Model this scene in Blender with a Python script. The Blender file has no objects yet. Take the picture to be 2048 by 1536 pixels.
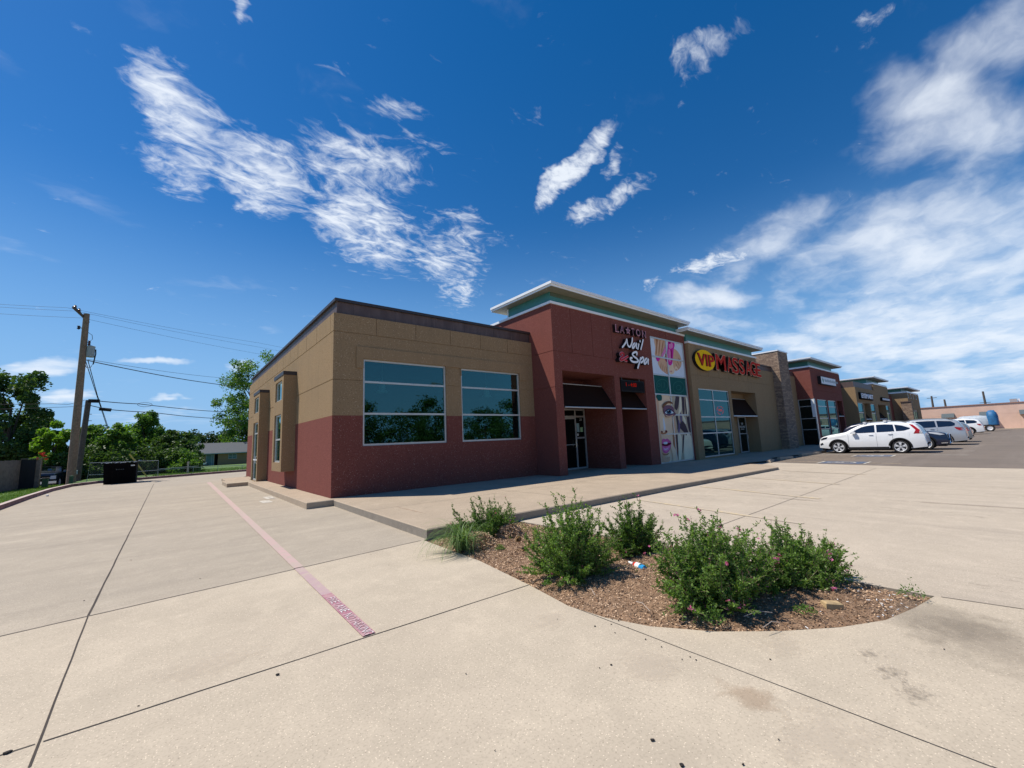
import bpy, math, random
from mathutils import Vector, Matrix
S = bpy.context.scene
COL = S.collection
R = random.Random(7)
# ------------------------------------------------------------------ camera (solved from the facade's vanishing points)
CAMH = 1.55
FPX = 819.939
CR = Vector((0.773166, -0.632748, -0.042949)); CU = Vector((-0.053258, -0.132261, 0.989783)); CF = Vector((0.631964, 0.762979, 0.135958))
CP = Vector((0, 0, CAMH))
def ray(x, y): return CR*((x-1024)/FPX) - CU*((y-768)/FPX) + CF
def PZ(x, y, z=0.0):
    d = ray(x, y); return CP + d*((z-CAMH)/d.z)
def PY(x, y, Y):
    d = ray(x, y); return CP + d*(Y/d.y)
def PX(x, y, X):
    d = ray(x, y); return CP + d*(X/d.x)
cd = bpy.data.cameras.new('camera'); cam = bpy.data.objects.new('camera', cd); COL.objects.link(cam)
cd.sensor_width = 36; cd.lens = FPX/2048*36; cd.clip_start = 0.05; cd.clip_end = 3000
m = Matrix((CR, CU, -CF)).transposed().to_4x4(); m.translation = CP
cam.matrix_world = m; S.camera = cam
S.view_settings.view_transform = 'Standard'; S.view_settings.look = 'None'
S.view_settings.exposure = .17; S.view_settings.gamma = 1.0
# ------------------------------------------------------------------ mesh helpers
class MB:
    def __init__(s): s.v = []; s.f = []; s.m = []
    def poly(s, pts, m):
        n = len(s.v); s.v += [tuple(p) for p in pts]; s.f.append(tuple(range(n, n+len(pts)))); s.m.append(m)
    def mesh(s, vs, fs, m):
        n = len(s.v); s.v += [tuple(p) for p in vs]
        for f in fs: s.f.append(tuple(i+n for i in f)); s.m.append(m)
    def box(s, x0, x1, y0, y1, z0, z1, m):
        s.hexa([(x0,y0,z0),(x1,y0,z0),(x1,y1,z0),(x0,y1,z0),(x0,y0,z1),(x1,y0,z1),(x1,y1,z1),(x0,y1,z1)], m)
    def hexa(s, p, m): s.mesh(p, [(0,3,2,1),(4,5,6,7),(0,1,5,4),(1,2,6,5),(2,3,7,6),(3,0,4,7)], m)
    def bbox(s, x0, x1, y0, y1, z0, z1, b, m):   # box with chamfered top edges
        p = [(x0,y0,z0),(x1,y0,z0),(x1,y1,z0),(x0,y1,z0),(x0,y0,z1-b),(x1,y0,z1-b),(x1,y1,z1-b),(x0,y1,z1-b),
             (x0+b,y0+b,z1),(x1-b,y0+b,z1),(x1-b,y1-b,z1),(x0+b,y1-b,z1)]
        s.mesh(p, [(0,3,2,1),(0,1,5,4),(1,2,6,5),(2,3,7,6),(3,0,4,7),(4,5,9,8),(5,6,10,9),(6,7,11,10),(7,4,8,11),(8,9,10,11)], m)
    def prism(s, pts, h, m, n=None):     # polygon extruded along a vector
        h = Vector(h); a = [Vector(p) for p in pts]; b = [p+h for p in a]; k = len(a)
        s.mesh(a+b, [tuple(range(k))[::-1], tuple(range(k, 2*k))]+[(i,(i+1)%k,(i+1)%k+k,i+k) for i in range(k)], m)
    def bar(s, a, b, w, h, m, up=(0,0,1)):
        a = Vector(a); b = Vector(b); d = (b-a).normalized(); u = Vector(up)
        if abs(d.dot(u)) > .99: u = Vector((1,0,0))
        x = d.cross(u).normalized()*w/2; y = x.cross(d).normalized()*h/2
        s.hexa([a-x-y,a+x-y,b+x-y,b-x-y,a-x+y,a+x+y,b+x+y,b-x+y], m)
    def tube(s, pts, r, m, n=6, caps=True):
        pts = [Vector(p) for p in pts]; rr = r if isinstance(r, (list, tuple)) else [r]*len(pts)
        vs = []; fs = []
        for i, p in enumerate(pts):
            d = (pts[min(i+1, len(pts)-1)]-pts[max(i-1, 0)]).normalized()
            a = d.cross(Vector((0,0,1)) if abs(d.z) < .9 else Vector((1,0,0))).normalized(); b = d.cross(a)
            for k in range(n):
                t = 2*math.pi*k/n; vs.append(p+(a*math.cos(t)+b*math.sin(t))*rr[i])
        for i in range(len(pts)-1):
            for k in range(n): fs.append((i*n+k, i*n+(k+1)%n, (i+1)*n+(k+1)%n, (i+1)*n+k))
        if caps: fs += [tuple(range(n))[::-1], tuple(range((len(pts)-1)*n, len(pts)*n))]
        s.mesh(vs, fs, m)
    def lathe(s, prof, c, axis, m, n=24):   # prof: (radius, offset along axis)
        c = Vector(c); ax = Vector(axis).normalized()
        a = ax.cross(Vector((0,0,1)) if abs(ax.z) < .9 else Vector((1,0,0))).normalized(); b = ax.cross(a)
        vs = [c+ax*h+(a*math.cos(2*math.pi*k/n)+b*math.sin(2*math.pi*k/n))*r for r, h in prof for k in range(n)]
        fs = [(i*n+k, i*n+(k+1)%n, (i+1)*n+(k+1)%n, (i+1)*n+k) for i in range(len(prof)-1) for k in range(n)]
        s.mesh(vs, fs, m)
    def disc(s, c, axis, r, m, n=24, ry=None):
        c = Vector(c); ax = Vector(axis).normalized()
        a = ax.cross(Vector((0,0,1)) if abs(ax.z) < .9 else Vector((1,0,0))).normalized(); b = ax.cross(a)
        s.poly([c+a*math.cos(2*math.pi*k/n)*r+b*math.sin(2*math.pi*k/n)*(ry or r) for k in range(n)], m)
    def build(s, name, parent=None, smooth=False, loc=None, local=False):
        me = bpy.data.meshes.new(name); vs = s.v
        if loc is not None: vs = [(x-loc[0], y-loc[1], z-loc[2]) for x, y, z in vs]
        elif parent is not None and not local:
            o = parent; off = Vector((0,0,0))
            while o is not None: off = off+o.location; o = o.parent
            if off.length > 0: vs = [(x-off.x, y-off.y, z-off.z) for x, y, z in vs]
        me.from_pydata(vs, [], s.f)
        names = []
        for n in s.m:
            if n not in names: names.append(n)
        for n in names: me.materials.append(M[n])
        if len(names) > 1: me.polygons.foreach_set('material_index', [names.index(n) for n in s.m])
        if smooth: me.polygons.foreach_set('use_smooth', [True]*len(s.f))
        me.update()
        o = bpy.data.objects.new(name, me); COL.objects.link(o)
        if loc is not None: o.location = loc
        if parent is not None: o.parent = parent
        return o
def tag(o, label=None, cat=None, group=None, kind=None):
    if label: o['label'] = label
    if cat: o['category'] = cat
    if group: o['group'] = group
    if kind: o['kind'] = kind
    return o
def empty(name, loc=(0,0,0), label=None, cat=None, group=None):
    o = bpy.data.objects.new(name, None); COL.objects.link(o); o.location = loc; o.empty_display_size = .2
    return tag(o, label, cat, group)
def copy_tree(o, parent=None):
    c = o.copy(); COL.objects.link(c); c.parent = parent
    for ch in [x for x in list(COL.objects) if x.parent is o]: copy_tree(ch, c)
    return c
V3 = Vector
def panel(mb, O, U, V, N, W, H, feats, base, v0=0.0, u0=0.0):
    """A wall face as a grid of cells: every feature (u0,u1,v0,v1,depth,mat) sinks or raises its cells; mat None leaves a hole."""
    O = V3(O); U = V3(U); V = V3(V); N = V3(N)
    us = sorted({u0, W} | {min(max(f[i], u0), W) for f in feats for i in (0, 1)})
    vs = sorted({v0, H} | {min(max(f[i], v0), H) for f in feats for i in (2, 3)})
    st = {}
    for i in range(len(us)-1):
        uc = (us[i]+us[i+1])/2
        for j in range(len(vs)-1):
            vc = (vs[j]+vs[j+1])/2; c = (0.0, base, True)
            for f in feats:
                if f[0] < uc < f[1] and f[2] < vc < f[3]:
                    c = (f[4] if f[4] != 'same' else c[0], (c[1] if f[5] == 'same' else f[5]) if f[5] else c[1], f[5] is not None)
            st[i, j] = c
    P = lambda u, v, d: O+U*u+V*v-N*d
    for (i, j), (d, mt, solid) in st.items():
        a, b, c, e = us[i], us[i+1], vs[j], vs[j+1]
        if solid: mb.poly([P(a,c,d),P(b,c,d),P(b,e,d),P(a,e,d)], mt)
        for (k, l) in ((i+1, j), (i, j+1)):
            if (k, l) in st and abs(st[k, l][0]-d) > 1e-6:
                d2, m2, _ = st[k, l]; mm = mt if d < d2 else m2
                if k > i: mb.poly([P(b,c,d),P(b,c,d2),P(b,e,d2),P(b,e,d)], mm)
                else: mb.poly([P(a,e,d),P(b,e,d),P(b,e,d2),P(a,e,d2)], mm)
# ------------------------------------------------------------------ materials
M = {}
def nt(name):
    m = bpy.data.materials.new(name); m.use_nodes = True; t = m.node_tree; t.nodes.clear()
    out = t.nodes.new('ShaderNodeOutputMaterial'); M[name] = m
    return m, t, out
def N(t, typ, **kw):
    n = t.nodes.new(typ)
    for k, v in kw.items():
        if k in n.inputs.keys(): n.inputs[k].default_value = v
        else: setattr(n, k, v)
    return n
def L(t, a, b): t.links.new(a, b)
def coord(t, scale=(1,1,1), obj=True):
    c = N(t, 'ShaderNodeTexCoord'); mp = N(t, 'ShaderNodeMapping'); mp.inputs['Scale'].default_value = scale
    if obj == 'world':
        g = N(t, 'ShaderNodeNewGeometry'); L(t, g.outputs['Position'], mp.inputs[0])
    else: L(t, c.outputs['Object'], mp.inputs[0])
    return mp.outputs[0]
def noise(t, vec, scale, detail=4, rough=.5):
    n = N(t, 'ShaderNodeTexNoise'); n.inputs['Scale'].default_value = scale; n.inputs['Detail'].default_value = detail
    n.inputs['Roughness'].default_value = rough; L(t, vec, n.inputs['Vector']); return n.outputs['Fac']
def ramp(t, fac, stops):
    r = N(t, 'ShaderNodeValToRGB'); e = r.color_ramp.elements
    while len(e) > len(stops): e.remove(e[-1])
    while len(e) < len(stops): e.new(0.5)
    for x, (p, c) in zip(e, stops): x.position = p; x.color = (*c, 1) if len(c) == 3 else c
    L(t, fac, r.inputs[0]); return r.outputs[0]
def mix(t, a, b, fac, mode='MIX'):
    n = N(t, 'ShaderNodeMix', data_type='RGBA', blend_type=mode)
    for s_, v in ((6, a), (7, b), (0, fac)):
        if isinstance(v, (int, float)): n.inputs[s_].default_value = v
        elif isinstance(v, tuple): n.inputs[s_].default_value = (*v, 1)
        else: L(t, v, n.inputs[s_])
    return n.outputs[2]
def math_(t, op, a, b=None, c=None, clamp=False):
    n = N(t, 'ShaderNodeMath', operation=op, use_clamp=clamp)
    for i, v in enumerate((a, b, c)):
        if v is None: continue
        if isinstance(v, (int, float)): n.inputs[i].default_value = v
        else: L(t, v, n.inputs[i])
    return n.outputs[0]
def bump(t, h, strength, dist=.01):
    b = N(t, 'ShaderNodeBump'); b.inputs['Strength'].default_value = strength; b.inputs['Distance'].default_value = dist
    L(t, h, b.inputs['Height']); return b.outputs[0]
def bsdf(t, out, col, rough=.8, normal=None, **kw):
    b = N(t, 'ShaderNodeBsdfPrincipled'); b.inputs['Roughness'].default_value = rough
    if isinstance(col, tuple): b.inputs['Base Color'].default_value = (*col, 1)
    else: L(t, col, b.inputs['Base Color'])
    for k, v in kw.items(): b.inputs[k.replace('_', ' ')].default_value = v
    if normal is not None: L(t, normal, b.inputs['Normal'])
    L(t, b.outputs[0], out.inputs[0]); return b
def plain(name, col, rough=.6, var=.12, sc=6, bs=0, **kw):
    m, t, o = nt(name); v = coord(t, obj='world'); f = noise(t, v, sc, 5, .6)
    c = mix(t, tuple(x*(1-var) for x in col), tuple(min(1, x*(1+var)) for x in col), ramp(t, f, [(.3,(0,0,0)),(.7,(1,1,1))]))
    bsdf(t, o, c, rough, bump(t, f, bs, .01) if bs else None, **kw); return m
def stucco(name, col, dark, speck=(.5,.42,.36), sc=1.0):
    """pebble-dash: coarse aggregate with pale and dark flecks, rain stains in large patches"""
    m, t, o = nt(name); v = coord(t, obj='world')
    n1 = noise(t, v, 38*sc, 6, .75); n2 = noise(t, v, .7, 4, .6); n3 = noise(t, coord(t, (2.2,2.2,.35), 'world'), 1.3, 5, .6)
    n4 = noise(t, v, 9, 6, .7)
    c = mix(t, dark, col, ramp(t, n1, [(.34,(0,0,0)),(.62,(1,1,1))]))
    c = mix(t, c, tuple(x*.72 for x in col), ramp(t, n4, [(.48,(0,0,0)),(.78,(.7,.7,.7))]))
    c = mix(t, c, tuple(x*.78 for x in col), ramp(t, n2, [(.42,(0,0,0)),(.72,(.75,.75,.75))]))
    c = mix(t, c, tuple(x*.7 for x in col), ramp(t, n3, [(.50,(0,0,0)),(.72,(.6,.6,.6))]))
    vo = N(t, 'ShaderNodeTexVoronoi'); vo.inputs['Scale'].default_value = 46*sc; L(t, v, vo.inputs['Vector'])
    rnd = N(t, 'ShaderNodeSeparateColor'); L(t, vo.outputs['Color'], rnd.inputs[0])
    f = math_(t, 'MULTIPLY', math_(t, 'GREATER_THAN', rnd.outputs[0], .93), math_(t, 'LESS_THAN', vo.outputs['Distance'], .36))
    c = mix(t, c, speck, math_(t, 'MULTIPLY', f, .8))
    f2 = math_(t, 'MULTIPLY', math_(t, 'GREATER_THAN', rnd.outputs[1], .94), math_(t, 'LESS_THAN', vo.outputs['Distance'], .34))
    c = mix(t, c, tuple(x*.25 for x in dark), math_(t, 'MULTIPLY', f2, .8))
    bsdf(t, o, c, .95, bump(t, n1, .55, .012), Specular_IOR_Level=.15); return m
stucco('tan_stucco', (.35,.245,.142), (.235,.15,.078), (.62,.5,.36))
stucco('red_stucco', (.245,.084,.066), (.12,.034,.03), (.5,.33,.28))
def concrete(name, base, dark, streak=(1,1,1), speck=.5, light=None, sscale=1.0):
    m, t, o = nt(name); v = coord(t, obj='world')
    big = noise(t, v, .33, 5, .6); mid = noise(t, coord(t, streak, 'world'), 1.15*sscale, 6, .62); fine = noise(t, v, 60, 3, .6)
    sm = noise(t, v, 5, 6, .7)
    c = mix(t, base, dark, ramp(t, big, [(.38,(0,0,0)),(.68,(.75,.75,.75))]))
    c = mix(t, c, tuple(x*.80 for x in dark), ramp(t, mid, [(.5,(0,0,0)),(.78,(.8,.8,.8))]))
    c = mix(t, c, light or tuple(min(1, x*1.14) for x in base), ramp(t, mid, [(.22,(.8,.8,.8)),(.44,(0,0,0))]))
    c = mix(t, c, tuple(x*.83 for x in base), ramp(t, sm, [(.52,(0,0,0)),(.75,(.55,.55,.55))]))
    c = mix(t, c, tuple(x*.88 for x in base), ramp(t, noise(t, v, 1.7, 7, .7), [(.44,(0,0,0)),(.62,(.7,.7,.7))]))
    c = mix(t, c, tuple(min(1, x*1.13) for x in base), ramp(t, noise(t, v, 2.9, 7, .72), [(.52,(0,0,0)),(.72,(.7,.7,.7))]))
    c = mix(t, c, tuple(x*.62 for x in base), ramp(t, fine, [(.50,(0,0,0)),(.70,(speck*1.15,)*3)]))
    vo = N(t, 'ShaderNodeTexVoronoi'); vo.inputs['Scale'].default_value = 95; L(t, v, vo.inputs['Vector'])
    rnd = N(t, 'ShaderNodeSeparateColor'); L(t, vo.outputs['Color'], rnd.inputs[0])
    f = math_(t, 'MULTIPLY', math_(t, 'GREATER_THAN', rnd.outputs[0], .86), math_(t, 'LESS_THAN', vo.outputs['Distance'], .36))
    c = mix(t, c, tuple(min(1, x*1.4) for x in base), math_(t, 'MULTIPLY', f, .8))
    f = math_(t, 'MULTIPLY', math_(t, 'GREATER_THAN', rnd.outputs[1], .93), math_(t, 'LESS_THAN', vo.outputs['Distance'], .3))
    c = mix(t, c, tuple(x*.4 for x in base), math_(t, 'MULTIPLY', f, .7))
    # scattered dark drip spots and pale scuffs
    vb = N(t, 'ShaderNodeTexVoronoi'); vb.inputs['Scale'].default_value = 1.3; L(t, v, vb.inputs['Vector'])
    rb = N(t, 'ShaderNodeSeparateColor'); L(t, vb.outputs['Color'], rb.inputs[0])
    f = math_(t, 'MULTIPLY', math_(t, 'GREATER_THAN', rb.outputs[0], .8), math_(t, 'LESS_THAN', vb.outputs['Distance'], .022))
    c = mix(t, c, tuple(x*.25 for x in base), math_(t, 'MULTIPLY', f, .75))
    bsdf(t, o, c, .9, bump(t, fine, .22, .004), Specular_IOR_Level=.2); return m
concrete('concrete_front', (.50,.425,.325), (.445,.375,.29), (1,1,1))
concrete('concrete_back', (.405,.347,.272), (.330,.285,.228), (.24,1.2,1), light=(.515,.44,.34))
concrete('concrete_lot', (.49,.415,.325), (.395,.337,.27), (1.8,.32,1), light=(.56,.485,.375))
concrete('concrete_walk', (.43,.345,.255), (.35,.285,.215), (1,1,1), light=(.49,.40,.30))
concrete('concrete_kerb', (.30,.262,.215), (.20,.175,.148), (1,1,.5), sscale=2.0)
def asphalt():
    m, t, o = nt('asphalt'); v = coord(t, obj='world')
    n = noise(t, v, .5, 5, .6); s = noise(t, coord(t, (.06,.9,1), 'world'), 1.0, 4, .6); f = noise(t, v, 40, 3, .7)
    c = mix(t, (.205,.168,.138), (.165,.138,.115), ramp(t, n, [(.35,(0,0,0)),(.7,(1,1,1))]))
    c = mix(t, c, (.24,.20,.168), ramp(t, s, [(.5,(0,0,0)),(.75,(.8,.8,.8))]))
    c = mix(t, c, (.07,.06,.055), ramp(t, f, [(.5,(0,0,0)),(.75,(.6,.6,.6))]))
    bsdf(t, o, c, .9, bump(t, f, .3, .006), Specular_IOR_Level=.2)
asphalt()
def glass(name, base, tint, f0):
    m, t, o = nt(name); d = N(t, 'ShaderNodeBsdfDiffuse'); d.inputs[0].default_value = (*base, 1)
    g = N(t, 'ShaderNodeBsdfGlossy'); g.inputs['Color'].default_value = (*tint, 1); g.inputs['Roughness'].default_value = .015
    nz = noise(t, coord(t, obj='world'), .55, 2, .5); b = bump(t, nz, .12, .02); L(t, b, g.inputs['Normal'])
    fr = N(t, 'ShaderNodeFresnel', IOR=1.45); f = math_(t, 'MULTIPLY_ADD', fr.outputs[0], .8, f0, clamp=True)
    s = N(t, 'ShaderNodeMixShader'); L(t, f, s.inputs[0]); L(t, d.outputs[0], s.inputs[1]); L(t, g.outputs[0], s.inputs[2]); L(t, s.outputs[0], o.inputs[0])
glass('teal_glass', (.004,.018,.02), (.38,.74,.74), .085)
def shop_glass():
    m, t, o = nt('shop_glass'); d = N(t, 'ShaderNodeBsdfTransparent'); d.inputs[0].default_value = (.42,.62,.62,1)
    g = N(t, 'ShaderNodeBsdfGlossy'); g.inputs['Color'].default_value = (.42,.76,.76,1); g.inputs['Roughness'].default_value = .008
    nz = noise(t, coord(t, obj='world'), .5, 2, .5); b = bump(t, nz, .22, .02); L(t, b, g.inputs['Normal'])
    fr = N(t, 'ShaderNodeFresnel', IOR=1.45); f = math_(t, 'MULTIPLY_ADD', fr.outputs[0], .8, .085, clamp=True)
    s = N(t, 'ShaderNodeMixShader'); L(t, f, s.inputs[0]); L(t, d.outputs[0], s.inputs[1]); L(t, g.outputs[0], s.inputs[2]); L(t, s.outputs[0], o.inputs[0])
shop_glass()
glass('side_glass', (.006,.02,.022), (.7,.95,.92), .22)
glass('dark_glass', (.004,.006,.007), (.6,.75,.75), .02)
glass('car_glass', (.008,.010,.014), (.8,.9,1), .07)
plain('aluminium', (.52,.52,.51), .38, .06, 8, Metallic=.35)
plain('white_metal', (.80,.82,.84), .4, .04, 3)
plain('soffit', (.23,.225,.17), .6, .05, 2)
plain('teal_metal', (.055,.215,.19), .42, .08, 2)
def brown_metal():
    m, t, o = nt('brown_metal'); v = coord(t, (1.6,1.6,.5), 'world')
    a = noise(t, v, 2.5, 5, .65); b = noise(t, coord(t, (5,5,.5), 'world'), 2.0, 4, .6)
    c = mix(t, (.072,.045,.042), (.115,.078,.072), ramp(t, a, [(.35,(0,0,0)),(.7,(1,1,1))]))
    c = mix(t, c, (.17,.13,.125), ramp(t, b, [(.58,(0,0,0)),(.8,(.6,.6,.6))]))
    bsdf(t, o, c, .55)
brown_metal()
plain('brown_cap', (.035,.028,.03), .5)
plain('awning_mesh', (.020,.009,.006), .95, .1, 30, Specular_IOR_Level=.1)
plain('band_soffit_reflection', (.085,.115,.075), .6)
plain('mulch_ground', (.21,.13,.078), .95, .4, 14, .8)
plain('black_plastic', (.015,.015,.016), .7, .1, Specular_IOR_Level=.2)
plain('grey_plastic', (.06,.062,.066), .6, .1)
plain('tyre_rubber', (.018,.018,.019), .85, .1)
plain('rim_alloy', (.74,.75,.77), .3, .05, Metallic=.15)
plain('rim_dark', (.05,.05,.055), .4, .05)
plain('red_lens', (.35,.012,.015), .15, .05)
plain('clear_lens', (.5,.52,.55), .12, .05)
plain('chrome', (.7,.72,.74), .15, .03, Metallic=.9)
for n_, c_, me_ in (('paint_white', (.78,.79,.80), 0), ('paint_silver', (.40,.42,.45), .3), ('paint_navy', (.006,.010,.035), .1), ('paint_grey', (.22,.24,.25), .4), ('paint_red', (.16,.02,.02), .1), ('paint_blue_black', (.015,.02,.035), .1)):
    plain(n_, c_, .28, .03, 2, Metallic=me_, Coat_Weight=.6, Coat_Roughness=.06)
plain('roof_shingle', (.105,.112,.118), .95, .18, 9, .3)
plain('brick_tan', (.27,.175,.09), .95, .2, 12, .2)
plain('house_trim', (.30,.34,.34), .7)
plain('curtain_teal', (.10,.17,.165), .8, .3, 5)
plain('wood_pole', (.25,.165,.11), .95, .3, 10, .4)
plain('wood_pole_dark', (.095,.078,.066), .95, .3, 10, .4)
plain('wood_fence', (.16,.135,.115), .95, .25, 6, .3)
plain('black_tarp', (.010,.011,.015), .8)
plain('dumpster_paint', (.004,.004,.005), .95, Specular_IOR_Level=.1)
plain('galvanised', (.36,.38,.38), .5, .1, Metallic=.4)
plain('chain_link', (.13,.15,.14), .6)
plain('wire_black', (.015,.016,.02), .7)
plain('transformer_grey', (.32,.34,.33), .5)
plain('insulator', (.10,.045,.05), .35)
plain('orange_flower', (.62,.08,.03), .8)
plain('yellow_paint', (.62,.44,.10), .8)
plain('green_box', (.045,.10,.05), .8, .3)
plain('grey_box', (.30,.36,.38), .6)
plain('pink_wall', (.70,.48,.38), .9, .08, .6, .1)
plain('pink_trim', (.34,.19,.15), .9)
plain('awning_grey', (.075,.10,.115), .7)
plain('dark_void', (.010,.010,.012), .9)
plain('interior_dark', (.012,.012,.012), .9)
plain('blue_tarp', (.02,.13,.30), .6, .3, 3)
plain('load_grey', (.40,.45,.50), .5, .2, 4)
plain('sign_cream', (.85,.62,.42), .9, Specular_IOR_Level=.05)
plain('sign_red', (.52,.04,.03), .9, .05, Specular_IOR_Level=.05)
plain('sign_yellow', (.95,.56,.02), .9, .05, Specular_IOR_Level=.05)
plain('sign_white', (.86,.88,.92), .8, .03, Specular_IOR_Level=.05)
plain('sign_pink', (.72,.36,.42), .9, .05, Specular_IOR_Level=.05)
plain('sign_rose', (.17,.05,.08), .4, .05)
plain('sign_return', (.008,.005,.008), .5)
plain('ampersand_red', (.55,.03,.05), .9, .05, Specular_IOR_Level=.05)
plain('sign_grey_text', (.30,.36,.38), .6)
plain('sign_green', (.05,.25,.14), .6)
plain('raceway', (.016,.016,.018), .95, Specular_IOR_Level=.05)
plain('brick_chip', (.42,.30,.16), .95, .25, 20, .4)
plain('stake_wood', (.60,.36,.07), .7)
plain('bottle_white', (.80,.82,.84), .35); plain('bottle_blue', (.02,.27,.58), .3); plain('bottle_red', (.62,.05,.03), .4)
plain('fleck_dark', (.02,.016,.014), .9); plain('fleck_white', (.75,.74,.72), .8)
plain('paper_white', (.62,.64,.62), .8); plain('paper_green', (.35,.55,.28), .8); plain('paper_blue', (.30,.45,.45), .8)
plain('ac_grey', (.35,.35,.36), .7)
plain('stain_rust', (.42,.25,.12), .95)
def emis(name, col, s):
    m, t, o = nt(name); e = N(t, 'ShaderNodeEmission'); e.inputs[0].default_value = (*col, 1); e.inputs[1].default_value = s; L(t, e.outputs[0], o.inputs[0])
emis('led_red', (1,.03,.01), .22); emis('neon_red', (1,.10,.12), .35); emis('neon_blue', (.1,.25,1), .25)
# flat inks of the printed window film
for n_, c_ in (('ink_white', (.66,.74,.84)), ('ink_skin', (.66,.42,.28)), ('ink_skin_light', (.80,.62,.44)), ('ink_skin_shade', (.40,.19,.10)), ('ink_magenta', (.60,.04,.34)), ('ink_magenta_deep', (.34,.015,.16)),
               ('ink_pink', (.72,.24,.48)), ('ink_lip', (.62,.14,.34)), ('ink_lip_dark', (.12,.015,.03)), ('ink_brow', (.20,.10,.06)), ('ink_shadow', (.20,.11,.16)), ('ink_black', (.012,.012,.02)), ('ink_iris', (.06,.12,.20)),
               ('ink_hair', (.50,.42,.31)), ('ink_hair_light', (.80,.74,.56)), ('ink_hair_dark', (.085,.065,.08)), ('ink_hair_violet', (.16,.13,.24)), ('ink_teal', (.018,.105,.10)), ('ink_teal_light', (.04,.17,.155)), ('ink_nail', (.62,.34,.28))):
    plain(n_, c_, .9, .05, 3, Specular_IOR_Level=.05)
def stone():
    m, t, o = nt('ledge_stone'); v = coord(t, (1,1,1), 'world')
    b = N(t, 'ShaderNodeTexBrick'); b.inputs['Scale'].default_value = 1.0; b.inputs['Brick Width'].default_value = .46; b.inputs['Row Height'].default_value = .11
    b.inputs['Mortar Size'].default_value = .006; b.inputs['Color1'].default_value = (.22,.15,.11,1); b.inputs['Color2'].default_value = (.42,.30,.21,1); b.inputs['Mortar'].default_value = (.03,.025,.02,1)
    s = N(t, 'ShaderNodeSeparateXYZ'); L(t, v, s.inputs[0]); c = N(t, 'ShaderNodeCombineXYZ')
    w = noise(t, coord(t, (1.5,1.5,4), 'world'), 1.2, 3, .6)
    L(t, math_(t, 'ADD', s.outputs[0], s.outputs[1]), c.inputs[0]); L(t, math_(t, 'MULTIPLY_ADD', w, .10, s.outputs[2]), c.inputs[1]); L(t, c.outputs[0], b.inputs['Vector'])
    n = noise(t, v, 7, 5, .7); col = mix(t, b.outputs[0], (.12,.085,.07), ramp(t, n, [(.4,(0,0,0)),(.7,(.8,.8,.8))]))
    h = math_(t, 'ADD', math_(t, 'MULTIPLY', n, .6), math_(t, 'SUBTRACT', 1, b.outputs[1]))
    bsdf(t, o, col, .95, bump(t, h, .9, .03))
stone()
def paint_line(name, col, wear, under=(.50,.43,.34)):
    m, t, o = nt(name); v = coord(t, obj='world'); n = noise(t, v, 9, 7, .75); n2 = noise(t, v, .9, 4, .6)
    f = math_(t, 'MULTIPLY_ADD', n2, .5, n)
    c = mix(t, col, under, ramp(t, f, [(wear-.12,(0,0,0)),(wear+.12,(1,1,1))]))
    bsdf(t, o, c, .85, Specular_IOR_Level=.2)
paint_line('line_yellow', (.62,.49,.27), .66, (.46,.39,.31)); paint_line('line_pink', (.50,.345,.325), .74, (.43,.36,.30)); paint_line('line_red', (.36,.16,.205), .80, (.46,.31,.30)); paint_line('line_faded', (.43,.30,.31), .80, (.46,.37,.31))
paint_line('line_white', (.66,.62,.61), .79, (.36,.17,.21)); paint_line('line_white_lot', (.6,.57,.5), .85, (.16,.13,.11)); paint_line('line_blue', (.085,.15,.27), .78, (.15,.13,.12)); paint_line('line_yellow_lot', (.60,.46,.30), .78, (.17,.14,.12))
plain('joint_dark', (.055,.043,.035), .95, .3); plain('joint_mid', (.20,.165,.135), .95, .3)
def leaf(name, c1, c2, trans=.35):
    m, t, o = nt(name); g = N(t, 'ShaderNodeNewGeometry'); c = ramp(t, g.outputs['Random Per Island'], [(0, c1), (.6, tuple((a+b)/2 for a, b in zip(c1, c2))), (1, c2)])
    d = N(t, 'ShaderNodeBsdfPrincipled'); d.inputs['Roughness'].default_value = .5; L(t, c, d.inputs['Base Color']); d.inputs['Specular IOR Level'].default_value = .35
    tr = N(t, 'ShaderNodeBsdfTranslucent'); L(t, mix(t, c, (1.25,1.35,.5), 1.0, 'MULTIPLY'), tr.inputs[0])
    s = N(t, 'ShaderNodeMixShader'); s.inputs[0].default_value = trans; L(t, d.outputs[0], s.inputs[1]); L(t, tr.outputs[0], s.inputs[2]); L(t, s.outputs[0], o.inputs[0])
leaf('leaf_dark', (.038,.082,.022), (.11,.185,.045), .38); leaf('leaf_mid', (.06,.135,.026), (.17,.29,.055), .42); leaf('leaf_bright', (.10,.21,.02), (.25,.40,.05), .5)
leaf('leaf_sage', (.085,.17,.035), (.25,.39,.09), .45); leaf('leaf_blade', (.09,.17,.05), (.22,.32,.12)); leaf('grass_blade', (.075,.14,.02), (.17,.26,.05)); leaf('leaf_far', (.03,.065,.03), (.065,.12,.05))
leaf('petal_pink', (.42,.07,.20), (.70,.24,.42), .3); leaf('bud_maroon', (.10,.02,.045), (.22,.06,.10), .2); leaf('dead_leaf', (.30,.17,.09), (.52,.36,.22), .2)
leaf('mulch_chip', (.25,.145,.08), (.74,.52,.34), .0); leaf('mulch_dark', (.12,.065,.038), (.40,.25,.15), .0)
plain('twig', (.17,.125,.09), .9, .2, 30); plain('twig_pale', (.40,.34,.29), .9, .2, 30); plain('bark', (.075,.058,.043), .95, .3, 6, .4)
plain('lawn', (.085,.155,.028), .95, .3, 2, .3); plain('soil', (.12,.13,.045), .95, .4, .3)
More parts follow.
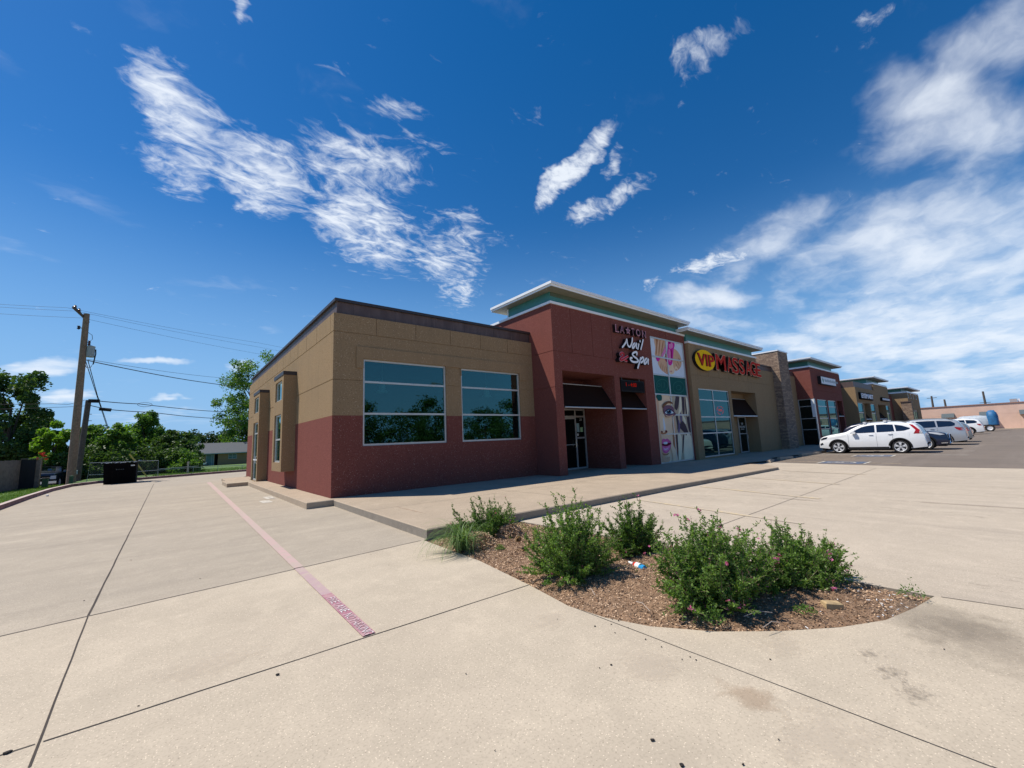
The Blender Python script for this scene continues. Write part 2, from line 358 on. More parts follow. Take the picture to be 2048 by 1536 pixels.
# ------------------------------------------------------------------ light and sky
SUN = V3((-1.0, 1.0, 2.37)).normalized()
elev = math.asin(SUN.z); az = math.atan2(SUN.x, SUN.y)
sl = bpy.data.lights.new('sun', 'SUN'); sl.energy = 4.85; sl.angle = math.radians(.5); sl.color = (1, .935, .835)
so = bpy.data.objects.new('sun', sl); COL.objects.link(so); so.rotation_euler = SUN.to_track_quat('Z', 'Y').to_euler(); so.location = (-40, 40, 95)
W = bpy.data.worlds.new('World'); S.world = W; W.use_nodes = True; t = W.node_tree; t.nodes.clear()
wo = t.nodes.new('ShaderNodeOutputWorld'); bg = t.nodes.new('ShaderNodeBackground'); bg.inputs[1].default_value = .085
sky = N(t, 'ShaderNodeTexSky'); sky.sky_type = 'NISHITA'; sky.sun_disc = False; sky.sun_elevation = elev; sky.sun_rotation = az
sky.altitude = 400; sky.air_density = 1.15; sky.dust_density = .15; sky.ozone_density = 3.0
gc = N(t, 'ShaderNodeTexCoord'); D0 = gc.outputs['Generated']
sx = N(t, 'ShaderNodeSeparateXYZ'); L(t, D0, sx.inputs[0])
zc = math_(t, 'ADD', math_(t, 'MAXIMUM', sx.outputs[2], 0.0), .06)
pc = N(t, 'ShaderNodeCombineXYZ'); L(t, math_(t, 'DIVIDE', sx.outputs[0], zc), pc.inputs[0]); L(t, math_(t, 'DIVIDE', sx.outputs[1], zc), pc.inputs[1])
# the banks are bent by slow noise so that no outline stays regular
wn = N(t, 'ShaderNodeTexNoise'); wn.inputs['Scale'].default_value = 5.5; wn.inputs['Detail'].default_value = 5; wn.inputs['Roughness'].default_value = .6; L(t, D0, wn.inputs['Vector'])
wv_ = N(t, 'ShaderNodeVectorMath', operation='MULTIPLY_ADD'); L(t, wn.outputs['Color'], wv_.inputs[0]); wv_.inputs[1].default_value = (.16,.16,.10); 
w0 = N(t, 'ShaderNodeVectorMath', operation='ADD'); L(t, D0, w0.inputs[0]); w0.inputs[1].default_value = (-.08,-.08,-.05); L(t, w0.outputs[0], wv_.inputs[2]); D = wv_.outputs[0]
def vdot(v):
    n = N(t, 'ShaderNodeVectorMath', operation='DOT_PRODUCT'); L(t, D, n.inputs[0]); n.inputs[1].default_value = v; return n.outputs['Value']
def blob(x0, y0, x1, y1, w, amp):
    """one bank of cloud: an ellipse on the sky dome between two directions, w wide"""
    a = ray(x0, y0).normalized(); b = ray(x1, y1).normalized(); c = (a+b).normalized(); ta = (b-a); half = ta.length/2; ta = (ta-c*ta.dot(c)).normalized(); tb = c.cross(ta)
    ww = w/FPX*c.dot(CF)
    u = math_(t, 'DIVIDE', vdot(ta), half*1.15); v = math_(t, 'DIVIDE', vdot(tb), ww*1.25)
    r2 = math_(t, 'ADD', math_(t, 'MULTIPLY', u, u), math_(t, 'MULTIPLY', v, v))
    g = math_(t, 'SUBTRACT', 1.0, math_(t, 'MULTIPLY', r2, .62)); g = math_(t, 'MAXIMUM', g, 0.0); g = math_(t, 'MULTIPLY', g, math_(t, 'GREATER_THAN', vdot(c), .3))
    return math_(t, 'MULTIPLY', g, amp)
def total(bl):
    s_ = None
    for b in bl:
        g = blob(*b); s_ = g if s_ is None else math_(t, 'SMOOTH_MAX', s_, g, .25)
    return s_
A = total([(285,130,480,330,62,1.0),(400,290,640,400,75,1.0),(560,320,860,330,70,.82),(600,390,860,500,75,1.0),(240,300,440,380,45,.72),(710,215,860,260,26,.66),(840,430,1000,500,42,.72),(860,560,960,575,42,.85),(760,480,960,540,45,.85),(220,290,330,340,24,.5),
           (1070,415,1215,270,24,1.25),(1140,445,1290,370,24,.95),(1210,350,1250,300,14,.8),(1345,165,1480,70,30,.78),(1680,85,1780,20,22,.66),(455,0,495,30,24,.95),(1335,552,1540,480,16,1.0),(1280,580,1310,575,9,.8)])
B = total([(1700,270,2150,250,95,.95),(1890,90,2140,60,75,.82),(1350,545,1750,400,48,.85),(1560,560,2400,400,120,1.0),(1760,430,2400,400,80,.95),(1290,605,1520,590,26,1.0),(1480,690,2400,600,75,1.15),(1700,760,2400,700,60,1.0),(1290,640,1520,650,36,.8),(1830,300,2100,180,60,.7),
           (-60,742,160,735,17,1.1),(215,718,370,722,8,1.1),(20,792,180,790,12,1.0),(290,797,390,797,5,.9),(440,732,520,730,12,.8),(170,830,420,835,18,.6),(120,757,300,765,18,.6)])
rot = N(t, 'ShaderNodeMapping', vector_type='POINT'); rot.inputs['Rotation'].default_value = (0,0,math.radians(-38)); rot.inputs['Scale'].default_value = (1.0,1.45,1); L(t, pc.outputs[0], rot.inputs[0])
wr = N(t, 'ShaderNodeTexNoise'); wr.inputs['Scale'].default_value = 3.2; wr.inputs['Detail'].default_value = 4; L(t, rot.outputs[0], wr.inputs['Vector'])
wa = N(t, 'ShaderNodeVectorMath', operation='MULTIPLY_ADD'); L(t, wr.outputs['Color'], wa.inputs[0]); wa.inputs[1].default_value = (.30,.30,0); L(t, rot.outputs[0], wa.inputs[2])
nA1 = noise(t, wa.outputs[0], 6.0, 8, .62); nA2 = noise(t, wa.outputs[0], 19.0, 6, .6); nA = math_(t, 'ADD', math_(t, 'MULTIPLY', nA1, .58), math_(t, 'MULTIPLY', nA2, .42)); zb_ = math_(t, 'ADD', math_(t, 'MAXIMUM', sx.outputs[2], 0.0), .20); pb_ = N(t, 'ShaderNodeCombineXYZ'); L(t, math_(t, 'DIVIDE', sx.outputs[0], zb_), pb_.inputs[0]); L(t, math_(t, 'MULTIPLY', math_(t, 'DIVIDE', sx.outputs[1], zb_), 1.3), pb_.inputs[1]); L(t, sx.outputs[2], pb_.inputs[2])
wb_ = N(t, 'ShaderNodeVectorMath', operation='MULTIPLY_ADD'); L(t, wr.outputs['Color'], wb_.inputs[0]); wb_.inputs[1].default_value = (.22,.22,.22); L(t, pb_.outputs[0], wb_.inputs[2]); nB = noise(t, wb_.outputs[0], 3.6, 10, .54)
def cover(nz, mask, gain, lo, hi):
    # contrast-stretched noise, thinned away from the bank's middle
    s_ = math_(t, 'MULTIPLY_ADD', nz, gain, .5-gain*.5)
    m_ = N(t, 'ShaderNodeMapRange', interpolation_type='SMOOTHSTEP'); L(t, math_(t, 'ADD', s_, mask), m_.inputs[0]); m_.inputs[1].default_value = lo; m_.inputs[2].default_value = hi; return m_.outputs[0]
dA = cover(nA, A, 3.0, .92, 1.86); dB = cover(nB, B, 1.9, .86, 1.95)
zf = N(t, 'ShaderNodeMapRange'); L(t, sx.outputs[2], zf.inputs[0]); zf.inputs[1].default_value = 0; zf.inputs[2].default_value = .04
den = math_(t, 'MAXIMUM', math_(t, 'MULTIPLY', dA, .90), math_(t, 'MULTIPLY', dB, .84)); den = math_(t, 'MULTIPLY', den, zf.outputs[0])
hs = N(t, 'ShaderNodeHueSaturation'); hs.inputs['Saturation'].default_value = 1.40; hs.inputs['Value'].default_value = 1.06; L(t, sky.outputs[0], hs.inputs['Color']); hsc = mix(t, hs.outputs[0], (1.10,.97,1.05), 1.0, 'MULTIPLY')
hz = N(t, 'ShaderNodeMapRange', interpolation_type='SMOOTHSTEP'); L(t, sx.outputs[2], hz.inputs[0]); hz.inputs[1].default_value = -.02; hz.inputs[2].default_value = .50; hz.inputs[3].default_value = .92; hz.inputs[4].default_value = 0
c1 = mix(t, hsc, (2.6,5.3,9.0), hz.outputs[0])
cc = mix(t, c1, (9.6,10.2,11.0), den)
L(t, cc, bg.inputs[0]); L(t, bg.outputs[0], wo.inputs[0])
# ------------------------------------------------------------------ the ground
g = MB(); g.poly([(-900,-900,-2.6),(1200,-900,-2.6),(1200,1500,-2.6),(-900,1500,-2.6)], 'soil'); tag(g.build('ground'), kind='structure')
def sheet(mb, pts, z, m): mb.poly([(p[0], p[1], z(p[0]) if callable(z) else z) for p in pts], m)
JC = lambda x: 6.12+.075*x
BED = [(3.20,6.30),(3.22,5.5),(3.20,4.68),(3.05,3.54),(2.93,2.85),(2.97,2.45),(3.09,2.1),(3.36,1.7),(3.71,1.36),(4.09,1.07),(4.48,.86),(4.94,.74),(5.37,.66)]
BEDR = [(5.36,1.26),(5.42,1.95),(5.40,3.3),(5.32,4.8),(5.25,6.30)]
# slabs in front, towards the side yard, and in the parking bays
p = MB(); jx = -.60; hw = .006
sheet(p, [(-60,-60),(2.93,-60),(2.93,.27),(2.93,2.85),(3.05,3.54),(jx,3.66),(-60,4.6)], 0, 'concrete_front')
sheet(p, [(-60,4.6),(jx,3.66),(3.05,3.54),(3.20,4.68),(3.25,6.36),(jx,JC(jx)),(-60,JC(-30)+2)], 0, 'concrete_front')
sheet(p, [(2.93,-60),(150,-60),(20.4,-.2),(5.5,.15),(5.37,.66),(4.94,.74),(4.48,.86),(4.09,1.07),(3.71,1.36),(3.36,1.7),(3.09,2.1),(2.97,2.45),(2.93,2.85)], 0, 'concrete_front')
tag(p.build('pavement'), kind='structure')
p = MB(); sheet(p, [(-60,JC(-30)+2),(jx,JC(jx)),(3.25,6.36),(3.5,6.4),(3.5,31),(7,40.5),(-4.9,40),(-4.9,30),(-5.2,8.5),(-60,8.5)], 0, 'concrete_back'); tag(p.build('pavement'), kind='structure')
p = MB(); sheet(p, [(5.37,.66),(5.5,.15),(20.42,-.2),(20.41,2.08),(21.75,7.32),(22.1,9.2),(5.2,9.2),(5.25,6.3),(5.32,4.8),(5.40,3.3),(5.42,1.95),(5.36,1.26)], 0, 'concrete_lot'); tag(p.build('pavement'), kind='structure')
p = MB(); sheet(p, [(20.42,-.2),(150,-60),(220,-60),(220,60),(22.1,11),(22.1,9.2),(21.75,7.32),(20.41,2.08)], -.004, 'asphalt'); tag(p.build('parking_lot'), kind='structure')
# saw-cut joints, slightly wandering
def joint(mb, a, b, w, m, z=.003, wob=.0025):
    a = V3(a); b = V3(b); n = max(2, int((b-a).length/.35)); d = (b-a).normalized(); q = V3((-d.y, d.x))
    L_ = []; 
    for i in range(n+1):
        c = a.lerp(b, i/n)+q*R.uniform(-wob, wob); k = w*R.uniform(.85, 1.12)/2
        L_.append((c+q*k, c-q*k))
    for i in range(n):
        (p1, p2), (p3, p4) = L_[i], L_[i+1]; mb.poly([(p2.x,p2.y,z),(p4.x,p4.y,z),(p3.x,p3.y,z),(p1.x,p1.y,z)], m)
j = MB()
joint(j, (-.40,-1.0), (-.48,3.41), .010, 'joint_dark'); joint(j, (-.48,3.42), (-.56,JC(-.56)-.02), .011, 'joint_dark'); joint(j, (-.56,JC(-.56)+.02), (-.70,31), .017, 'joint_dark')
joint(j, (-6,3.83), (-.5,3.66), .0095, 'joint_dark', .0034); joint(j, (-.47,3.655), (3.04,3.54), .0095, 'joint_dark', .0034)
joint(j, (-6,JC(-6)), (3.2,JC(3.2)), .018, 'joint_mid', .0038, .005)
joint(j, (2.94,2.80), (2.93,.27), .005, 'joint_dark', .0034); joint(j, (2.93,.27), (2.92,-3), .005, 'joint_dark', .0034)
joint(j, (5.44,3.32), (19.6,3.36), .016, 'joint_mid', .0034); joint(j, (5.38,.62), (5.6,-.6), .012, 'joint_mid', .0034)
joint(j, (21.0,5.1), (20.6,.3), .02, 'joint_dark', .0034)
tag(j.build('pavement_joints'), kind='structure')
# painted markings
def strip(mb, pts, w, m, z): 
    pts = [V3(p) for p in pts]
    for a, b in zip(pts, pts[1:]):
        d = (b-a).normalized(); q = V3((-d.y, d.x))*w/2; mb.poly([(*(a+q),z),(*(a-q),z),(*(b-q),z),(*(b+q),z)][::-1], m)
k = MB(); xl = lambda y: 1.335+.010*(y-3.5); 
ys = [3.62,4.2,4.9,5.55,JC(1.4)-.01]
for a, b in zip(ys, ys[1:]): k.poly([(xl(a)-.045,a,.008),(xl(a)+.06,a,.008),(xl(b)+.06,b,.008),(xl(b)-.045,b,.008)], 'line_red' if b < 5 else 'line_faded')
k.poly([(xl(6.2)-.045,JC(1.4)+.02,.008),(xl(6.2)+.07,JC(1.4)+.02,.008),(xl(28)+.12,28,.008),(xl(28)-.06,28,.008)], 'line_pink')
fire = tag(k.build('painted_line'), kind='structure')
def text_mesh(body, size, depth, m, xf, name, parent=None, offset=0.0, shear=0.0, loc=None, space=1.0, local=False, sx=1.0, bev=0.0):
    cu = bpy.data.curves.new('t', 'FONT'); cu.body = body; cu.size = size; cu.extrude = depth/2; cu.offset = offset; cu.shear = shear
    cu.align_x = 'CENTER'; cu.align_y = 'CENTER'; cu.space_character = space; cu.resolution_u = 4; cu.bevel_depth = bev
    ob = bpy.data.objects.new('t', cu); COL.objects.link(ob)
    dg = bpy.context.evaluated_depsgraph_get(); me = bpy.data.meshes.new_from_object(ob.evaluated_get(dg)); bpy.data.objects.remove(ob)
    vs = [xf @ V3((v.co.x*sx, v.co.y, v.co.z+depth/2)) for v in me.vertices]; fs = [tuple(p.vertices) for p in me.polygons]
    front = [p.normal.z > .5 for p in me.polygons]
    mb = MB(); mb.mesh(vs, fs, m)
    if isinstance(m, tuple): mb.m = [m[0] if fr else m[1] for fr in front]
    o = mb.build(name, parent, local=local, loc=loc); bpy.data.meshes.remove(me); return o
# letters read from the pavement side: text runs along -Y, tops towards +X
for body, y0, sz, sx_ in (('FIRE LANE', 4.50, .115, .98), ('NO PARKING', 3.90, .115, .82)):
    X = Matrix(((0,1,0,xl(y0)+.004),(-1,0,0,y0),(0,0,1,.0125),(0,0,0,1)))
    o = text_mesh(body, sz, 0, 'line_white', X, 'painted_lettering', sx=sx_); o['kind'] = 'structure'
k = MB()
for a, b in (((8.75,6.0),(8.0,2.4)),((11.8,5.95),(10.95,2.9)),((14.68,5.85),(13.9,3.2)),((17.6,5.7),(16.9,3.2))): strip(k, [a, b], .12, 'line_yellow', .007)
tag(k.build('painted_line'), kind='structure')
k = MB()
for i in range(5): strip(k, [(23.4+i*.85,7.9),(24.6+i*.85,4.9)], .11, 'line_yellow_lot', .003)
strip(k, [(28.9,8.0),(27.9,1.5)], .11, 'line_white_lot', .003); strip(k, [(32.2,8.0),(31.6,1.5)], .11, 'line_white_lot', .003); strip(k, [(22.6,7.4),(22.0,3.0)], .1, 'line_yellow_lot', .003)
tag(k.build('painted_line'), kind='structure')
def access(c, s_):
    q = MB(); cx, cy = c; w, h = .62*s_, .72*s_
    q.poly([(cx-w,cy-h,.003),(cx+w,cy-h,.003),(cx+w,cy+h,.003),(cx-w,cy+h,.003)], 'line_blue')
    for yy in (-h-.07, h+.07): q.poly([(cx-w,cy+yy-.04,.007),(cx+w,cy+yy-.04,.007),(cx+w,cy+yy+.04,.007),(cx-w,cy+yy+.04,.007)], 'line_white_lot')
    z = .007   # wheelchair figure: head, back, seat, leg, wheel arc
    q.disc((cx-.02,cy+.50*s_,z), (0,0,1), .085*s_, 'line_white_lot', 12)
    for a, b in (((-.04,.40),(.0,.05)),((-.01,.06),(.28,.04)),((.28,.04),(.36,-.30)),((-.02,.26),(.22,.24))):
        a = V3(a)*s_; b = V3(b)*s_; d = (b-a).normalized(); n = V3((-d.y,d.x))*.045*s_; q.poly([(cx+p.x,cy+p.y,z) for p in (a+n,a-n,b-n,b+n)], 'line_white_lot'); z += .001
    for i in range(12):
        t0 = math.radians(110+i*20); t1 = t0+math.radians(20); r0, r1 = .24*s_, .31*s_
        q.poly([(cx+.02+math.cos(a)*r, cy-.12*s_+math.sin(a)*r, .006) for a, r in ((t0,r0),(t0,r1),(t1,r1),(t1,r0))], 'line_white_lot')
    tag(q.build('painted_symbol'), kind='structure')
access((22.2,4.85), 1.0); access((27.2,4.7), .95)
# tyre scuffs and stains in the bays (thin worn marks on the slab)
def stains():
    m, tt, o = nt('scuff'); v = coord(tt, (1.2,.35,1), 'world'); n = noise(tt, v, 9, 7, .8)
    d = N(tt, 'ShaderNodeBsdfDiffuse'); d.inputs[0].default_value = (.10,.085,.075,1); tr = N(tt, 'ShaderNodeBsdfTransparent'); s = N(tt, 'ShaderNodeMixShader')
    L(tt, ramp(tt, n, [(.54,(0,0,0)),(.72,(.5,.5,.5))]), s.inputs[0]); L(tt, tr.outputs[0], s.inputs[1]); L(tt, d.outputs[0], s.inputs[2]); L(tt, s.outputs[0], o.inputs[0])
    q = MB()
    for x, y, a, b in ((8.0,5.0,.30,.75),(9.9,5.1,.35,.8),(12.2,4.9,.4,.7),(12.9,4.5,.5,1.0),(15.0,5.0,.5,.8),(15.7,4.2,.6,1.1),(10.2,1.2,.22,1.3),(14.6,1.3,.3,1.6),(16.8,4.9,.4,.6),(13.3,-.2,.25,1.2)):
        q.poly([(x+a*math.cos(i*.5236)*R.uniform(.8,1.2), y+b*math.sin(i*.5236)*R.uniform(.8,1.2), .0045) for i in range(12)], 'scuff')
    q.poly([(6.3,-.2,.0045),(6.5,-.05,.0045),(6.45,.4,.0045),(5.9,.5,.0045),(5.75,.1,.0045),(5.9,-.25,.0045)], 'scuff')
    tag(q.build('pavement_scuffs'), kind='structure')
stains()
def soft(name, col, thr, amt, sc_):
    m, tt, o = nt(name); g_ = N(tt, 'ShaderNodeTexCoord'); s_ = N(tt, 'ShaderNodeVectorMath', operation='SUBTRACT'); L(tt, g_.outputs['Generated'], s_.inputs[0]); s_.inputs[1].default_value = (.5,.5,0)
    ml = N(tt, 'ShaderNodeVectorMath', operation='MULTIPLY'); L(tt, s_.outputs[0], ml.inputs[0]); ml.inputs[1].default_value = (2,2,0); ln = N(tt, 'ShaderNodeVectorMath', operation='LENGTH'); L(tt, ml.outputs[0], ln.inputs[0])
    n = noise(tt, coord(tt, obj='world'), sc_, 7, .7); f = math_(tt, 'SUBTRACT', n, math_(tt, 'MULTIPLY', ln.outputs['Value'], .45))
    d = N(tt, 'ShaderNodeBsdfDiffuse'); d.inputs[0].default_value = (*col, 1); tr = N(tt, 'ShaderNodeBsdfTransparent'); s = N(tt, 'ShaderNodeMixShader')
    L(tt, ramp(tt, f, [(thr,(0,0,0)),(thr+.22,(amt,)*3)]), s.inputs[0]); L(tt, tr.outputs[0], s.inputs[1]); L(tt, d.outputs[0], s.inputs[2]); L(tt, s.outputs[0], o.inputs[0])
soft('stain_grey', (.22,.19,.155), .12, .22, 2.2); soft('stain_pale', (.60,.52,.42), .20, .3, 7); soft('stain_rusty', (.38,.26,.17), .18, .28, 5); soft('stain_pits', (.24,.205,.17), .34, .5, 26)
for k_, (px, py, rx, ry, m_, z_) in enumerate(((1890,1240,.55,.5,'stain_grey',.0052),(1990,1290,.7,.45,'stain_grey',.0056),(1780,1345,.28,.18,'stain_pits',.0052),(1740,1310,.25,.15,'stain_pits',.0056),(1830,1390,.35,.2,'stain_pits',.006),(1500,1395,.2,.3,'stain_rusty',.0052),(1100,1240,.30,.22,'stain_pale',.0052),(1300,1330,.4,.3,'stain_pale',.0056),(1560,1290,.3,.25,'stain_pale',.006),
        (1960,1012,.12,1.6,'stain_grey',.0052),(1600,1000,.25,1.2,'stain_pits',.0056),(420,1330,.5,.3,'stain_pale',.0052),(1650,1480,.5,.3,'stain_pale',.0068))):
    p_ = PZ(px, py, 0); q_ = MB(); q_.poly([(p_.x-rx,p_.y-ry,z_),(p_.x+rx,p_.y-ry,z_),(p_.x+rx,p_.y+ry,z_),(p_.x-rx,p_.y+ry,z_)], m_); q_.build('pavement_stain')['kind'] = 'structure'
for (ax_, ay_, bx_, by_) in ((735,962,760,975),(795,1010,840,1030)):
    a_, b_ = PZ(ax_,ay_,.17), PZ(bx_,by_,.17); q_ = MB(); z_ = .1625; q_.poly([(a_.x-.05,min(a_.y,b_.y)-.1,z_),(b_.x+.12,min(a_.y,b_.y)-.1,z_),(b_.x+.12,max(a_.y,b_.y)+.1,z_),(a_.x-.05,max(a_.y,b_.y)+.1,z_)], 'stain_rusty'); q_.build('pavement_stain')['kind'] = 'structure'
# storefront walk: raised slab, falling gently along the row of shops
zw = lambda x: .16-.0042*(x-3.5)
E1 = [(3.46,12.36),(3.31,6.36),(10.6,6.22),(17.95,5.93),(19.25,6.75),(19.6,8.3)]
w = MB(); bk = [(19.9,13.6),(3.46,13.6)]
c = .018
sheet(w, [(3.46+c,12.36),(3.31+c,6.36+c),(10.6,6.22+c),(17.95,5.93+c),(19.25-c,6.78),(19.6-c,8.3)]+bk, zw, 'concrete_walk')
for a, b, da, db in zip(E1, E1[1:], [(c,0),(c,c),(0,c),(0,c),(-c,.03)], [(c,c),(0,c),(0,c),(-c,.03),(-c,0)]):
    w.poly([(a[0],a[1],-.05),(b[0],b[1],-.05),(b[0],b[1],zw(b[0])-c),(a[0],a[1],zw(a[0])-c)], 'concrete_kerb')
    w.poly([(a[0],a[1],zw(a[0])-c),(b[0],b[1],zw(b[0])-c),(b[0]+db[0],b[1]+db[1],zw(b[0])),(a[0]+da[0],a[1]+da[1],zw(a[0]))], 'concrete_walk')
sheet(w, [(19.6,8.1),(22.3,7.5),(24.2,8.3),(27.5,8.0),(40,8.2),(110,8.3),(110,13.6),(19.9,13.6)], lambda x: max(.03, zw(x)-.012), 'concrete_walk')
tag(w.build('sidewalk'), kind='structure')
j = MB()
for x0, y0, x1, y1 in ((7.4,6.4,7.4,12.3),(11.3,6.3,11.3,11.0),(15.3,6.2,15.3,11.0),(3.5,9.2,18.8,9.0)):
    n = 8
    for i in range(n):
        ax, ay = x0+(x1-x0)*i/n, y0+(y1-y0)*i/n; bx, by = x0+(x1-x0)*(i+1)/n, y0+(y1-y0)*(i+1)/n; dx, dy = (.006,0) if x0 == x1 else (0,.006)
        j.poly([(ax-dx,ay-dy,zw(ax)+.003),(bx-dx,by-dy,zw(bx)+.003),(bx+dx,by+dy,zw(bx)+.003),(ax+dx,ay+dy,zw(ax)+.003)][::(1 if x0 == x1 else -1)], 'joint_mid')
tag(j.build('sidewalk_joints'), kind='structure')
w = MB()
w.bbox(2.78, 3.485, 11.95, 22.75, -.05, .165, .014, 'concrete_walk')
tag(w.build('sidewalk'), kind='structure')
w = MB(); w.bbox(1.98, 3.05, 22.8, 25.1, -.05, .17, .014, 'concrete_walk'); w.bbox(2.2, 3.485, 25.14, 28.4, -.05, .14, .014, 'concrete_walk'); tag(w.build('sidewalk'), kind='structure')
k = MB(); k.poly([(2.45,15.6,.005),(2.7,15.6,.005),(2.72,16.5,.005),(2.46,16.5,.005)], 'line_white_lot'); k.poly([(2.2,14.6,.005),(2.45,14.6,.005),(2.45,15.3,.005),(2.18,15.3,.005)], 'line_white_lot'); k.build('painted_patch')['kind'] = 'structure'
# kerb around the side yard and the lawns beyond it
KL = [(-4.05,8),(-4.15,16),(-4.30,22),(-4.45,26),(-4.55,31),(-4.35,34.6),(-3.5,36.6),(-2.6,37.3),(-.5,37.9),(1.5,38.6),(4.9,39.6),(9,41)]
kb = MB(); nrm = []
for i in range(len(KL)):
    a = V3(KL[max(i-1,0)]); b = V3(KL[min(i+1,len(KL)-1)]); d = (b-a).normalized(); nrm.append(V3((-d.y, d.x)))
for i in range(len(KL)-1):
    a, b = V3(KL[i]), V3(KL[i+1]); na, nb = nrm[i], nrm[i+1]
    P = lambda p, n, o, z: (p.x+n.x*o, p.y+n.y*o, z)
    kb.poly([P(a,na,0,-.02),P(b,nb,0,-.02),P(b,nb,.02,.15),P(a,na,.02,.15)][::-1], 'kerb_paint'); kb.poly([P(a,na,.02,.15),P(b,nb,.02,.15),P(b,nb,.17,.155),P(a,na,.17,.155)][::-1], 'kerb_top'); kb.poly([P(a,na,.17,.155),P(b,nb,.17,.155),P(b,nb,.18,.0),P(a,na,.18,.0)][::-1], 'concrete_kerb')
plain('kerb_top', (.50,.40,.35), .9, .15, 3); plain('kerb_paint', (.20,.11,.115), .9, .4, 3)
tag(kb.build('kerb'), kind='structure')
lw = MB(); o_ = [(p[0]+n.x*.17, p[1]+n.y*.17) for p, n in zip(KL, nrm)]
lw.poly([(-60,8,.09)]+[(x,y,.09) for x, y in o_[:6]]+[(-4.75,35.6,.09),(-60,35.6,.09)], 'lawn')
lw.poly([(x,y,.09) for x, y in o_[5:]]+[(30,41.5,.09),(-4.75,41.5,.09),(-4.75,35.6,.09)], 'lawn')
lw.poly([(-4.75,41.5,.09),(60,41.5,.09),(60,180,-2.05),(-4.75,180,-2.05)], 'lawn'); lw.poly([(9,41,.088),(60,41,.088),(60,41.5,.088),(9,41.5,.088)], 'lawn')
tag(lw.build('lawn'), kind='structure')
al = MB(); al.poly([(-60,35.6,.0),(-4.75,35.6,.0),(-4.75,40,-.42),(-60,40,-.42)], 'asphalt'); al.poly([(-60,40,-.42),(-4.75,40,-.42),(-4.75,56,-.6),(-60,56,-.6)], 'asphalt'); al.poly([(-60,56,-.6),(-4.75,56,-.6),(-4.75,180,-2.3),(-60,180,-2.3)], 'lawn')
tag(al.build('alley'), kind='structure')
# ------------------------------------------------------------------ storefront row
U, Z = V3((1,0,0)), V3((0,0,1)); NF = V3((0,-1,0)); NL = V3((-1,0,0))
def window(parent, x0, x1, z0, z1, y, cols, rows, fw=.055, gl='teal_glass', name='window', ax='y', d=.06, panes=None, frame='aluminium', doff=0.0):
    """aluminium grid with one glass pane mesh behind it; ax 'y': faces -Y at plane y, ax 'x': faces -X"""
    f = MB()
    def bx(a0, a1, b0, b1, p0, p1, mb, m):
        if ax == 'y': mb.box(a0, a1, y+p0, y+p1, b0, b1, m)
        else: mb.box(y+p0, y+p1, a0, a1, b0, b1, m)
    bx(x0, x0+fw, z0, z1, 0, d, f, frame); bx(x1-fw, x1, z0, z1, 0, d, f, frame)
    bx(x0+fw, x1-fw, z0, z0+fw, .002, d, f, frame); bx(x0+fw, x1-fw, z1-fw, z1, .002, d, f, frame)
    for c in cols: bx(c-fw/2, c+fw/2, z0+fw, z1-fw, .004, d-.004, f, frame)
    cs = [x0+fw]+[v for c in cols for v in (c-fw/2, c+fw/2)]+[x1-fw]
    for r in rows:
        for i in range(0, len(cs), 2): bx(cs[i], cs[i+1], r-fw/2, r+fw/2, .006, d-.006, f, frame)
    w = f.build(name, parent)
    g = MB(); bx(x0+fw*.5, x1-fw*.5, z0+fw*.5, z1-fw*.5, d*.55, d*.75, g, gl); g.build('pane', w)
    return w
def lip_roof(mb, x0, x1, y0, y1, z0, z1, m='white_metal'):
    """two-step fascia with a bright top edge and a flat soffit"""
    h = z1-z0
    mb.box(x0, x1, y0, y1, z0+h*.48, z1, m); mb.box(x0+.05, x1-.05, y0+.05, y1-.002, z0+.01, z0+h*.48-.004, m); mb.box(x0+.06, x1-.06, y0+.06, y1-.004, z0, z0+.008, 'soffit')
# ---- block 1: tan and red corner shop
X0, Y0, Yb = 3.49, 12.35, 29.5
XR = 11.36
b1 = empty('corner_shop_building', (X0, Y0, 0), 'tan over red stucco corner shop with two wide teal windows and brown metal parapet', 'building', 'shops of the strip mall')
zt = 5.54; zg1 = PY(670,660.5,Y0).z; zg2 = PY(667,757.3,Y0).z; zr = 2.48; GW = .022
mb = MB()
RED = (0,100,-.3,zr,'same','red_stucco')
cx = [PY(x,y,Y0).x-X0 for x, y in ((752.6,650),(831.6,665),(900.7,675),(960.7,686),(1014.8,697))]
w1 = (PY(726.7,717.4,Y0).x-.0, PY(891.7,732,Y0).x-.0, 1.57, 4.22); w2 = (7.87, 10.62, 1.57, 4.2)
bx0, bx1 = PY(712.5,692.6,Y0).x-X0, PY(1049.8,728,Y0).x-X0; bz1 = PY(712.5,692.6,Y0).z; bz0 = PY(712.5,735.6,Y0).z
fe = [RED, (0,100,zg1-GW,zg1,.018,'same'), (0,100,zg2-GW,zg2,.018,'same')]+[(c-.011,c+.011,zg1,zt,.018,'same') for c in cx]
fe += [(bx0,bx1,bz0,bz1,-.035,'same'), (w1[1]-X0+.03,w2[0]-X0-.03,bz0,bz0+.28,0,'same')]
fe += [(w1[0]-X0,w1[1]-X0,w1[2],w1[3],.12,None), (w2[0]-X0,w2[1]-X0,w2[2],w2[3],.12,None)]
panel(mb, (X0,Y0,0), U, Z, NF, XR-X0, zt, fe, 'tan_stucco', v0=-.3)
# left side wall; u runs back along +Y
def yl(px, py): return PX(px, py, X0).y-Y0
cy = [PX(480+x/3.303, 560+y/3.303, X0).y-Y0 for x, y in ((597,290),(507,360),(440,420),(383,465),(332,505),(287,540),(247,570),(213,598),(180,622),(152,645),(125,665))]
fl = [RED, (0,100,zg1-GW,zg1,.018,'same'), (0,100,zg2-GW,zg2,.018,'same')]+[(c-.012,c+.012,zg1,zt,.018,'same') for c in cy]
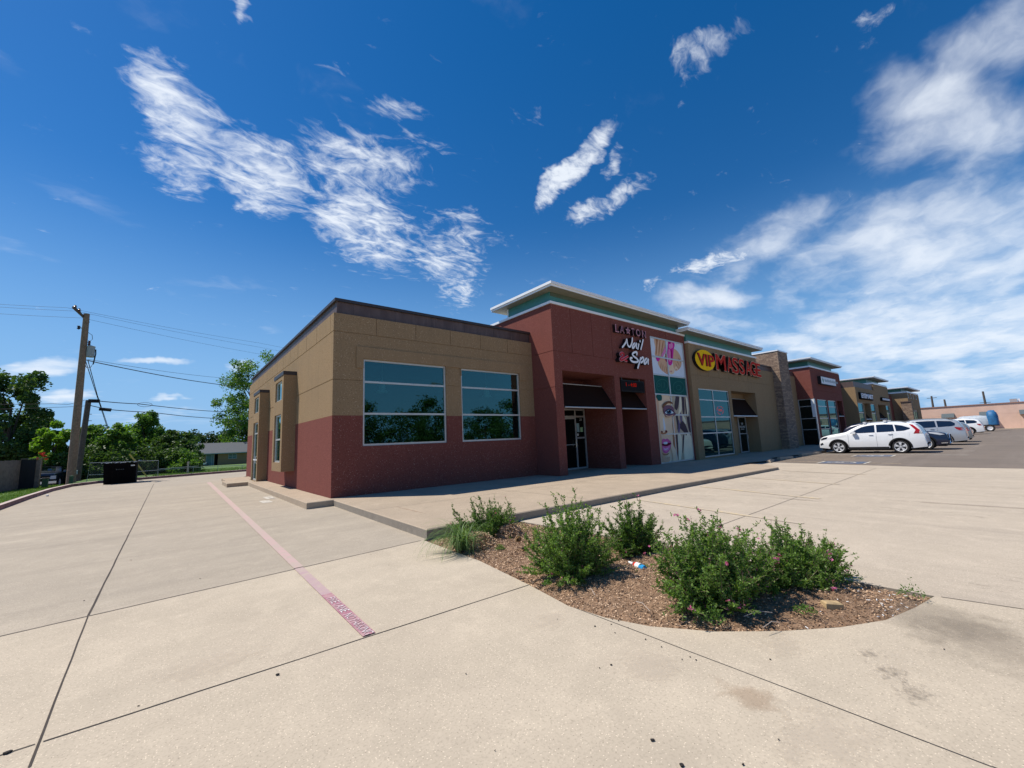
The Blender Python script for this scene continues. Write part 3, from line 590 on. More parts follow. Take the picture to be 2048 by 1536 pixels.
# bays: (near Y, far Y, front X, bottom, top)
BAYS = [(16.92, 18.72, 3.05, .78, 4.47), (22.60, 24.45, 3.09, .14, 4.47)]
panel(mb, (X0,Y0,0), V3((0,1,0)), Z, NL, Yb-Y0, zt, fl, 'tan_stucco', v0=-.3)
mb.box(X0+.3, XR, Yb, Yb+.02, -.3, zt, 'tan_stucco'); mb.poly([(X0,Y0,zt),(XR,Y0,zt),(XR,Y0+.25,zt),(X0+.25,Y0+.25,zt),(X0+.25,Yb,zt),(X0,Yb,zt)], 'tan_stucco')
mb.poly([(X0,Yb,-.3),(X0,Yb,zt),(XR,Yb,zt),(XR,Yb,-.3)], 'tan_stucco')
mb.build('wall', b1)
pr = MB(); q = .11
pr.box(X0+q, XR+.0, Y0+q, Y0+q+.25, zt-.02, 5.93, 'brown_metal'); pr.box(X0+q, X0+q+.25, Y0+q+.251, Yb-.02, zt-.02, 5.93, 'brown_metal'); pr.box(X0+q+.252, XR+2, Yb-.27, Yb-.02, zt-.02, 5.93, 'brown_metal')
for i in range(6): 
    x = X0+.6+i*1.35; pr.box(x, x+.008, Y0+q-.004, Y0+q, zt, 5.93, 'brown_cap')
pp = pr.build('parapet', b1)
cp = MB(); cp.box(X0+.04, XR+.0, Y0+.04, Y0+.42, 5.932, 6.02, 'brown_cap'); cp.box(X0+.04, X0+.42, Y0+.422, Yb+.04, 5.932, 6.02, 'brown_cap'); cp.box(X0+.422, XR+2, Yb-.34, Yb+.04, 5.932, 6.018, 'brown_cap'); cp.build('coping', pp)
rf = MB(); rf.box(X0+.4, XR+3, Y0+.4, Yb-.3, 5.2, 5.25, 'roof_shingle'); rf.build('roof', b1)
window(b1, *w1, Y0+.05, [], [PY(729,763,Y0).z, PY(724,827,Y0).z], .06, 'shop_glass')
window(b1, *w2, Y0+.05, [], [PY(922,774,Y0).z, PY(922,829,Y0).z], .06, 'shop_glass')
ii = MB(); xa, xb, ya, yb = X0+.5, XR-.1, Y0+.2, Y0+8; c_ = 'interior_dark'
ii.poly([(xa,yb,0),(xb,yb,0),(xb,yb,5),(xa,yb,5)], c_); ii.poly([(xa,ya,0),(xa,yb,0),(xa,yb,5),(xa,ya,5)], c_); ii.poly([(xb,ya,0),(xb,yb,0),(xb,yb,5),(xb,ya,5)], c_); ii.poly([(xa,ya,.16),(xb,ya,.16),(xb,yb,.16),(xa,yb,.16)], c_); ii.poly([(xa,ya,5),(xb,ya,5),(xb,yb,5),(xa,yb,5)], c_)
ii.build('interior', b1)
for px, py, lab in ((764,778,'white bell-shaped pendant lamp seen through the left wide window'),(973,788,'white bell-shaped pendant lamp seen through the right wide window')):
    p = PY(px, py, Y0+1.3); q_ = MB(); q_.lathe([(.20,-.12),(.19,-.08),(.12,-.03),(.10,.12),(.07,.26),(.02,.32)], p, (0,0,1), 'white_metal', 20); o_ = q_.build('pendant_lamp', smooth=True, loc=tuple(p)); tag(o_, lab, 'lamp', 'pendant lamps inside the corner shop')
    q_ = MB(); q_.tube([p+V3((0,0,.3)), (p.x,p.y,4.99)], .012, 'galvanised', 5); q_.build('cord', o_)

for i, (ya, yb, xf, z0, z1) in enumerate(BAYS):
    mb = MB(); D3 = X0-xf
    # bay front faces -X
    if i == 0: holes = [(.28,yb-ya-.28,3.42,4.18,.10,None),(.28,yb-ya-.28,1.10,2.90,.10,None)]
    else: holes = [(.28,yb-ya-.28,3.42,4.18,.10,None),(.22,yb-ya-.22,.16,2.95,.12,None)]
    panel(mb, (xf,ya,0), V3((0,1,0)), Z, NL, yb-ya, z1-.14, holes, 'tan_stucco', v0=z0)
    mb.poly([(X0,ya,z0),(xf,ya,z0),(xf,ya,z1-.14),(X0,ya,z1-.14)][::-1], 'tan_stucco'); mb.poly([(X0,yb,z0),(xf,yb,z0),(xf,yb,z1-.14),(X0,yb,z1-.14)], 'tan_stucco')
    mb.poly([(xf,ya,z0),(X0,ya,z0),(X0,yb,z0),(xf,yb,z0)], 'tan_stucco')
    bay = mb.build('bay', b1)
    cp = MB(); cp.box(xf-.02, X0-.002, ya-.02, yb+.02, z1-.139, z1, 'brown_cap'); cp.build('coping', bay)
    window(b1, ya+.28, yb-.28, 3.42, 4.18, xf+.05, [], [], .05, 'side_glass', ax='x')
    if i == 0: window(b1, ya+.28, yb-.28, 1.10, 2.90, xf+.05, [], [1.96], .06, 'side_glass', ax='x')
    else:
        dr = window(b1, ya+.22, yb-.22, .165, 2.95, xf+.06, [], [2.42], .07, 'side_glass', 'door', ax='x')
        h = MB(); h.tube([(xf+.06,ya+.5,1.0),(xf-.02,ya+.5,1.0),(xf-.02,ya+.5,1.32),(xf+.06,ya+.5,1.32)], .016, 'white_metal'); h.build('handle', dr); h = MB(); h.box(xf+.035,xf+.055,ya+.3,yb-.3,1.12,1.18,'white_metal'); h.build('push_bar', dr)
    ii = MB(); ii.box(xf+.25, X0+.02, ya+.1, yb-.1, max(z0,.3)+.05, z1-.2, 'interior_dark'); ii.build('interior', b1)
# ---- block 2: red nail salon
Yr = 11.1; XL, XE = 11.36, 21.83
b2 = empty('nail_salon_building', (XL, Yr, 0), 'tall red stucco nail salon with green band, two recessed entries and a printed window strip', 'building', 'shops of the strip mall')
ztr = 6.90; g1, g2 = 4.99, 3.55
o1 = (11.80, 15.15, 4.22); o2 = (15.55, 17.58, 4.20); ws = (18.38, 21.72, .10, 6.50)
vj = [PY(960+x*.15625, 540+y*.15625, Yr).x for x, y in ((1150,550),(1420,650),(1668,700))]+[PY(1200+600/5.12,640+100/5.12,Yr).x, 19.9]
mb = MB()
fe = [(0,100,g1-GW,g1,.018,'same'), (0,ws[0]-XL,g2-GW,g2,.018,'same')]+[(x-XL-.011,x-XL+.011,g1,ztr,.018,'same') for x in vj]
fe += [(o1[0]-XL,o1[1]-XL,-.3,o1[2],.7,None), (o2[0]-XL,o2[1]-XL,-.3,o2[2],.7,None), (ws[0]-XL,ws[1]-XL,-.3,ws[3],.12,None)]
panel(mb, (XL,Yr,0), U, Z, NF, XE-XL, ztr, fe, 'red_stucco', v0=-.3)
panel(mb, (XL,Yr,0), V3((0,1,0)), Z, NL, 4.6, ztr, [(0,100,g1-GW,g1,.018,'same'),(0,100,g2-GW,g2,.018,'same')], 'red_stucco', v0=-.3)
mb.poly([(XE,Yr,-.3),(XE,Yr,ztr),(XE,15.7,ztr),(XE,15.7,-.3)], 'red_stucco'); mb.poly([(XL,15.7,-.3),(XE,15.7,-.3),(XE,15.7,ztr),(XL,15.7,ztr)], 'red_stucco')
mb.poly([(XL,Yr,ztr),(XE,Yr,ztr),(XE,15.7,ztr),(XL,15.7,ztr)], 'red_stucco')
for (xa, xb, zz) in (o1, o2):   # recessed entries
    mb.poly([(xa,Yr+.7,-.3),(xa,Yr+.7,zz),(xa,12.95,zz),(xa,12.95,-.3)][::-1], 'red_stucco'); mb.poly([(xb,Yr+.7,-.3),(xb,Yr+.7,zz),(xb,12.95,zz),(xb,12.95,-.3)], 'red_stucco')
    mb.poly([(xa,Yr+.7,zz),(xb,Yr+.7,zz),(xb,12.95,zz),(xa,12.95,zz)][::-1], 'red_stucco')
dx = (12.35, 13.00, 14.42, 15.10)
mb.poly([(o1[0],12.95,2.9),(o1[1],12.95,2.9),(o1[1],12.95,4.22),(o1[0],12.95,4.22)], 'red_stucco'); mb.poly([(o1[0],12.95,-.3),(dx[0],12.95,-.3),(dx[0],12.95,2.9),(o1[0],12.95,2.9)], 'red_stucco')
mb.poly([(o2[0],12.95,-.3),(o2[1],12.95,-.3),(o2[1],12.95,4.2),(o2[0],12.95,4.2)], 'dark_void')
mb.build('wall', b2)
mb = MB(); mb.box(XL-.05, XE+.03, Yr-.05, 15.75, ztr+.002, 7.0, 'white_metal'); mb.build('trim', b2)
ZC1 = 7.63; CX, CY = 11.00, 10.65; ybc = PX(980.6,617.2,CX).y
mb = MB(); mb.box(XL+.10, XE-.35, Yr+.10, ybc-.7, 7.002, ZC1-.19, 'teal_metal'); mb.build('clerestory_band', b2)
mb = MB(); mb.box(XL+.11, XE-.36, Yr+.084, Yr+.0995, 7.27, ZC1-.2, 'band_soffit_reflection'); mb.box(XL+.08, XL+.14, ybc-.75, ybc-.69, 7.0, ZC1-.19, 'white_metal'); mb.build('band_trim_and_reflection', b2)  # olive strip paints the soffit's reflection on the band; white post is trim
mb = MB(); lip_roof(mb, CX, PY(1380.2,644.4,CY).x, CY, ybc, ZC1-.19, ZC1); mb.build('roof_canopy', b2)
dr = window(b2, dx[0], dx[3], .12, 2.88, 12.9, [dx[1]+.02, dx[2]], [2.52], .075, 'dark_glass', 'door')
h = MB(); h.box(14.44, 15.04, 12.90, 12.955, 1.50, 1.565, 'aluminium'); h.build('sidelight_rail', dr); h = MB(); h.box(13.07,14.36,12.905,12.955,1.22,1.25,'aluminium'); h.build('push_bar', dr); h = MB(); h.tube([(14.31,12.93,1.1),(14.31,12.84,1.12),(14.31,12.84,1.48),(14.31,12.93,1.5)],.012,'chrome'); h.build('handle', dr); h = MB(); h.box(13.05,14.38,12.905,12.953,2.40,2.48,'aluminium'); h.build('top_rail', dr)
dc = MB()
dc.box(14.50, 14.68, 12.925, 12.931, 1.80, 2.20, 'paper_blue'); tag(dc.build('notice'), 'tall blue-grey paper notice taped to the salon sidelight', 'notice', 'notices on the salon door'); dc = MB(); dc.box(14.74, 14.92, 12.925, 12.931, 1.80, 2.02, 'paper_green'); tag(dc.build('notice'), 'small green paper notice on the salon sidelight', 'notice', 'notices on the salon door'); dc = MB(); dc.disc((14.55,12.924,1.68), (0,-1,0), .06, 'paper_white', 14); tag(dc.build('notice'), 'round white sticker under the blue notice, salon sidelight', 'notice', 'notices on the salon door')
text_mesh('24', .17, .004, 'paper_white', Matrix(((1,0,0,14.80),(0,0,-1,12.925),(0,1,0,2.37),(0,0,0,1))), 'unit_number', dr)
for (xa, xb), (yt, ztop) in (((11.86, 15.10), (11.80, 3.82)), ((15.60, 17.53), (11.80, 3.80))):
    a = MB(); yb_, zb_ = 11.12, 2.76
    first = xa < 12
    a.mesh([(xa,yb_,zb_),(xb,yb_,zb_),(xb-.02,yt,ztop),(xa+.02,yt,ztop),(xa,yb_+.012,zb_-.008),(xb,yb_+.012,zb_-.008),(xb-.02,yt+.012,ztop-.008),(xa+.02,yt+.012,ztop-.008)], [(0,1,2,3),(7,6,5,4),(0,4,5,1),(2,6,7,3)], 'awning_mesh')
    aw = a.build('awning'); tag(aw, 'wide dark mesh awning over the salon entry with the two-leaf glass door' if first else 'narrow dark mesh awning below the unlit display, right-hand salon entry', 'awning', 'dark sloping mesh awnings over the shop doors')
    f = MB(); f.tube([(xa,yb_,zb_),(xb,yb_,zb_)], .032, 'aluminium', 8); f.tube([(xa,yb_,zb_),(xa+.02,yt,ztop)], .02, 'raceway'); f.tube([(xb,yb_,zb_),(xb-.02,yt,ztop)], .02, 'raceway'); f.tube([(xa,yt,ztop),(xb,yt,ztop)], .022, 'aluminium')
    f.build('awning_frame', aw)
rows = [5.47,4.54,3.53,2.50,1.52]; vmid = 19.93
win = window(b2, ws[0], ws[1], ws[2], ws[3], Yr+.03, [vmid], rows, .075, 'teal_glass', d=.09)
# printed film on the panes: flat shapes laid on the glass plane
ink = MB(); YI = Yr+.076; lay = [0]
def zs(x, y): return (1295+x/5.8, 665+y/5.8)       # measured on the printed strip
def q5(x, y): return PY(*zs(x, y), YI)
def shape(pts, m, sm=True, clip=None):
    """closed outline in strip units -> polygon on the film"""
    P = [V3((a, b, 0)) for a, b in pts]
    if sm:
        out = []; n = len(P)
        for i in range(n):
            p0, p1, p2, p3 = P[i-1], P[i], P[(i+1)%n], P[(i+2)%n]
            for k in range(4):
                tt = k/4; out.append(.5*((2*p1)+(p2-p0)*tt+(2*p0-5*p1+4*p2-p3)*tt*tt+(-p0+3*p1-3*p2+p3)*tt**3))
        P = out
    lay[0] += 1; d = -.0006*lay[0]
    W3 = [q5(p.x, p.y) for p in P]; x0, x1, z0, z1 = clip or (ws[0]+.06, ws[1]-.06, ws[2]+.06, ws[3]-.06)
    def cut(ps, ins, isx, lim):
        o = []
        for i in range(len(ps)):
            a, b = ps[i-1], ps[i]; va, vb = (a.x if isx else a.z), (b.x if isx else b.z)
            ia, ib = (va >= lim) == ins, (vb >= lim) == ins
            if ia != ib: o.append(a.lerp(b, (lim-va)/(vb-va)))
            if ib: o.append(b)
        return o
    for ins, isx, lim in ((True,True,x0),(False,True,x1),(True,False,z0),(False,False,z1)):
        W3 = cut(W3, ins, isx, lim)
        if len(W3) < 3: return
    ink.poly([(p.x, YI+d, p.z) for p in W3], m)
FEET = (ws[0]+.06, ws[1]-.06, 4.56, ws[3]-.06); FACE = (ws[0]+.06, ws[1]-.06, ws[2]+.06, 3.51)
big = [(-60,-60),(700,-60),(700,1600),(-60,1600)]
shape(big, 'ink_white', False, FEET); shape(big, 'ink_teal', False, (ws[0]+.06, ws[1]-.06, 3.55, 4.52)); shape(big, 'ink_skin_light', False, FACE)
sh = lambda pts, m, c=FEET: shape(pts, m, True, c)
sh([(80,60),(205,80),(215,150),(200,215),(185,275),(160,300),(120,300),(85,260),(90,180)], 'ink_skin')
sh([(95,70),(120,80),(110,180),(105,250),(95,240),(100,150)], 'ink_skin_shade'); sh([(140,90),(148,92),(142,190),(130,280),(128,200)], 'ink_skin_shade'); sh([(178,100),(186,102),(172,200),(160,260),(162,190)], 'ink_skin_shade')
sh([(180,300),(215,270),(232,330),(246,400),(240,470),(222,482),(195,462),(160,435),(130,385),(120,340),(140,300)], 'ink_skin')
sh([(300,190),(345,215),(378,270),(392,330),(388,390),(360,430),(325,445),(300,400),(290,340),(292,260)], 'ink_skin')
sh([(252,395),(285,375),(300,400),(312,450),(295,480),(265,482),(250,450)], 'ink_skin_light'); sh([(318,400),(345,392),(352,430),(330,446),(314,430)], 'ink_skin_light')
for a, b in ((150,395),(172,415),(196,430),(216,440)): sh([(a,b),(a+5,b-40),(a+9,b-38),(a+4,b+26)], 'ink_skin_shade')
for a, b in ((362,380),(378,345),(345,410)): sh([(a,b),(a-22,b-46),(a-16,b-46),(a+5,b)], 'ink_skin_shade')
for a, b, r_ in ((272,452,12),(330,432,10),(176,440,6),(205,464,7),(228,472,7),(358,418,7),(380,392,6)): shape([(a+r_*math.cos(k*.785), b+r_*.9*math.sin(k*.785)) for k in range(8)], 'ink_nail', True, FEET)
sh([(238,95),(275,98),(300,110),(312,150),(302,190),(296,260),(290,320),(278,372),(255,382),(232,350),(222,290),(230,200)], 'ink_magenta')
sh([(250,110),(285,125),(290,170),(262,190),(244,160)], 'ink_pink'); sh([(240,200),(262,215),(268,300),(258,340),(240,300)], 'ink_pink'); sh([(266,200),(280,220),(280,300),(270,330)], 'ink_magenta_deep'); sh([(240,105),(262,100),(266,128),(246,132)], 'ink_magenta_deep')
sh([(95,275),(128,280),(140,310),(118,338),(98,310)], 'ink_magenta'); sh([(200,165),(215,175),(206,230),(170,280),(155,270),(180,215)], 'ink_pink'); sh([(200,290),(224,300),(228,345),(208,330)], 'ink_magenta_deep'); sh([(205,250),(222,240),(218,292),(204,300)], 'ink_skin_shade')
# faint rings and lettering on the teal panes
TE = (ws[0]+.06, ws[1]-.06, 3.55, 4.52)
def ring(cx_, cy_, r, w, m, c):
    n = 20
    for k in range(n):
        a, b = 2*math.pi*k/n, 2*math.pi*(k+1)/n; lay[0] -= 1; 
        shape([(cx_+math.cos(a)*r, cy_+math.sin(a)*r*1.05), (cx_+math.cos(b)*r, cy_+math.sin(b)*r*1.05), (cx_+math.cos(b)*(r-w), cy_+math.sin(b)*(r-w)*1.05), (cx_+math.cos(a)*(r-w), cy_+math.sin(a)*(r-w)*1.05)], m, False, c)
    lay[0] += 1
ring(165,615,72,7,'ink_teal_light',TE); ring(355,635,68,7,'ink_teal_light',TE); ring(355,640,30,6,'ink_teal_light',TE); ring(127,612,20,7,'ink_teal_light',TE)
for x in (152,172,186): shape([(x,582),(x+6,582),(x+9,640),(x+3,640)], 'ink_teal_light', False, TE)
# face
F = lambda pts, m: shape(pts, m, True, FACE)
F([(300,1190),(345,1180),(352,1300),(345,1480),(300,1480)], 'ink_skin'); F([(290,735),(620,735),(620,1500),(345,1500),(325,1400),(330,1300),(322,1180),(308,1060),(298,960),(292,860)], 'ink_hair')
for pts in ([(330,745),(362,750),(352,860),(330,905),(318,860)], [(388,750),(418,755),(425,900),(412,960),(398,900)], [(320,930),(350,1010),(370,1060),(385,1020),(430,1060),(470,1170),(440,1180),(380,1120),(340,1080)], [(440,880),(472,900),(500,1050),(505,1180),(480,1150),(455,1040)], [(322,1180),(345,1200),(350,1400),(335,1440),(330,1300)], [(404,1200),(418,1205),(412,1330),(400,1400)], [(352,1330),(366,1400),(352,1480),(340,1470)]): F(pts, 'ink_hair_dark')
for pts in ([(352,1010),(372,1080),(362,1170),(344,1120)], [(455,1160),(490,1230),(470,1260),(450,1210)], [(372,930),(390,960),(392,1040),(375,1020)]): F(pts, 'ink_hair_violet')
for pts in ([(365,760),(385,762),(392,880),(372,930),(350,960),(362,860)], [(428,760),(455,770),(470,900),(462,980),(440,900)], [(345,1190),(385,1200),(395,1330),(380,1480),(356,1480),(352,1330)], [(425,1190),(500,1210),(520,1480),(425,1480)], [(310,760),(328,770),(322,850),(308,900)], [(398,960),(430,1000),(440,1060),(415,1040)]): F(pts, 'ink_hair_light')
for pts in ([(318,740),(330,742),(326,830),(312,900),(306,850)], [(424,752),(432,754),(444,860),(452,950),(438,930)], [(474,770),(486,775),(492,900),(496,960),(480,920)], [(395,1060),(412,1070),(448,1180),(432,1180)], [(335,960),(346,980),(352,1100),(340,1120)]): F(pts, 'ink_hair_dark')
F([(292,1170),(318,1180),(330,1300),(338,1420),(300,1420),(285,1380),(300,1340)], 'ink_skin_shade'); F([(268,1245),(290,1300),(318,1360),(340,1430),(345,1500),(290,1500),(285,1420),(262,1330)], 'ink_skin_light')
F([(300,980),(322,1080),(326,1170),(300,1150),(286,1070)], 'ink_skin')
F([(98,725),(152,728),(154,788),(98,785)], 'ink_teal'); F([(40,780),(112,790),(128,940),(150,1180),(172,1330),(178,1500),(40,1500)], 'ink_skin')
F([(128,960),(180,950),(215,1100),(215,1175),(150,1180),(138,1080)], 'ink_skin_light'); F([(172,1000),(182,1000),(200,1110),(182,1130)], 'ink_white'); F([(150,1140),(178,1165),(215,1140),(222,1160),(190,1180),(150,1178)], 'ink_skin_shade')
F([(152,1142),(166,1146),(168,1160),(150,1158)], 'ink_lip_dark'); F([(196,1140),(212,1134),(216,1152),(200,1160)], 'ink_lip_dark')
F([(165,850),(190,815),(235,795),(278,810),(280,830),(240,820),(205,840),(178,880)], 'ink_brow'); F([(175,880),(205,850),(250,845),(290,870),(305,920),(320,950),(285,972),(220,985),(185,950)], 'ink_shadow')
F([(188,925),(215,892),(250,885),(290,915),(300,942),(250,950),(205,948)], 'ink_black'); F([(195,928),(218,902),(250,896),(286,922),(290,938),(245,944),(208,942)], 'ink_white')
ringc = [(238+30*math.cos(k*.628), 918+30*math.sin(k*.628)) for k in range(10)]; F(ringc, 'ink_iris'); F([(238+15*math.cos(k*.785), 918+15*math.sin(k*.785)) for k in range(8)], 'ink_black'); F([(230+5*math.cos(k*1.05), 908+5*math.sin(k*1.05)) for k in range(6)], 'ink_white')
F([(195,955),(240,968),(290,955),(270,978),(225,985)], 'ink_skin')
F([(155,1290),(160,1245),(180,1232),(200,1240),(215,1230),(240,1245),(265,1278),(262,1300),(250,1360),(220,1395),(190,1400),(165,1370),(158,1320)], 'ink_lip'); F([(160,1292),(200,1285),(262,1280),(255,1300),(210,1318),(162,1312)], 'ink_lip_dark'); F([(175,1278),(190,1270),(218,1270),(220,1290),(195,1296),(176,1290)], 'ink_white'); F([(168,1330),(200,1340),(245,1318),(238,1360),(205,1380),(175,1362)], 'ink_pink'); F([(160,1400),(200,1412),(240,1398),(220,1420),(180,1425)], 'ink_skin_shade')
F([(180,1345),(200,1352),(228,1340),(220,1352),(195,1360)], 'ink_white'); F([(170,1430),(210,1450),(250,1440),(240,1500),(175,1500)], 'ink_skin')
ink.build('printed_film', win)
# ---- sign letters of the salon
def face(px, py, Y): p = PY(px, py, Y); return p
def sign_text(body, p0, p1, ysurf, depth, hgt, m, name, parent=None, off=0.0, mat2='sign_return', sx_=None, z=None):
    """letters standing proud of a wall that faces -Y, centred between two world points"""
    cx0 = (p0.x+p1.x)/2; cz0 = (p0.z+p1.z)/2 if z is None else z
    X = Matrix(((1,0,0,cx0),(0,0,-1,ysurf),(0,1,0,cz0),(0,0,0,1)))
    return X, text_mesh(body, hgt, depth, (m, mat2), X, name, parent, off, sx=sx_ or 1.0)
YS = Yr-.16
def fit_text(body, x0, x1, zlo, zhi, yback, yfront, m, name, parent, mat2='sign_return', off=0.0):
    o = text_mesh(body, 1.0, 1.0, (m, mat2), Matrix.Identity(4), name, parent, off, local=True)
    vs = o.data.vertices; ax = [v.co.x for v in vs]; ay = [v.co.y for v in vs]; lo, hi = min(ax), max(ax); yl_, yh = min(ay), max(ay)
    pl = V3((0,0,0)); q_ = parent
    while q_ is not None: pl += q_.location; q_ = q_.parent
    for v in vs:
        x, y, z = v.co; v.co = (x0+(x-lo)/(hi-lo)*(x1-x0)-pl.x, yback+(yfront-yback)*z-pl.y, zlo+(y-yl_)/(yh-yl_)*(zhi-zlo)-pl.z)
    o.data.flip_normals() if False else None
    return o
k1 = 1/15.36
def g5(x, y, Y=YS): return PY(1215+x*k1, 640+y*k1, Y)
sg = empty('wall_sign', (17.0, YS, 6.0), 'small pink outlined capitals with a star, top row of the nail salon sign', 'sign')
for ch, xa, xb, yt_, yb2 in (('L',245,350,140,370),('A',390,520,180,395),('T',750,830,262,470),('O',885,1010,290,495),('N',1070,1180,335,545)):
    a, b = g5(xa, (yt_+yb2)/2), g5(xb, (yt_+yb2)/2+8); zt_, zb_ = g5((xa+xb)/2, yt_).z, g5((xa+xb)/2, yb2).z
    fit_text(ch, a.x, b.x, zb_, zt_, Yr-.004, YS+.006, 'sign_pink', 'letter', sg, off=.016)
    fit_text(ch, a.x+.035, b.x-.035, zb_+.03, zt_-.03, YS+.005, YS-.004, 'sign_rose', 'letter', sg, off=-.012)
a = g5(632, 330); st = MB()
for sc_, m_, y_, yb_ in ((.20,'sign_pink',YS,Yr-.004),(.13,'sign_rose',YS-.006,YS-.001)):
    pts = [(a.x+sc_*(1 if k%2 == 0 else .45)*math.sin(k*math.pi/5), a.z+sc_*(1 if k%2 == 0 else .45)*math.cos(k*math.pi/5)) for k in range(10)]
    st.poly([(x, y_, z) for x, z in pts], m_)
    for k in range(10):
        (x1_, z1_), (x2_, z2_) = pts[k], pts[(k+1)%10]; st.poly([(x1_,y_,z1_),(x2_,y_,z2_),(x2_,yb_,z2_),(x1_,yb_,z1_)], 'sign_return')
st.build('star', sg)
def catmull(P, n=5):
    out = []
    for i in range(len(P)-1):
        p0, p1, p2, p3 = P[max(i-1,0)], P[i], P[i+1], P[min(i+2,len(P)-1)]
        for k in range(n):
            tt = k/n; out.append(.5*((2*p1)+(p2-p0)*tt+(2*p0-5*p1+4*p2-p3)*tt*tt+(-p0+3*p1-3*p2+p3)*tt**3))
    return out+[P[-1]]
def stroke(mb, pts, w, m, y0, yb, k=0):
    """one brush stroke of a channel letter: a rounded ribbon standing off the wall"""
    P = catmull([g5(x, y) for x, y in pts]); n = len(P); Lf = []; Rt = []
    P = [V3((p.x, p.z)) for p in P]
    for i, p in enumerate(P):
        d = (P[min(i+1,n-1)]-P[max(i-1,0)]).normalized(); q = V3((-d.y, d.x)); Lf.append(p+q*w/2); Rt.append(p-q*w/2)
    d0 = (P[0]-P[1]).normalized(); d1 = (P[-1]-P[-2]).normalized()
    y = lambda i: y0-.0015*k-.0012*i
    for i in range(n-1):
        A, B, C_, D_ = Rt[i], Rt[i+1], Lf[i+1], Lf[i]
        mb.poly([(A.x,y(i),A.y),(B.x,y(i+1),B.y),(C_.x,y(i+1),C_.y),(D_.x,y(i),D_.y)], m)
        mb.poly([(A.x,y(i),A.y),(B.x,y(i+1),B.y),(B.x,yb,B.y),(A.x,yb,A.y)], 'sign_return'); mb.poly([(D_.x,y(i),D_.y),(C_.x,y(i+1),C_.y),(C_.x,yb,C_.y),(D_.x,yb,D_.y)], 'sign_return')
    for c, d, i in ((P[0], d0, 0), (P[-1], d1, n-1)):
        q = V3((-d.y, d.x)); arc = [c+q*math.cos(a_)*w/2+d*math.sin(a_)*w/2 for a_ in [math.pi*j_/6 for j_ in range(7)]]
        mb.poly([(p.x, y(i), p.y) for p in arc], m)
        for p, r_ in zip(arc, arc[1:]): mb.poly([(p.x,y(i),p.y),(r_.x,y(i),r_.y),(r_.x,yb,r_.y),(p.x,yb,p.y)], 'sign_return')
def script(name, strokes, w, m, parent):
    for i, (nm, ss) in enumerate(strokes):
        q = MB()
        for k_, s_ in enumerate(ss): stroke(q, s_, w, m, YS-.01, Yr-.004, k_+i)
        q.build('letter', parent)
sn = empty('wall_sign', (17.4, YS, 5.5), 'white brush script word Nail, middle row of the salon sign', 'sign')
script('nail', [('n',[[(455,835),(510,760),(560,670),(575,590),(585,690),(610,790),(655,830),(700,770),(725,670),(730,565)]]),
                ('a',[[(862,735),(820,720),(775,770),(748,850),(775,865),(820,800),(870,720),(858,800),(860,870)]]),
                ('i',[[(955,745),(935,830),(920,895)],[(992,640),(988,665)]]),
                ('l',[[(1085,610),(1060,720),(1030,830),(1008,905)]])], .088, 'sign_white', sn)
sp = empty('wall_sign', (17.5, YS, 4.9), 'large white brush script word Spa, bottom row of the salon sign', 'sign')
script('spa', [('s',[[(895,1060),(895,995),(830,990),(750,1050),(790,1120),(880,1190),(920,1260),(850,1300),(740,1285),(675,1230),(668,1180),(710,1175)]]),
               ('p',[[(1010,1170),(980,1290),(945,1390),(918,1475)],[(1020,1200),(1070,1150),(1100,1190),(1070,1270),(1010,1310)]]),
               ('a',[[(1225,1200),(1180,1190),(1130,1260),(1110,1330),(1135,1350),(1180,1290),(1230,1205),(1215,1280),(1218,1350)]])], .098, 'sign_white', sp)
sa = empty('wall_sign', (16.9, YS, 4.9), 'red ampersand with pink outline, left of the white script Spa', 'sign')
for w_, m_, dy in ((.115,'sign_pink',0),(.065,'ampersand_red',-.025)):
    q = MB(); stroke(q, [(585,1255),(520,1235),(450,1170),(390,1090),(370,1040),(420,1020),(470,1060),(440,1130),(380,1170),(350,1220),(385,1245),(460,1200),(520,1160),(570,1135)], w_, m_, YS-.012+dy, Yr-.004 if dy == 0 else YS-.012, 0); q.build('letter', sa)
# hanging LED display
a, b = PY(1241.8,758.8,Yr+.02), PY(1289.5,784.5,Yr+.02); zt_ = a.z; zb_ = b.z
zt_ = (PY(1241.8,758.8,Yr).z+PY(1289.5,763,Yr).z)/2; zb_ = (PY(1243,783,Yr).z+PY(1289.5,784.5,Yr).z)/2
led = MB(); led.box(a.x, b.x, Yr+.02, Yr+.16, zb_, zt_, 'black_plastic'); led.box(a.x+.04, b.x-.04, Yr+.012, Yr+.0195, zb_+.05, zt_-.05, 'raceway'); led = led.build('led_display'); tag(led, 'dark LED display with dim red digits hanging in the narrow salon entry', 'display')
text_mesh('1 - 4:00', .26, .004, 'led_red', Matrix(((1,0,0,(a.x+b.x)/2-.18),(0,0,-1,Yr+.010),(0,1,0,zt_-.22),(0,0,0,1))), 'lettering', led, sx=1.1)
for x_h in (a.x+.15, b.x-.3): hk = MB(); hk.tube([(x_h,Yr+.08,zt_),(x_h,Yr+.08,4.2)], .012, 'galvanised'); hk.build('hanger', led)
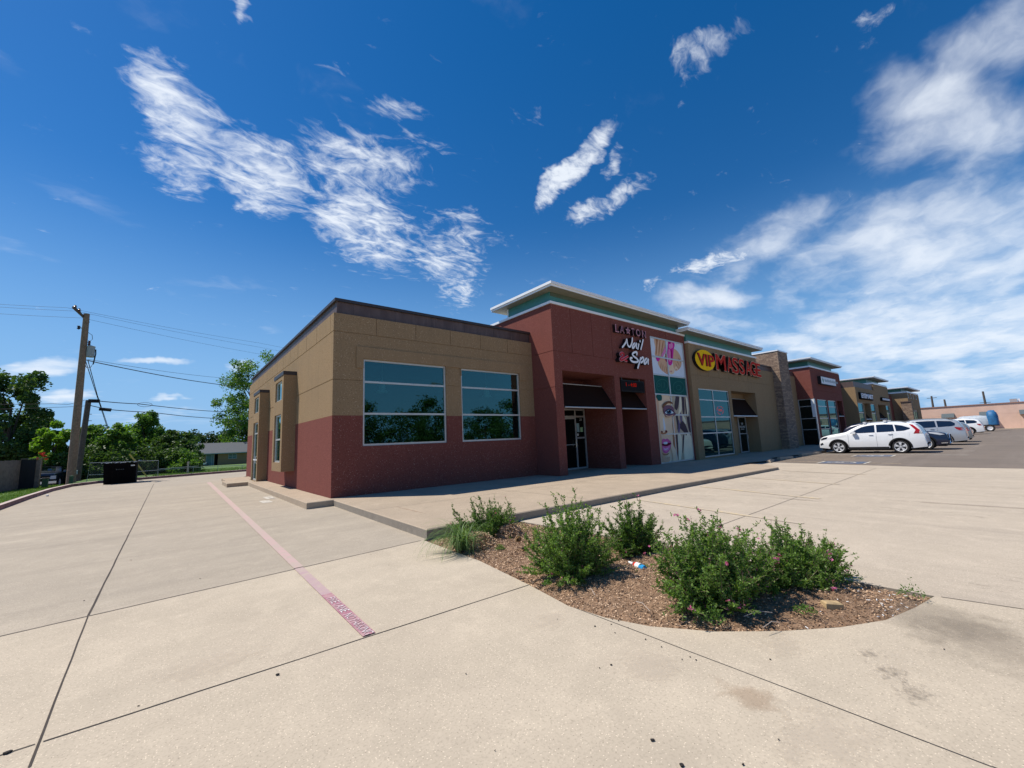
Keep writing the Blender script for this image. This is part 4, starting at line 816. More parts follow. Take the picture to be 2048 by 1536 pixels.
# ---- block 3: tan massage shop
Yv = 10.93; XA, XB, XC = 21.86, 31.35, 34.3
b3 = empty('massage_shop_building', (XA, Yv, 0), 'tan stucco massage shop with a tall blue window grid and one recessed door', 'building', 'shops of the strip mall')
kv = .15625
def pv(x, y, Y=Yv): return PY(1260+x*kv, 640+y*kv, Y)
zv = pv(725,290).z; zlow = pv(1830,670).z; gz = pv(1200,750).z; gz2 = pv(800,1005).z
wv = (pv(875,900).x, pv(1262,920).x, .16, pv(1100,893).z); ov = (pv(1297,960).x, pv(1602,960).x, pv(1450,922).z)
mb = MB(); jv = [pv(x, 690).x-XA for x in (868,1002,1135,1260,1382,1500)]
fe = [(0,100,gz-GW,gz,.018,'same'), (0,wv[0]-XA,gz2-GW,gz2,.018,'same'), (ov[1]-XA,100,gz2-.12-GW,gz2-.12,.018,'same')]+[(c-.011,c+.011,gz,zv,.018,'same') for c in jv]
fe += [(wv[0]-XA,wv[1]-XA,wv[2],wv[3],.1,None),(ov[0]-XA,ov[1]-XA,-.3,ov[2],.6,None),(XB-XA,100,zlow,zv+1,.0,None)]
panel(mb, (XA,Yv,0), U, Z, NF, XC-XA, zv, fe, 'tan_stucco', v0=-.3)
mb.poly([(XA,Yv,-.3),(XA,Yv,zv),(XA,15,zv),(XA,15,-.3)][::-1], 'tan_stucco'); mb.poly([(XB,Yv,zlow),(XB,Yv,zv),(XB,15,zv),(XB,15,zlow)], 'tan_stucco'); mb.poly([(XA,Yv,zv),(XB,Yv,zv),(XB,15,zv),(XA,15,zv)], 'tan_stucco')
zz = ov[2]; YD = 11.72
mb.poly([(ov[0],Yv+.6,-.3),(ov[0],Yv+.6,zz),(ov[0],YD,zz),(ov[0],YD,-.3)][::-1], 'tan_stucco'); mb.poly([(ov[1],Yv+.6,-.3),(ov[1],Yv+.6,zz),(ov[1],YD,zz),(ov[1],YD,-.3)], 'tan_stucco'); mb.poly([(ov[0],Yv+.6,zz),(ov[1],Yv+.6,zz),(ov[1],YD,zz),(ov[0],YD,zz)][::-1], 'tan_stucco'); mb.poly([(ov[0],YD,-.3),(ov[1],YD,-.3),(ov[1],YD,zz),(ov[0],YD,zz)], 'tan_stucco')
mb.build('wall', b3)
mb = MB(); mb.box(XA-.02, XB+.04, Yv-.05, 15, zv+.002, zv+.11, 'white_metal'); mb.build('trim', b3)
cvl = PY(1260+745*kv, 640+85*kv, 10.48); cvr = PY(1260+1700*kv, 640+340*kv, 10.48)
mb = MB(); mb.box(XA+.05, XB-.3, Yv+.1, 15, zv+.112, cvl.z-.19, 'teal_metal'); mb.build('clerestory_band', b3)
mb = MB(); lip_roof(mb, cvl.x-.05, cvr.x, 10.48, 15.4, cvl.z-.19, cvl.z); mb.build('roof_canopy', b3)
mb = MB(); mb.box(XB+.005, XC, Yv+.1, Yv+.35, zlow-.02, zlow+.36, 'brown_metal'); pp = mb.build('parapet', b3); mb = MB(); mb.box(XB+.005, XC, Yv+.04, Yv+.42, zlow+.362, zlow+.43, 'brown_cap'); mb.build('coping', pp)
vm = pv(1075,1000).x
wn = window(b3, *wv, Yv+.04, [vm], [pv(1080,1028).z, pv(1100,1240).z, pv(1130,1443).z], .065, 'teal_glass')
a = pv(1170,1155); ns = MB(); n = 24
for k in range(n):
    t0, t1 = 2*math.pi*k/n, 2*math.pi*(k+1)/n; ns.tube([(a.x+math.cos(t0)*.42, Yv+.072, a.z+math.sin(t0)*.24), (a.x+math.cos(t1)*.42, Yv+.072, a.z+math.sin(t1)*.24)], .012, 'neon_blue' if k%6 < 2 else 'neon_red', 4, False)
ns = ns.build('neon_sign'); tag(ns, 'oval neon OPEN sign glowing faintly in the massage shop window', 'sign')
text_mesh('OPEN', .2, .01, 'neon_red', Matrix(((1,0,0,a.x),(0,0,-1,Yv+.08),(0,1,0,a.z),(0,0,0,1))), 'lettering', ns)
xd = PY(1320+1125*kv, 780+600*kv, 11.64).x; dr = window(b3, xd-1.25, xd, .08, 2.46, 11.64, [], [], .07, 'dark_glass', 'door')
h = MB(); h.box(xd-1.18, xd-.07, 11.645, 11.695, 1.30, 1.35, 'aluminium'); h.build('push_bar', dr); h = MB(); h.tube([(xd-.1,11.64,1.0),(xd-.16,11.56,1.0),(xd-.16,11.56,1.22),(xd-.1,11.64,1.22)], .014, 'aluminium'); h.build('handle', dr)
xm = xd-.62
for body, z_, s_ in (('VIP', 1.98, .24), ('MASSAGE', 1.78, .2), ('OPEN DAILY', 1.62, .1)): text_mesh(body, s_, .004, 'paper_white', Matrix(((1,0,0,xm),(0,0,-1,11.668),(0,1,0,z_),(0,0,0,1))), 'door_lettering', dr)
aw = MB(); xa, xb = ov[0]+.04, ov[1]-.05; yb_, zb_, yt, ztop = Yv+.02, pv(1335,1228).z, Yv+.68, pv(1310,1015).z+.16
aw.mesh([(xa,yb_,zb_),(xb,yb_,zb_),(xb-.02,yt,ztop),(xa+.02,yt,ztop),(xa,yb_+.012,zb_-.008),(xb,yb_+.012,zb_-.008),(xb-.02,yt+.012,ztop-.008),(xa+.02,yt+.012,ztop-.008)], [(0,1,2,3),(7,6,5,4),(0,4,5,1),(2,6,7,3)], 'awning_mesh')
aw = aw.build('awning'); tag(aw, 'dark mesh awning over the massage shop door', 'awning', 'dark sloping mesh awnings over the shop doors')
f = MB(); f.tube([(xa,yb_,zb_),(xb,yb_,zb_)], .036, 'white_metal', 8); f.tube([(xa,yt,ztop),(xb,yt,ztop)], .022, 'aluminium'); f.tube([(xb,yb_,zb_),(xb-.02,yt,ztop)], .02, 'raceway'); f.build('awning_frame', aw)
# VIP ellipse and MASSAGE letters
YM = Yv-.18
a, b, c_, d_ = pv(835,500,YM), pv(1085,540,YM), pv(945,383,YM), pv(965,645,YM); ex, ez, rx, rz = (a.x+b.x)/2, (c_.z+d_.z)/2, (b.x-a.x)/2, (c_.z-d_.z)/2
el = MB(); n = 40; E_ = [(ex+rx*math.cos(2*math.pi*k/n), ez+rz*math.sin(2*math.pi*k/n)) for k in range(n)]
el.poly([(x, YM, z) for x, z in E_], 'sign_yellow')
for k in range(n): (x1_, z1_), (x2_, z2_) = E_[k], E_[(k+1)%n]; el.poly([(x1_,YM,z1_),(x2_,YM,z2_),(x2_,Yv-.004,z2_),(x1_,Yv-.004,z1_)], 'sign_return')
el = el.build('oval_sign', loc=(ex, YM, ez)); tag(el, 'yellow oval sign with red letters VIP, left of the word MASSAGE', 'sign')
fit_text('VIP', ex-rx*.80, ex+rx*.88, ez-rz*.58, ez+rz*.58, YM-.002, YM-.05, 'sign_red', 'lettering', el, off=.02)
ms = empty('wall_sign', ((pv(1075,540,YM).x+pv(1665,560,YM).x)/2, YM, ez), 'big red outlined channel letters MASSAGE on the tan wall', 'sign')
ed = [(1098,1235,433,645,655),(1238,1325,462,655,680),(1308,1395,472,690,692),(1390,1470,490,700,702),(1470,1550,512,700,712),(1530,1615,520,715,722),(1600,1670,545,728,732)]
for ch, (xa_, xb_, yt_, y1_, y2_) in zip('MASSAGE', ed):
    p0, p1 = pv(xa_, 580, YM).x, pv(xb_, 600, YM).x; xm_ = (xa_+xb_)/2; z1_, z0_ = pv(xm_, yt_+8, YM).z, pv(xm_, (y1_+y2_)/2, YM).z
    p0, p1 = p0+.03, p1-.05; fit_text(ch, p0, p1, z0_, z1_, Yv-.004, YM, 'sign_cream', 'letter', ms, off=.034)
    fit_text(ch, p0+.025, p1-.025, z0_+.025, z1_-.025, YM-.002, YM-.012, 'sign_red', 'letter', ms, off=.018)
# ---- stone pillar
def pz_(x, y, Y): return PY(1260+x*kv, 640+y*kv, Y)
xp0, xp1 = 34.3, 36.35; zp_ = 7.27
pl = empty('stone_pillar', (xp0, 10.44, 0), 'tall ledge-stone pillar with a white metal cap between massage shop and red shop', 'pillar')
mb = MB()
panel(mb, (xp0,10.44,0), U, Z, NF, xp1-xp0, zp_, [], 'ledge_stone', v0=-.3); panel(mb, (xp0,10.44,0), V3((0,1,0)), Z, NL, 3, zp_, [], 'ledge_stone', v0=-.3); mb.poly([(xp1,10.44,-.3),(xp1,10.44,zp_),(xp1,13.44,zp_),(xp1,13.44,-.3)], 'ledge_stone'); mb.build('shaft', pl)
mb = MB(); mb.box(xp0-.04, xp1+.04, 10.40, 13.5, zp_+.002, zp_+.09, 'white_metal'); mb.build('cap', pl)
# ---- connector wall and red block 4
def pA(x, y, Y): return PY(1560+x*kv, 690+y*kv, Y)
Y4 = 10.4; c4 = pA(372,282,Y4); X4, z4 = c4.x, c4.z; X4e = pA(752,372,Y4).x; zw4 = pA(440,685,Y4).z
b4 = empty('red_shop_building', (X4, Y4, 0), 'red stucco shop with corner glazing and a white box sign, right of the stone pillar', 'building', 'shops of the strip mall')
mb = MB(); Yc = 11.55; zc_ = pA(160,400,Yc).z
panel(mb, (xp1,Yc,0), U, Z, NF, X4-xp1, zc_, [(0,100,gz2-.1-GW,gz2-.1,.018,'same')], 'tan_stucco', v0=-.3)
gg = pA(410,568,Y4).z
wl4 = [(X4+.95, pA(600,700,Y4).x-.05), (pA(605,700,Y4).x+.1, pA(712,715,Y4).x)]
od = (pA(722,715,Y4).x+.15, pA(795,715,Y4).x-.1)
fe = [(0,100,gg-GW,gg,.018,'same'), (0,.42,-.3,zw4,.06,None), (wl4[0][0]-X4,wl4[0][1]-X4,.05,zw4-.03,.1,None),(wl4[1][0]-X4,wl4[1][1]-X4,.05,zw4-.03,.1,None),(od[0]-X4,od[1]-X4,-.3,zw4,.8,'red_stucco')]
panel(mb, (X4,Y4,0), U, Z, NF, X4e-X4, z4, fe, 'red_stucco', v0=-.3)
panel(mb, (X4,Y4,0), V3((0,1,0)), Z, NL, 4.5, z4, [(0,100,gg-GW,gg,.018,'same'),(0,Yc-Y4,.03,zw4,.06,None)], 'red_stucco', v0=-.3)
mb.poly([(X4e,Y4,-.3),(X4e,Y4,z4),(X4e,14.9,z4),(X4e,14.9,-.3)], 'red_stucco'); mb.poly([(X4,Y4,z4),(X4e,Y4,z4),(X4e,14.9,z4),(X4,14.9,z4)], 'red_stucco')
mb.build('wall', b4)
mb = MB(); mb.box(xp1, X4-.002, Yc+.08, Yc+.4, zc_, zc_+.42, 'brown_metal'); mb.build('parapet', b4)
mb = MB(); mb.box(X4-.05, X4e-.3, Y4-.05, 14.9, z4+.002, z4+.13, 'white_metal'); mb.build('trim', b4)
cc4 = pA(390,150,10.1); ce4 = pA(793,278,10.1); zc4 = cc4.z
mb = MB(); mb.box(X4+.9, X4e-1.2, Y4+.3, 14.9, z4+.132, zc4-.15, 'teal_metal'); mb.build('clerestory_band', b4)
mb = MB(); lip_roof(mb, cc4.x, ce4.x, 10.1, 15.4, zc4-.16, zc4); mb.build('roof_canopy', b4)
rws = [pA(450,778,Y4).z, pA(470,936,Y4).z, pA(490,1078,Y4).z]
window(b4, Y4+.0, Yc, .03, zw4, X4+.03, [], rws, .06, 'dark_glass', ax='x')
mb = MB(); mb.box(X4-.012, X4+.30, Y4-.012, Y4+.026, .02, zw4-.02, 'aluminium'); mb.box(X4-.03, X4-.013, Y4-.01, Y4+.22, 2.4, zw4-.05, 'white_metal'); mb.build('corner_mullion', b4)
for a_, b_ in wl4: window(b4, a_, b_, .05, zw4-.03, Y4+.04, [], rws, .06, 'teal_glass')
mb = MB(); mb.mesh([(od[0]+.05,Y4+.02,2.5),(od[1]-.05,Y4+.02,2.5),(od[1]-.05,Y4+.6,3.4),(od[0]+.05,Y4+.6,3.4)], [(0,1,2,3)], 'awning_mesh'); mb.tube([(od[0]+.02,Y4+.02,2.48),(od[1]-.02,Y4+.02,2.48)], .035, 'white_metal')
tag(mb.build('awning'), 'dark mesh awning in the red shop doorway behind the parked cars', 'awning', 'dark sloping mesh awnings over the shop doors')
a, b = pA(517,395,Y4-.25), pA(720,530,Y4-.25); a2 = pA(517,495,Y4-.25); b2_ = pA(715,440,Y4-.25)
sb = MB(); sb.box(a.x, b.x, Y4-.25, Y4-.003, (a2.z+b.z)/2, (a.z+b2_.z)/2, 'sign_return'); sb.box(a.x+.04, b.x-.04, Y4-.262, Y4-.2505, (a2.z+b.z)/2+.04, (a.z+b2_.z)/2-.04, 'sign_white')
sb = sb.build('box_sign'); tag(sb, 'white box sign with small green emblem on the red shop', 'sign')
zc0 = (a.z+b.z)/2; lg = MB(); x_ = a.x+.55; lg.poly([(x_-.2,Y4-.266,zc0),(x_,Y4-.266,zc0-.25),(x_+.2,Y4-.266,zc0),(x_,Y4-.266,zc0+.28)], 'sign_green')
for i in range(15): lg.box(x_+.5+i*.29, x_+.5+i*.29+.19, Y4-.268, Y4-.2645, zc0-.10, zc0+.10+.04*(i%3 == 0), 'sign_grey_text')
lg.build('emblem', sb)
# ---- block 5: far tan optician shop
def pB(x, y, Y): return PY(1680+x/10.24, 730+y/10.24, Y)
Y5 = 10.4; c5 = pB(300,445,Y5); X5, z5 = c5.x, c5.z; X5t = pB(665,390,Y5).x; z5t = pB(665,390,Y5).z; X5e = pB(960,430,Y5).x
b5 = empty('optician_building', (X5, Y5, 0), 'far tan optician shop with white lettering and a raised green-banded canopy', 'building', 'shops of the strip mall')
mb = MB(); zo = pB(620,790,Y5).z
opn = [(pB(510,900,Y5).x,pB(625,900,Y5).x),(pB(790,900,Y5).x,pB(945,900,Y5).x)]; wns = [(pB(380,900,Y5).x,pB(490,900,Y5).x),(pB(640,900,Y5).x,pB(730,900,Y5).x),(pB(950,900,Y5).x,pB(1010,900,Y5).x)]
fe = [(a_-X5,b_-X5,-.3,zo,1.2,'tan_stucco') for a_, b_ in opn]+[(a_-X5,b_-X5,.1,zo,.1,None) for a_, b_ in wns]+[(0,X5t-X5,z5,20,0,None),(0,100,3.95,3.98,.02,'same')]
panel(mb, (X5,Y5,0), U, Z, NF, X5e-X5, z5t, fe, 'tan_stucco', v0=-.4)
mb.poly([(X5,Y5,-.4),(X5,Y5,z5),(X5,14,z5),(X5,14,-.4)][::-1], 'tan_stucco'); mb.poly([(X5t,Y5,z5),(X5t,Y5,z5t),(X5t,14,z5t),(X5t,14,z5)][::-1], 'tan_stucco'); mb.poly([(X5e,Y5,-.4),(X5e,Y5,z5t),(X5e,14,z5t),(X5e,14,-.4)], 'tan_stucco'); mb.poly([(X5t,Y5,z5t),(X5e,Y5,z5t),(X5e,14,z5t),(X5t,14,z5t)], 'tan_stucco')
Ycc = 11.6; zcc = pB(30,420,Ycc).z
panel(mb, (X4e,Ycc,0), U, Z, NF, X5-X4e, zcc, [(pB(80,700,Ycc).x-X4e,pB(160,700,Ycc).x-X4e,.2,pB(100,550,Ycc).z,.08,None)], 'tan_stucco', v0=-.4)
mb.build('wall', b5)
window(b5, pB(80,700,Ycc).x, pB(160,700,Ycc).x, .2, pB(100,550,Ycc).z, Ycc+.03, [], [1.4,2.6,3.8], .08, 'teal_glass')
mb = MB(); mb.box(X5+.15, X5t, Y5+.1, Y5+.5, z5, z5+.62, 'brown_metal'); mb.box(X5+.15, X5+.5, Y5+.5, 14, z5, z5+.62, 'brown_metal'); mb.box(X4e+.01, X5+.1, Ycc+.1, Ycc+.5, zcc, zcc+.5, 'brown_metal'); mb.build('parapet', b5)
mb = MB(); mb.box(X5t-.05, X5e-.6, Y5-.05, 14, z5t+.002, z5t+.2, 'white_metal'); mb.build('trim', b5)
cc5 = pB(690,225,10.1); ce5 = pB(1003,350,10.1)
mb = MB(); mb.box(X5t+.3, X5e-1.8, Y5+.6, 14, z5t+.202, cc5.z-.17, 'teal_metal'); mb.build('clerestory_band', b5)
mb = MB(); lip_roof(mb, cc5.x, ce5.x, 10.1, 17.5, cc5.z-.18, cc5.z); mb.build('roof_canopy', b5)
for a_, b_ in wns: window(b5, a_, b_, .1, zo, Y5+.04, [], [1.6,2.9], .09, 'teal_glass')
for a_, b_ in opn:
    m_ = MB(); m_.mesh([(a_+.1,Y5+.05,2.2),(b_-.1,Y5+.05,2.2),(b_-.1,Y5+.9,3.5),(a_+.1,Y5+.9,3.5)], [(0,1,2,3)], 'awning_mesh'); m_.tube([(a_,Y5+.05,2.18),(b_,Y5+.05,2.18)], .05, 'white_metal')
    tag(m_.build('awning'), 'dark awning in the '+('left' if a_ == opn[0][0] else 'right')+' doorway of the far tan optician shop', 'awning', 'awnings of the far optician shop')
YSg = Y5-.25; p0, p1 = pB(425,545,YSg), pB(700,735,YSg); zlo, zhi = (pB(425,700,YSg).z+p1.z)/2, (p0.z+pB(690,590,YSg).z)/2
sb = MB(); sb.box(p0.x, p1.x, YSg+.05, Y5-.003, zlo+.05, zhi-.05, 'raceway'); sb = sb.build('wall_sign'); tag(sb, 'row of big white letters EYEMART on a dark panel, far tan shop', 'sign')
fit_text('EYEMART', p0.x+.2, p1.x-.1, zlo+.18, zhi-.15, YSg+.045, YSg, 'sign_white', 'lettering', sb, 'sign_white', off=.03)
p0, p1 = pB(870,665,YSg), pB(1030,750,YSg); zlo, zhi = (pB(870,735,YSg).z+p1.z)/2, (p0.z+pB(1030,680,YSg).z)/2
sb = MB(); sb.box(p0.x, p1.x, YSg+.05, Y5-.003, zlo, zhi, 'raceway'); sb = sb.build('wall_sign'); tag(sb, 'smaller row of white letters right of EYEMART', 'sign')
fit_text('EXPRESS', p0.x+.2, p1.x-.1, zlo+.1, zhi-.1, YSg+.045, YSg, 'sign_white', 'lettering', sb, 'sign_white', off=.03)
# ---- block 6: farthest tan tower
Y6 = 9.8; c6 = pB(1365,565,Y6); X6, z6 = c6.x, c6.z; X6e = pB(1600,610,Y6).x
b6 = empty('end_shop_building', (X6, Y6, 0), 'farthest tan tower of the strip mall with stone corner and four small high windows', 'building', 'shops of the strip mall')
mb = MB(); hw_ = [(pB(x0,620,Y6).x, pB(x1,640,Y6).x) for x0, x1 in ((1385,1410),(1440,1465),(1492,1515),(1545,1570))]; zh0, zh1 = pB(1460,690,Y6).z, pB(1460,600,Y6).z
lw_ = (pB(1470,1000,Y6).x, pB(1600,1000,Y6).x, -.1, pB(1500,915,Y6).z)
fe = [(a_-X6,b_-X6,zh0,zh1,.12,None) for a_, b_ in hw_]+[(lw_[0]-X6,lw_[1]-X6,-.1,lw_[3],.12,None)]
panel(mb, (X6,Y6,0), U, Z, NF, X6e-X6, z6, fe, 'tan_stucco', v0=-.4)
mb.poly([(X6,Y6,-.4),(X6,Y6,z6),(X6,14,z6),(X6,14,-.4)][::-1], 'tan_stucco'); mb.poly([(X6e,Y6,-.4),(X6e,Y6,z6),(X6e,14,z6),(X6e,14,-.4)], 'tan_stucco'); mb.poly([(X6,Y6,z6),(X6e,Y6,z6),(X6e,14,z6),(X6,14,z6)], 'tan_stucco')
panel(mb, (X5e,11.6,0), U, Z, NF, X6-X5e, pB(1060,640,11.6).z, [], 'red_stucco', v0=-.4)
panel(mb, (X6e,10.6,0), U, Z, NF, 4.5, 4.4, [], 'ledge_stone', v0=-.4)
mb.build('wall', b6)
mb = MB(); mb.box(X5e+.01, X6-.01, 11.7, 12.0, pB(1060,640,11.6).z, pB(1060,590,11.6).z, 'brown_metal'); mb.build('parapet', b6)
for a_, b_ in hw_: window(b6, a_, b_, zh0, zh1, Y6+.05, [], [], .1, 'teal_glass', d=.06, frame='white_metal')
window(b6, lw_[0], lw_[1], -.1, lw_[3], Y6+.05, [lw_[0]+(lw_[1]-lw_[0])*.35, lw_[0]+(lw_[1]-lw_[0])*.7], [1.2], .3, 'teal_glass', frame='soffit')
st6 = MB(); s0 = pB(1280,740,Y6-.4); s1 = pB(1400,740,Y6-.4); st6.box(X6-.5, X6+.5, Y6-.35, Y6+.8, -.4, s1.z, 'ledge_stone'); st6.box(X6-.6, X6+.55, Y6-.4, Y6+.85, s1.z+.002, s1.z+.12, 'brown_metal'); st6.build('stone_corner', b6)
mb = MB(); mb.box(X6-.05, X6e-.8, Y6-.05, 14, z6+.002, z6+.22, 'white_metal'); mb.build('trim', b6)
cc6 = pB(1385,440,9.5); ce6 = pB(1640,525,9.5)
mb = MB(); mb.box(X6+.3, X6e-2, Y6+.6, 14, z6+.222, cc6.z-.19, 'teal_metal'); mb.build('clerestory_band', b6)
mb = MB(); lip_roof(mb, cc6.x, ce6.x, 9.5, 17, cc6.z-.2, cc6.z); mb.build('roof_canopy', b6)
# solid body behind the shopfronts so nothing shows through
mb = MB(); mb.box(XE+.1, X6e-.5, 15.02, 29, -.3, 5.2, 'tan_stucco'); mb.build('rear_wall', b3)
# concrete wheel stops
def stop(a, b, lab):
    a = V3((*a,0)); b = V3((*b,0)); d = (b-a).normalized(); n = V3((-d.y,d.x,0)); q = MB()
    P = lambda p, o, z: p+n*o+V3((0,0,z))
    ring_ = lambda p, sh: [P(p+d*sh,-.085,0),P(p+d*sh,-.085,.06),P(p+d*sh*2,-.055,.125),P(p+d*sh*2,.055,.125),P(p+d*sh,.085,.06),P(p+d*sh,.085,0)]
    A, B = ring_(a,.02), ring_(b,-.02); q.mesh(A+B, [(0,1,2,3,4,5),(11,10,9,8,7,6)]+[(i,i+6,i+7,i+1) for i in range(5)]+[(5,11,6,0)], 'concrete_walk')
    o = q.build('wheel_stop', loc=tuple((a+b)/2)); tag(o, lab, 'wheel stop', 'concrete wheel stops along the walk')
stop((21.4,7.45),(22.5,7.65), 'small concrete wheel stop nearest the raised walk end'); stop((23.6,7.75),(24.9,7.55), 'concrete wheel stop between the small one and the striped bay'); stop((26.9,7.75),(29.0,7.45), 'long concrete wheel stop just left of the white SUV'); stop((29.3,7.55),(31.0,7.6), 'concrete wheel stop under the nose of the white SUV')
# ------------------------------------------------------------------ vehicles
def lerp_tab(tab, x):
    if x <= tab[0][0]: return tab[0][1]
    for (a, b), (c, d) in zip(tab, tab[1:]):
        if x <= c: return b+(d-b)*(x-a)/(c-a) if c > a else d
    return tab[-1][1]
class Car:
    def __init__(s, name, loc, rz, top, Wd, belt, axles, rw, paint, base_front=.24, label='', group=None, taper=.17, zroof=1.66, fnose=.16, rnose=.09):
        s.top, s.W, s.belt, s.ax, s.rw, s.paint, s.Lg = top, Wd, belt, axles, rw, paint, top[-1][0]
        s.zroof, s.taper, s.fn, s.rn = zroof, taper, fnose, rnose
        s.o = empty(name, loc, label, 'car', group); s.o.rotation_euler = (0,0,rz)
    def hw(s, x, z):
        m = s.Lg/2; u = (x-m)/m; k = 1-(s.fn if u < 0 else s.rn)*abs(u)**7-.02*abs(u)**2
        b = lerp_tab(s.belt, x)
        if z <= b:
            tt = (z-.2)/(b-.2); w = s.W*(.955+.045*math.sin(math.pi*min(1,max(0,tt))**.9)); w -= .012*math.exp(-((z-b+.16)/.03)**2)
        else: w = s.W*.957-(z-b)/(s.zroof-b)*s.taper-.01
        zt = lerp_tab(s.top, x); r = .09
        if z > zt-r: tt = (z-zt+r)/r; w -= .10*(1-math.sqrt(max(0, 1-min(1,tt)**2)))
        return w*k
    def zb(s, x):
        z = .27 if .5 < x < s.Lg-.5 else .27+.06*abs((.5-x if x < .5 else x-s.Lg+.5)/.5)
        for a in s.ax:
            d = abs(x-a); Ra = s.rw+.065
            if d < Ra: z = max(z, s.rw+math.sqrt(Ra*Ra-d*d))
        return z
    def body(s, glassx, cladding=True, sill=.13):
        Lg = s.Lg; xs = sorted({0, .015, .04, .08, Lg-.015, Lg-.05, Lg}|{round(Lg*i/70, 3) for i in range(1, 70)}|{round(a+d*(s.rw+.065), 3) for a in s.ax for d in (-1,-.99,-.93,-.8,.8,.93,.99,1)})
        mb = MB(); NR = 13; grid = {}
        for sd in (-1, 1):
            for i, x in enumerate(xs):
                zb, zt = s.zb(x), lerp_tab(s.top, x)
                for j in range(NR):
                    tt = j/(NR-1); tt = 1-(1-tt)**1.5; z = zb+(zt-zb)*tt; grid[sd, i, j] = (x, sd*s.hw(x, z), z)
        n = len(xs); idx = {}
        vs = []
        for k_, v in grid.items(): idx[k_] = len(vs); vs.append(v)
        fs = []; ms = []
        for sd in (-1, 1):
            for i in range(n-1):
                for j in range(NR-1):
                    f = (idx[sd,i,j], idx[sd,i+1,j], idx[sd,i+1,j+1], idx[sd,i,j+1]); fs.append(f if sd < 0 else f[::-1]); ms.append(s.paint)
        NC = 8
        def topv(i, k):
            if k == 0: return idx[-1,i,NR-1]
            if k == NC: return idx[1,i,NR-1]
            key = ('t', i, k)
            if key not in idx:
                f = -1+2*k/NC; x = xs[i]; zt = lerp_tab(s.top, x); y = grid[1,i,NR-1][1]*f; idx[key] = len(vs); vs.append((x, y, zt+.035*(1-f*f)))
            return idx[key]
        for i in range(n-1):
            xm = (xs[i]+xs[i+1])/2
            for k in range(NC):
                g_ = any(a < xm < b for a, b in glassx) and 0 < k < NC-1
                fs.append((topv(i,k), topv(i+1,k), topv(i+1,k+1), topv(i,k+1))); ms.append('car_glass' if g_ else s.paint)
        for i0, fl in ((0, True), (n-1, False)):
            for j in range(NR-1):
                f = (idx[-1,i0,j], idx[-1,i0,j+1], idx[1,i0,j+1], idx[1,i0,j]); fs.append(f[::-1] if fl else f); ms.append(s.paint)
        mb.v = vs; mb.f = fs; mb.m = ms
        b = mb.build('body', s.o, smooth=True, local=True)
        mb = MB(); mb.box(.12, Lg-.12, -s.W+.16, s.W-.16, .2, .72, 'black_plastic')
        for sd in (-1, 1):
            if cladding:
                for a in s.ax:
                    r0, r1 = s.rw+.055, s.rw+.125; k = 18
                    for q in range(k):
                        t0, t1 = math.pi*q/k-.12, math.pi*(q+1)/k-.12
                        P = lambda t_, r: (a+math.cos(t_)*r, sd*(s.hw(a+math.cos(t_)*r, max(.3, s.rw+math.sin(t_)*r))+.012), s.rw+math.sin(t_)*r)
                        p_ = [P(t0,r0),P(t1,r0),P(t1,r1),P(t0,r1)]; mb.poly(p_ if sd > 0 else p_[::-1], 'black_plastic')
            xa, xb = s.ax[0]+s.rw+.1, s.ax[1]-s.rw-.1
            for q in range(8):
                x0, x1 = xa+(xb-xa)*q/8, xa+(xb-xa)*(q+1)/8
                mb.poly([(x0,sd*(s.hw(x0,.3)+.012),.22),(x1,sd*(s.hw(x1,.3)+.012),.22),(x1,sd*(s.hw(x1,.3)+.014),.22+sill),(x0,sd*(s.hw(x0,.3)+.014),.22+sill)], 'black_plastic')
        mb.build('lower_cladding', b, local=True)
        return b
    def side(s, pts, name, m, off=.007, parent=None, both=True, n=4, sides=(-1,1)):
        for sd in (sides if both else (sides[0],)):
            mb = MB(); P = []
            for i in range(len(pts)):
                a, b = pts[i], pts[(i+1)%len(pts)]
                for k in range(n): P.append((a[0]+(b[0]-a[0])*k/n, a[1]+(b[1]-a[1])*k/n))
            cxx = sum(p[0] for p in P)/len(P); czz = sum(p[1] for p in P)/len(P); Q = [(x, sd*(s.hw(x,z)+off), z) for x, z in P]; C_ = (cxx, sd*(s.hw(cxx,czz)+off), czz)
            for i in range(len(Q)):
                f = [C_, Q[i], Q[(i+1)%len(Q)]]; mb.poly(f if sd < 0 else f[::-1], m)
            mb.build(name, parent or s.o, local=True)
    def wheels(s, rim='rim_alloy', spokes=5, twin=True):
        for a in s.ax:
            for sd in (-1, 1):
                r = s.rw; yo = sd*(s.W-.03); w = .20; mb = MB()
                c = (a, yo, r); axd = (0, sd, 0)
                mb.lathe([(r*.70,-w),(r*.94,-w),(r,-w+.03),(r,-.03),(r*.94,0),(r*.75,.004),(r*.70,-.02)], c, axd, 'tyre_rubber', 28)
                wh = mb.build('wheel', s.o, local=True)
                mb = MB(); mb.lathe([(r*.74,-.008),(r*.71,-.0),(r*.67,-.02),(r*.65,-.09),(.001,-.09)], c, axd, 'rim_dark', 24)
                mb.lathe([(r*.75,-.006),(r*.72,.006),(r*.66,-.012)], c, axd, rim, 28)
                for k in range(spokes):
                    for d_ in ((-.16,.16) if twin else (0,)):
                        t_ = 2*math.pi*k/spokes+.3; t2 = t_+d_; ci = V3((a, yo-sd*.004, r))
                        a0 = ci+V3((math.cos(t_)*r*.08, 0, math.sin(t_)*r*.08)); b0 = ci+V3((math.cos(t2)*r*.70, 0, math.sin(t2)*r*.70)); d = (b0-a0).normalized(); q = V3((-d.z,0,d.x))
                        mb.prism([a0-q*r*.055, b0-q*r*.075, b0+q*r*.075, a0+q*r*.055], (0,-sd*.02,0), rim)
                mb.disc((a, yo+sd*.002, r), axd, r*.13, rim, 12); mb.build('rim', wh, local=True)
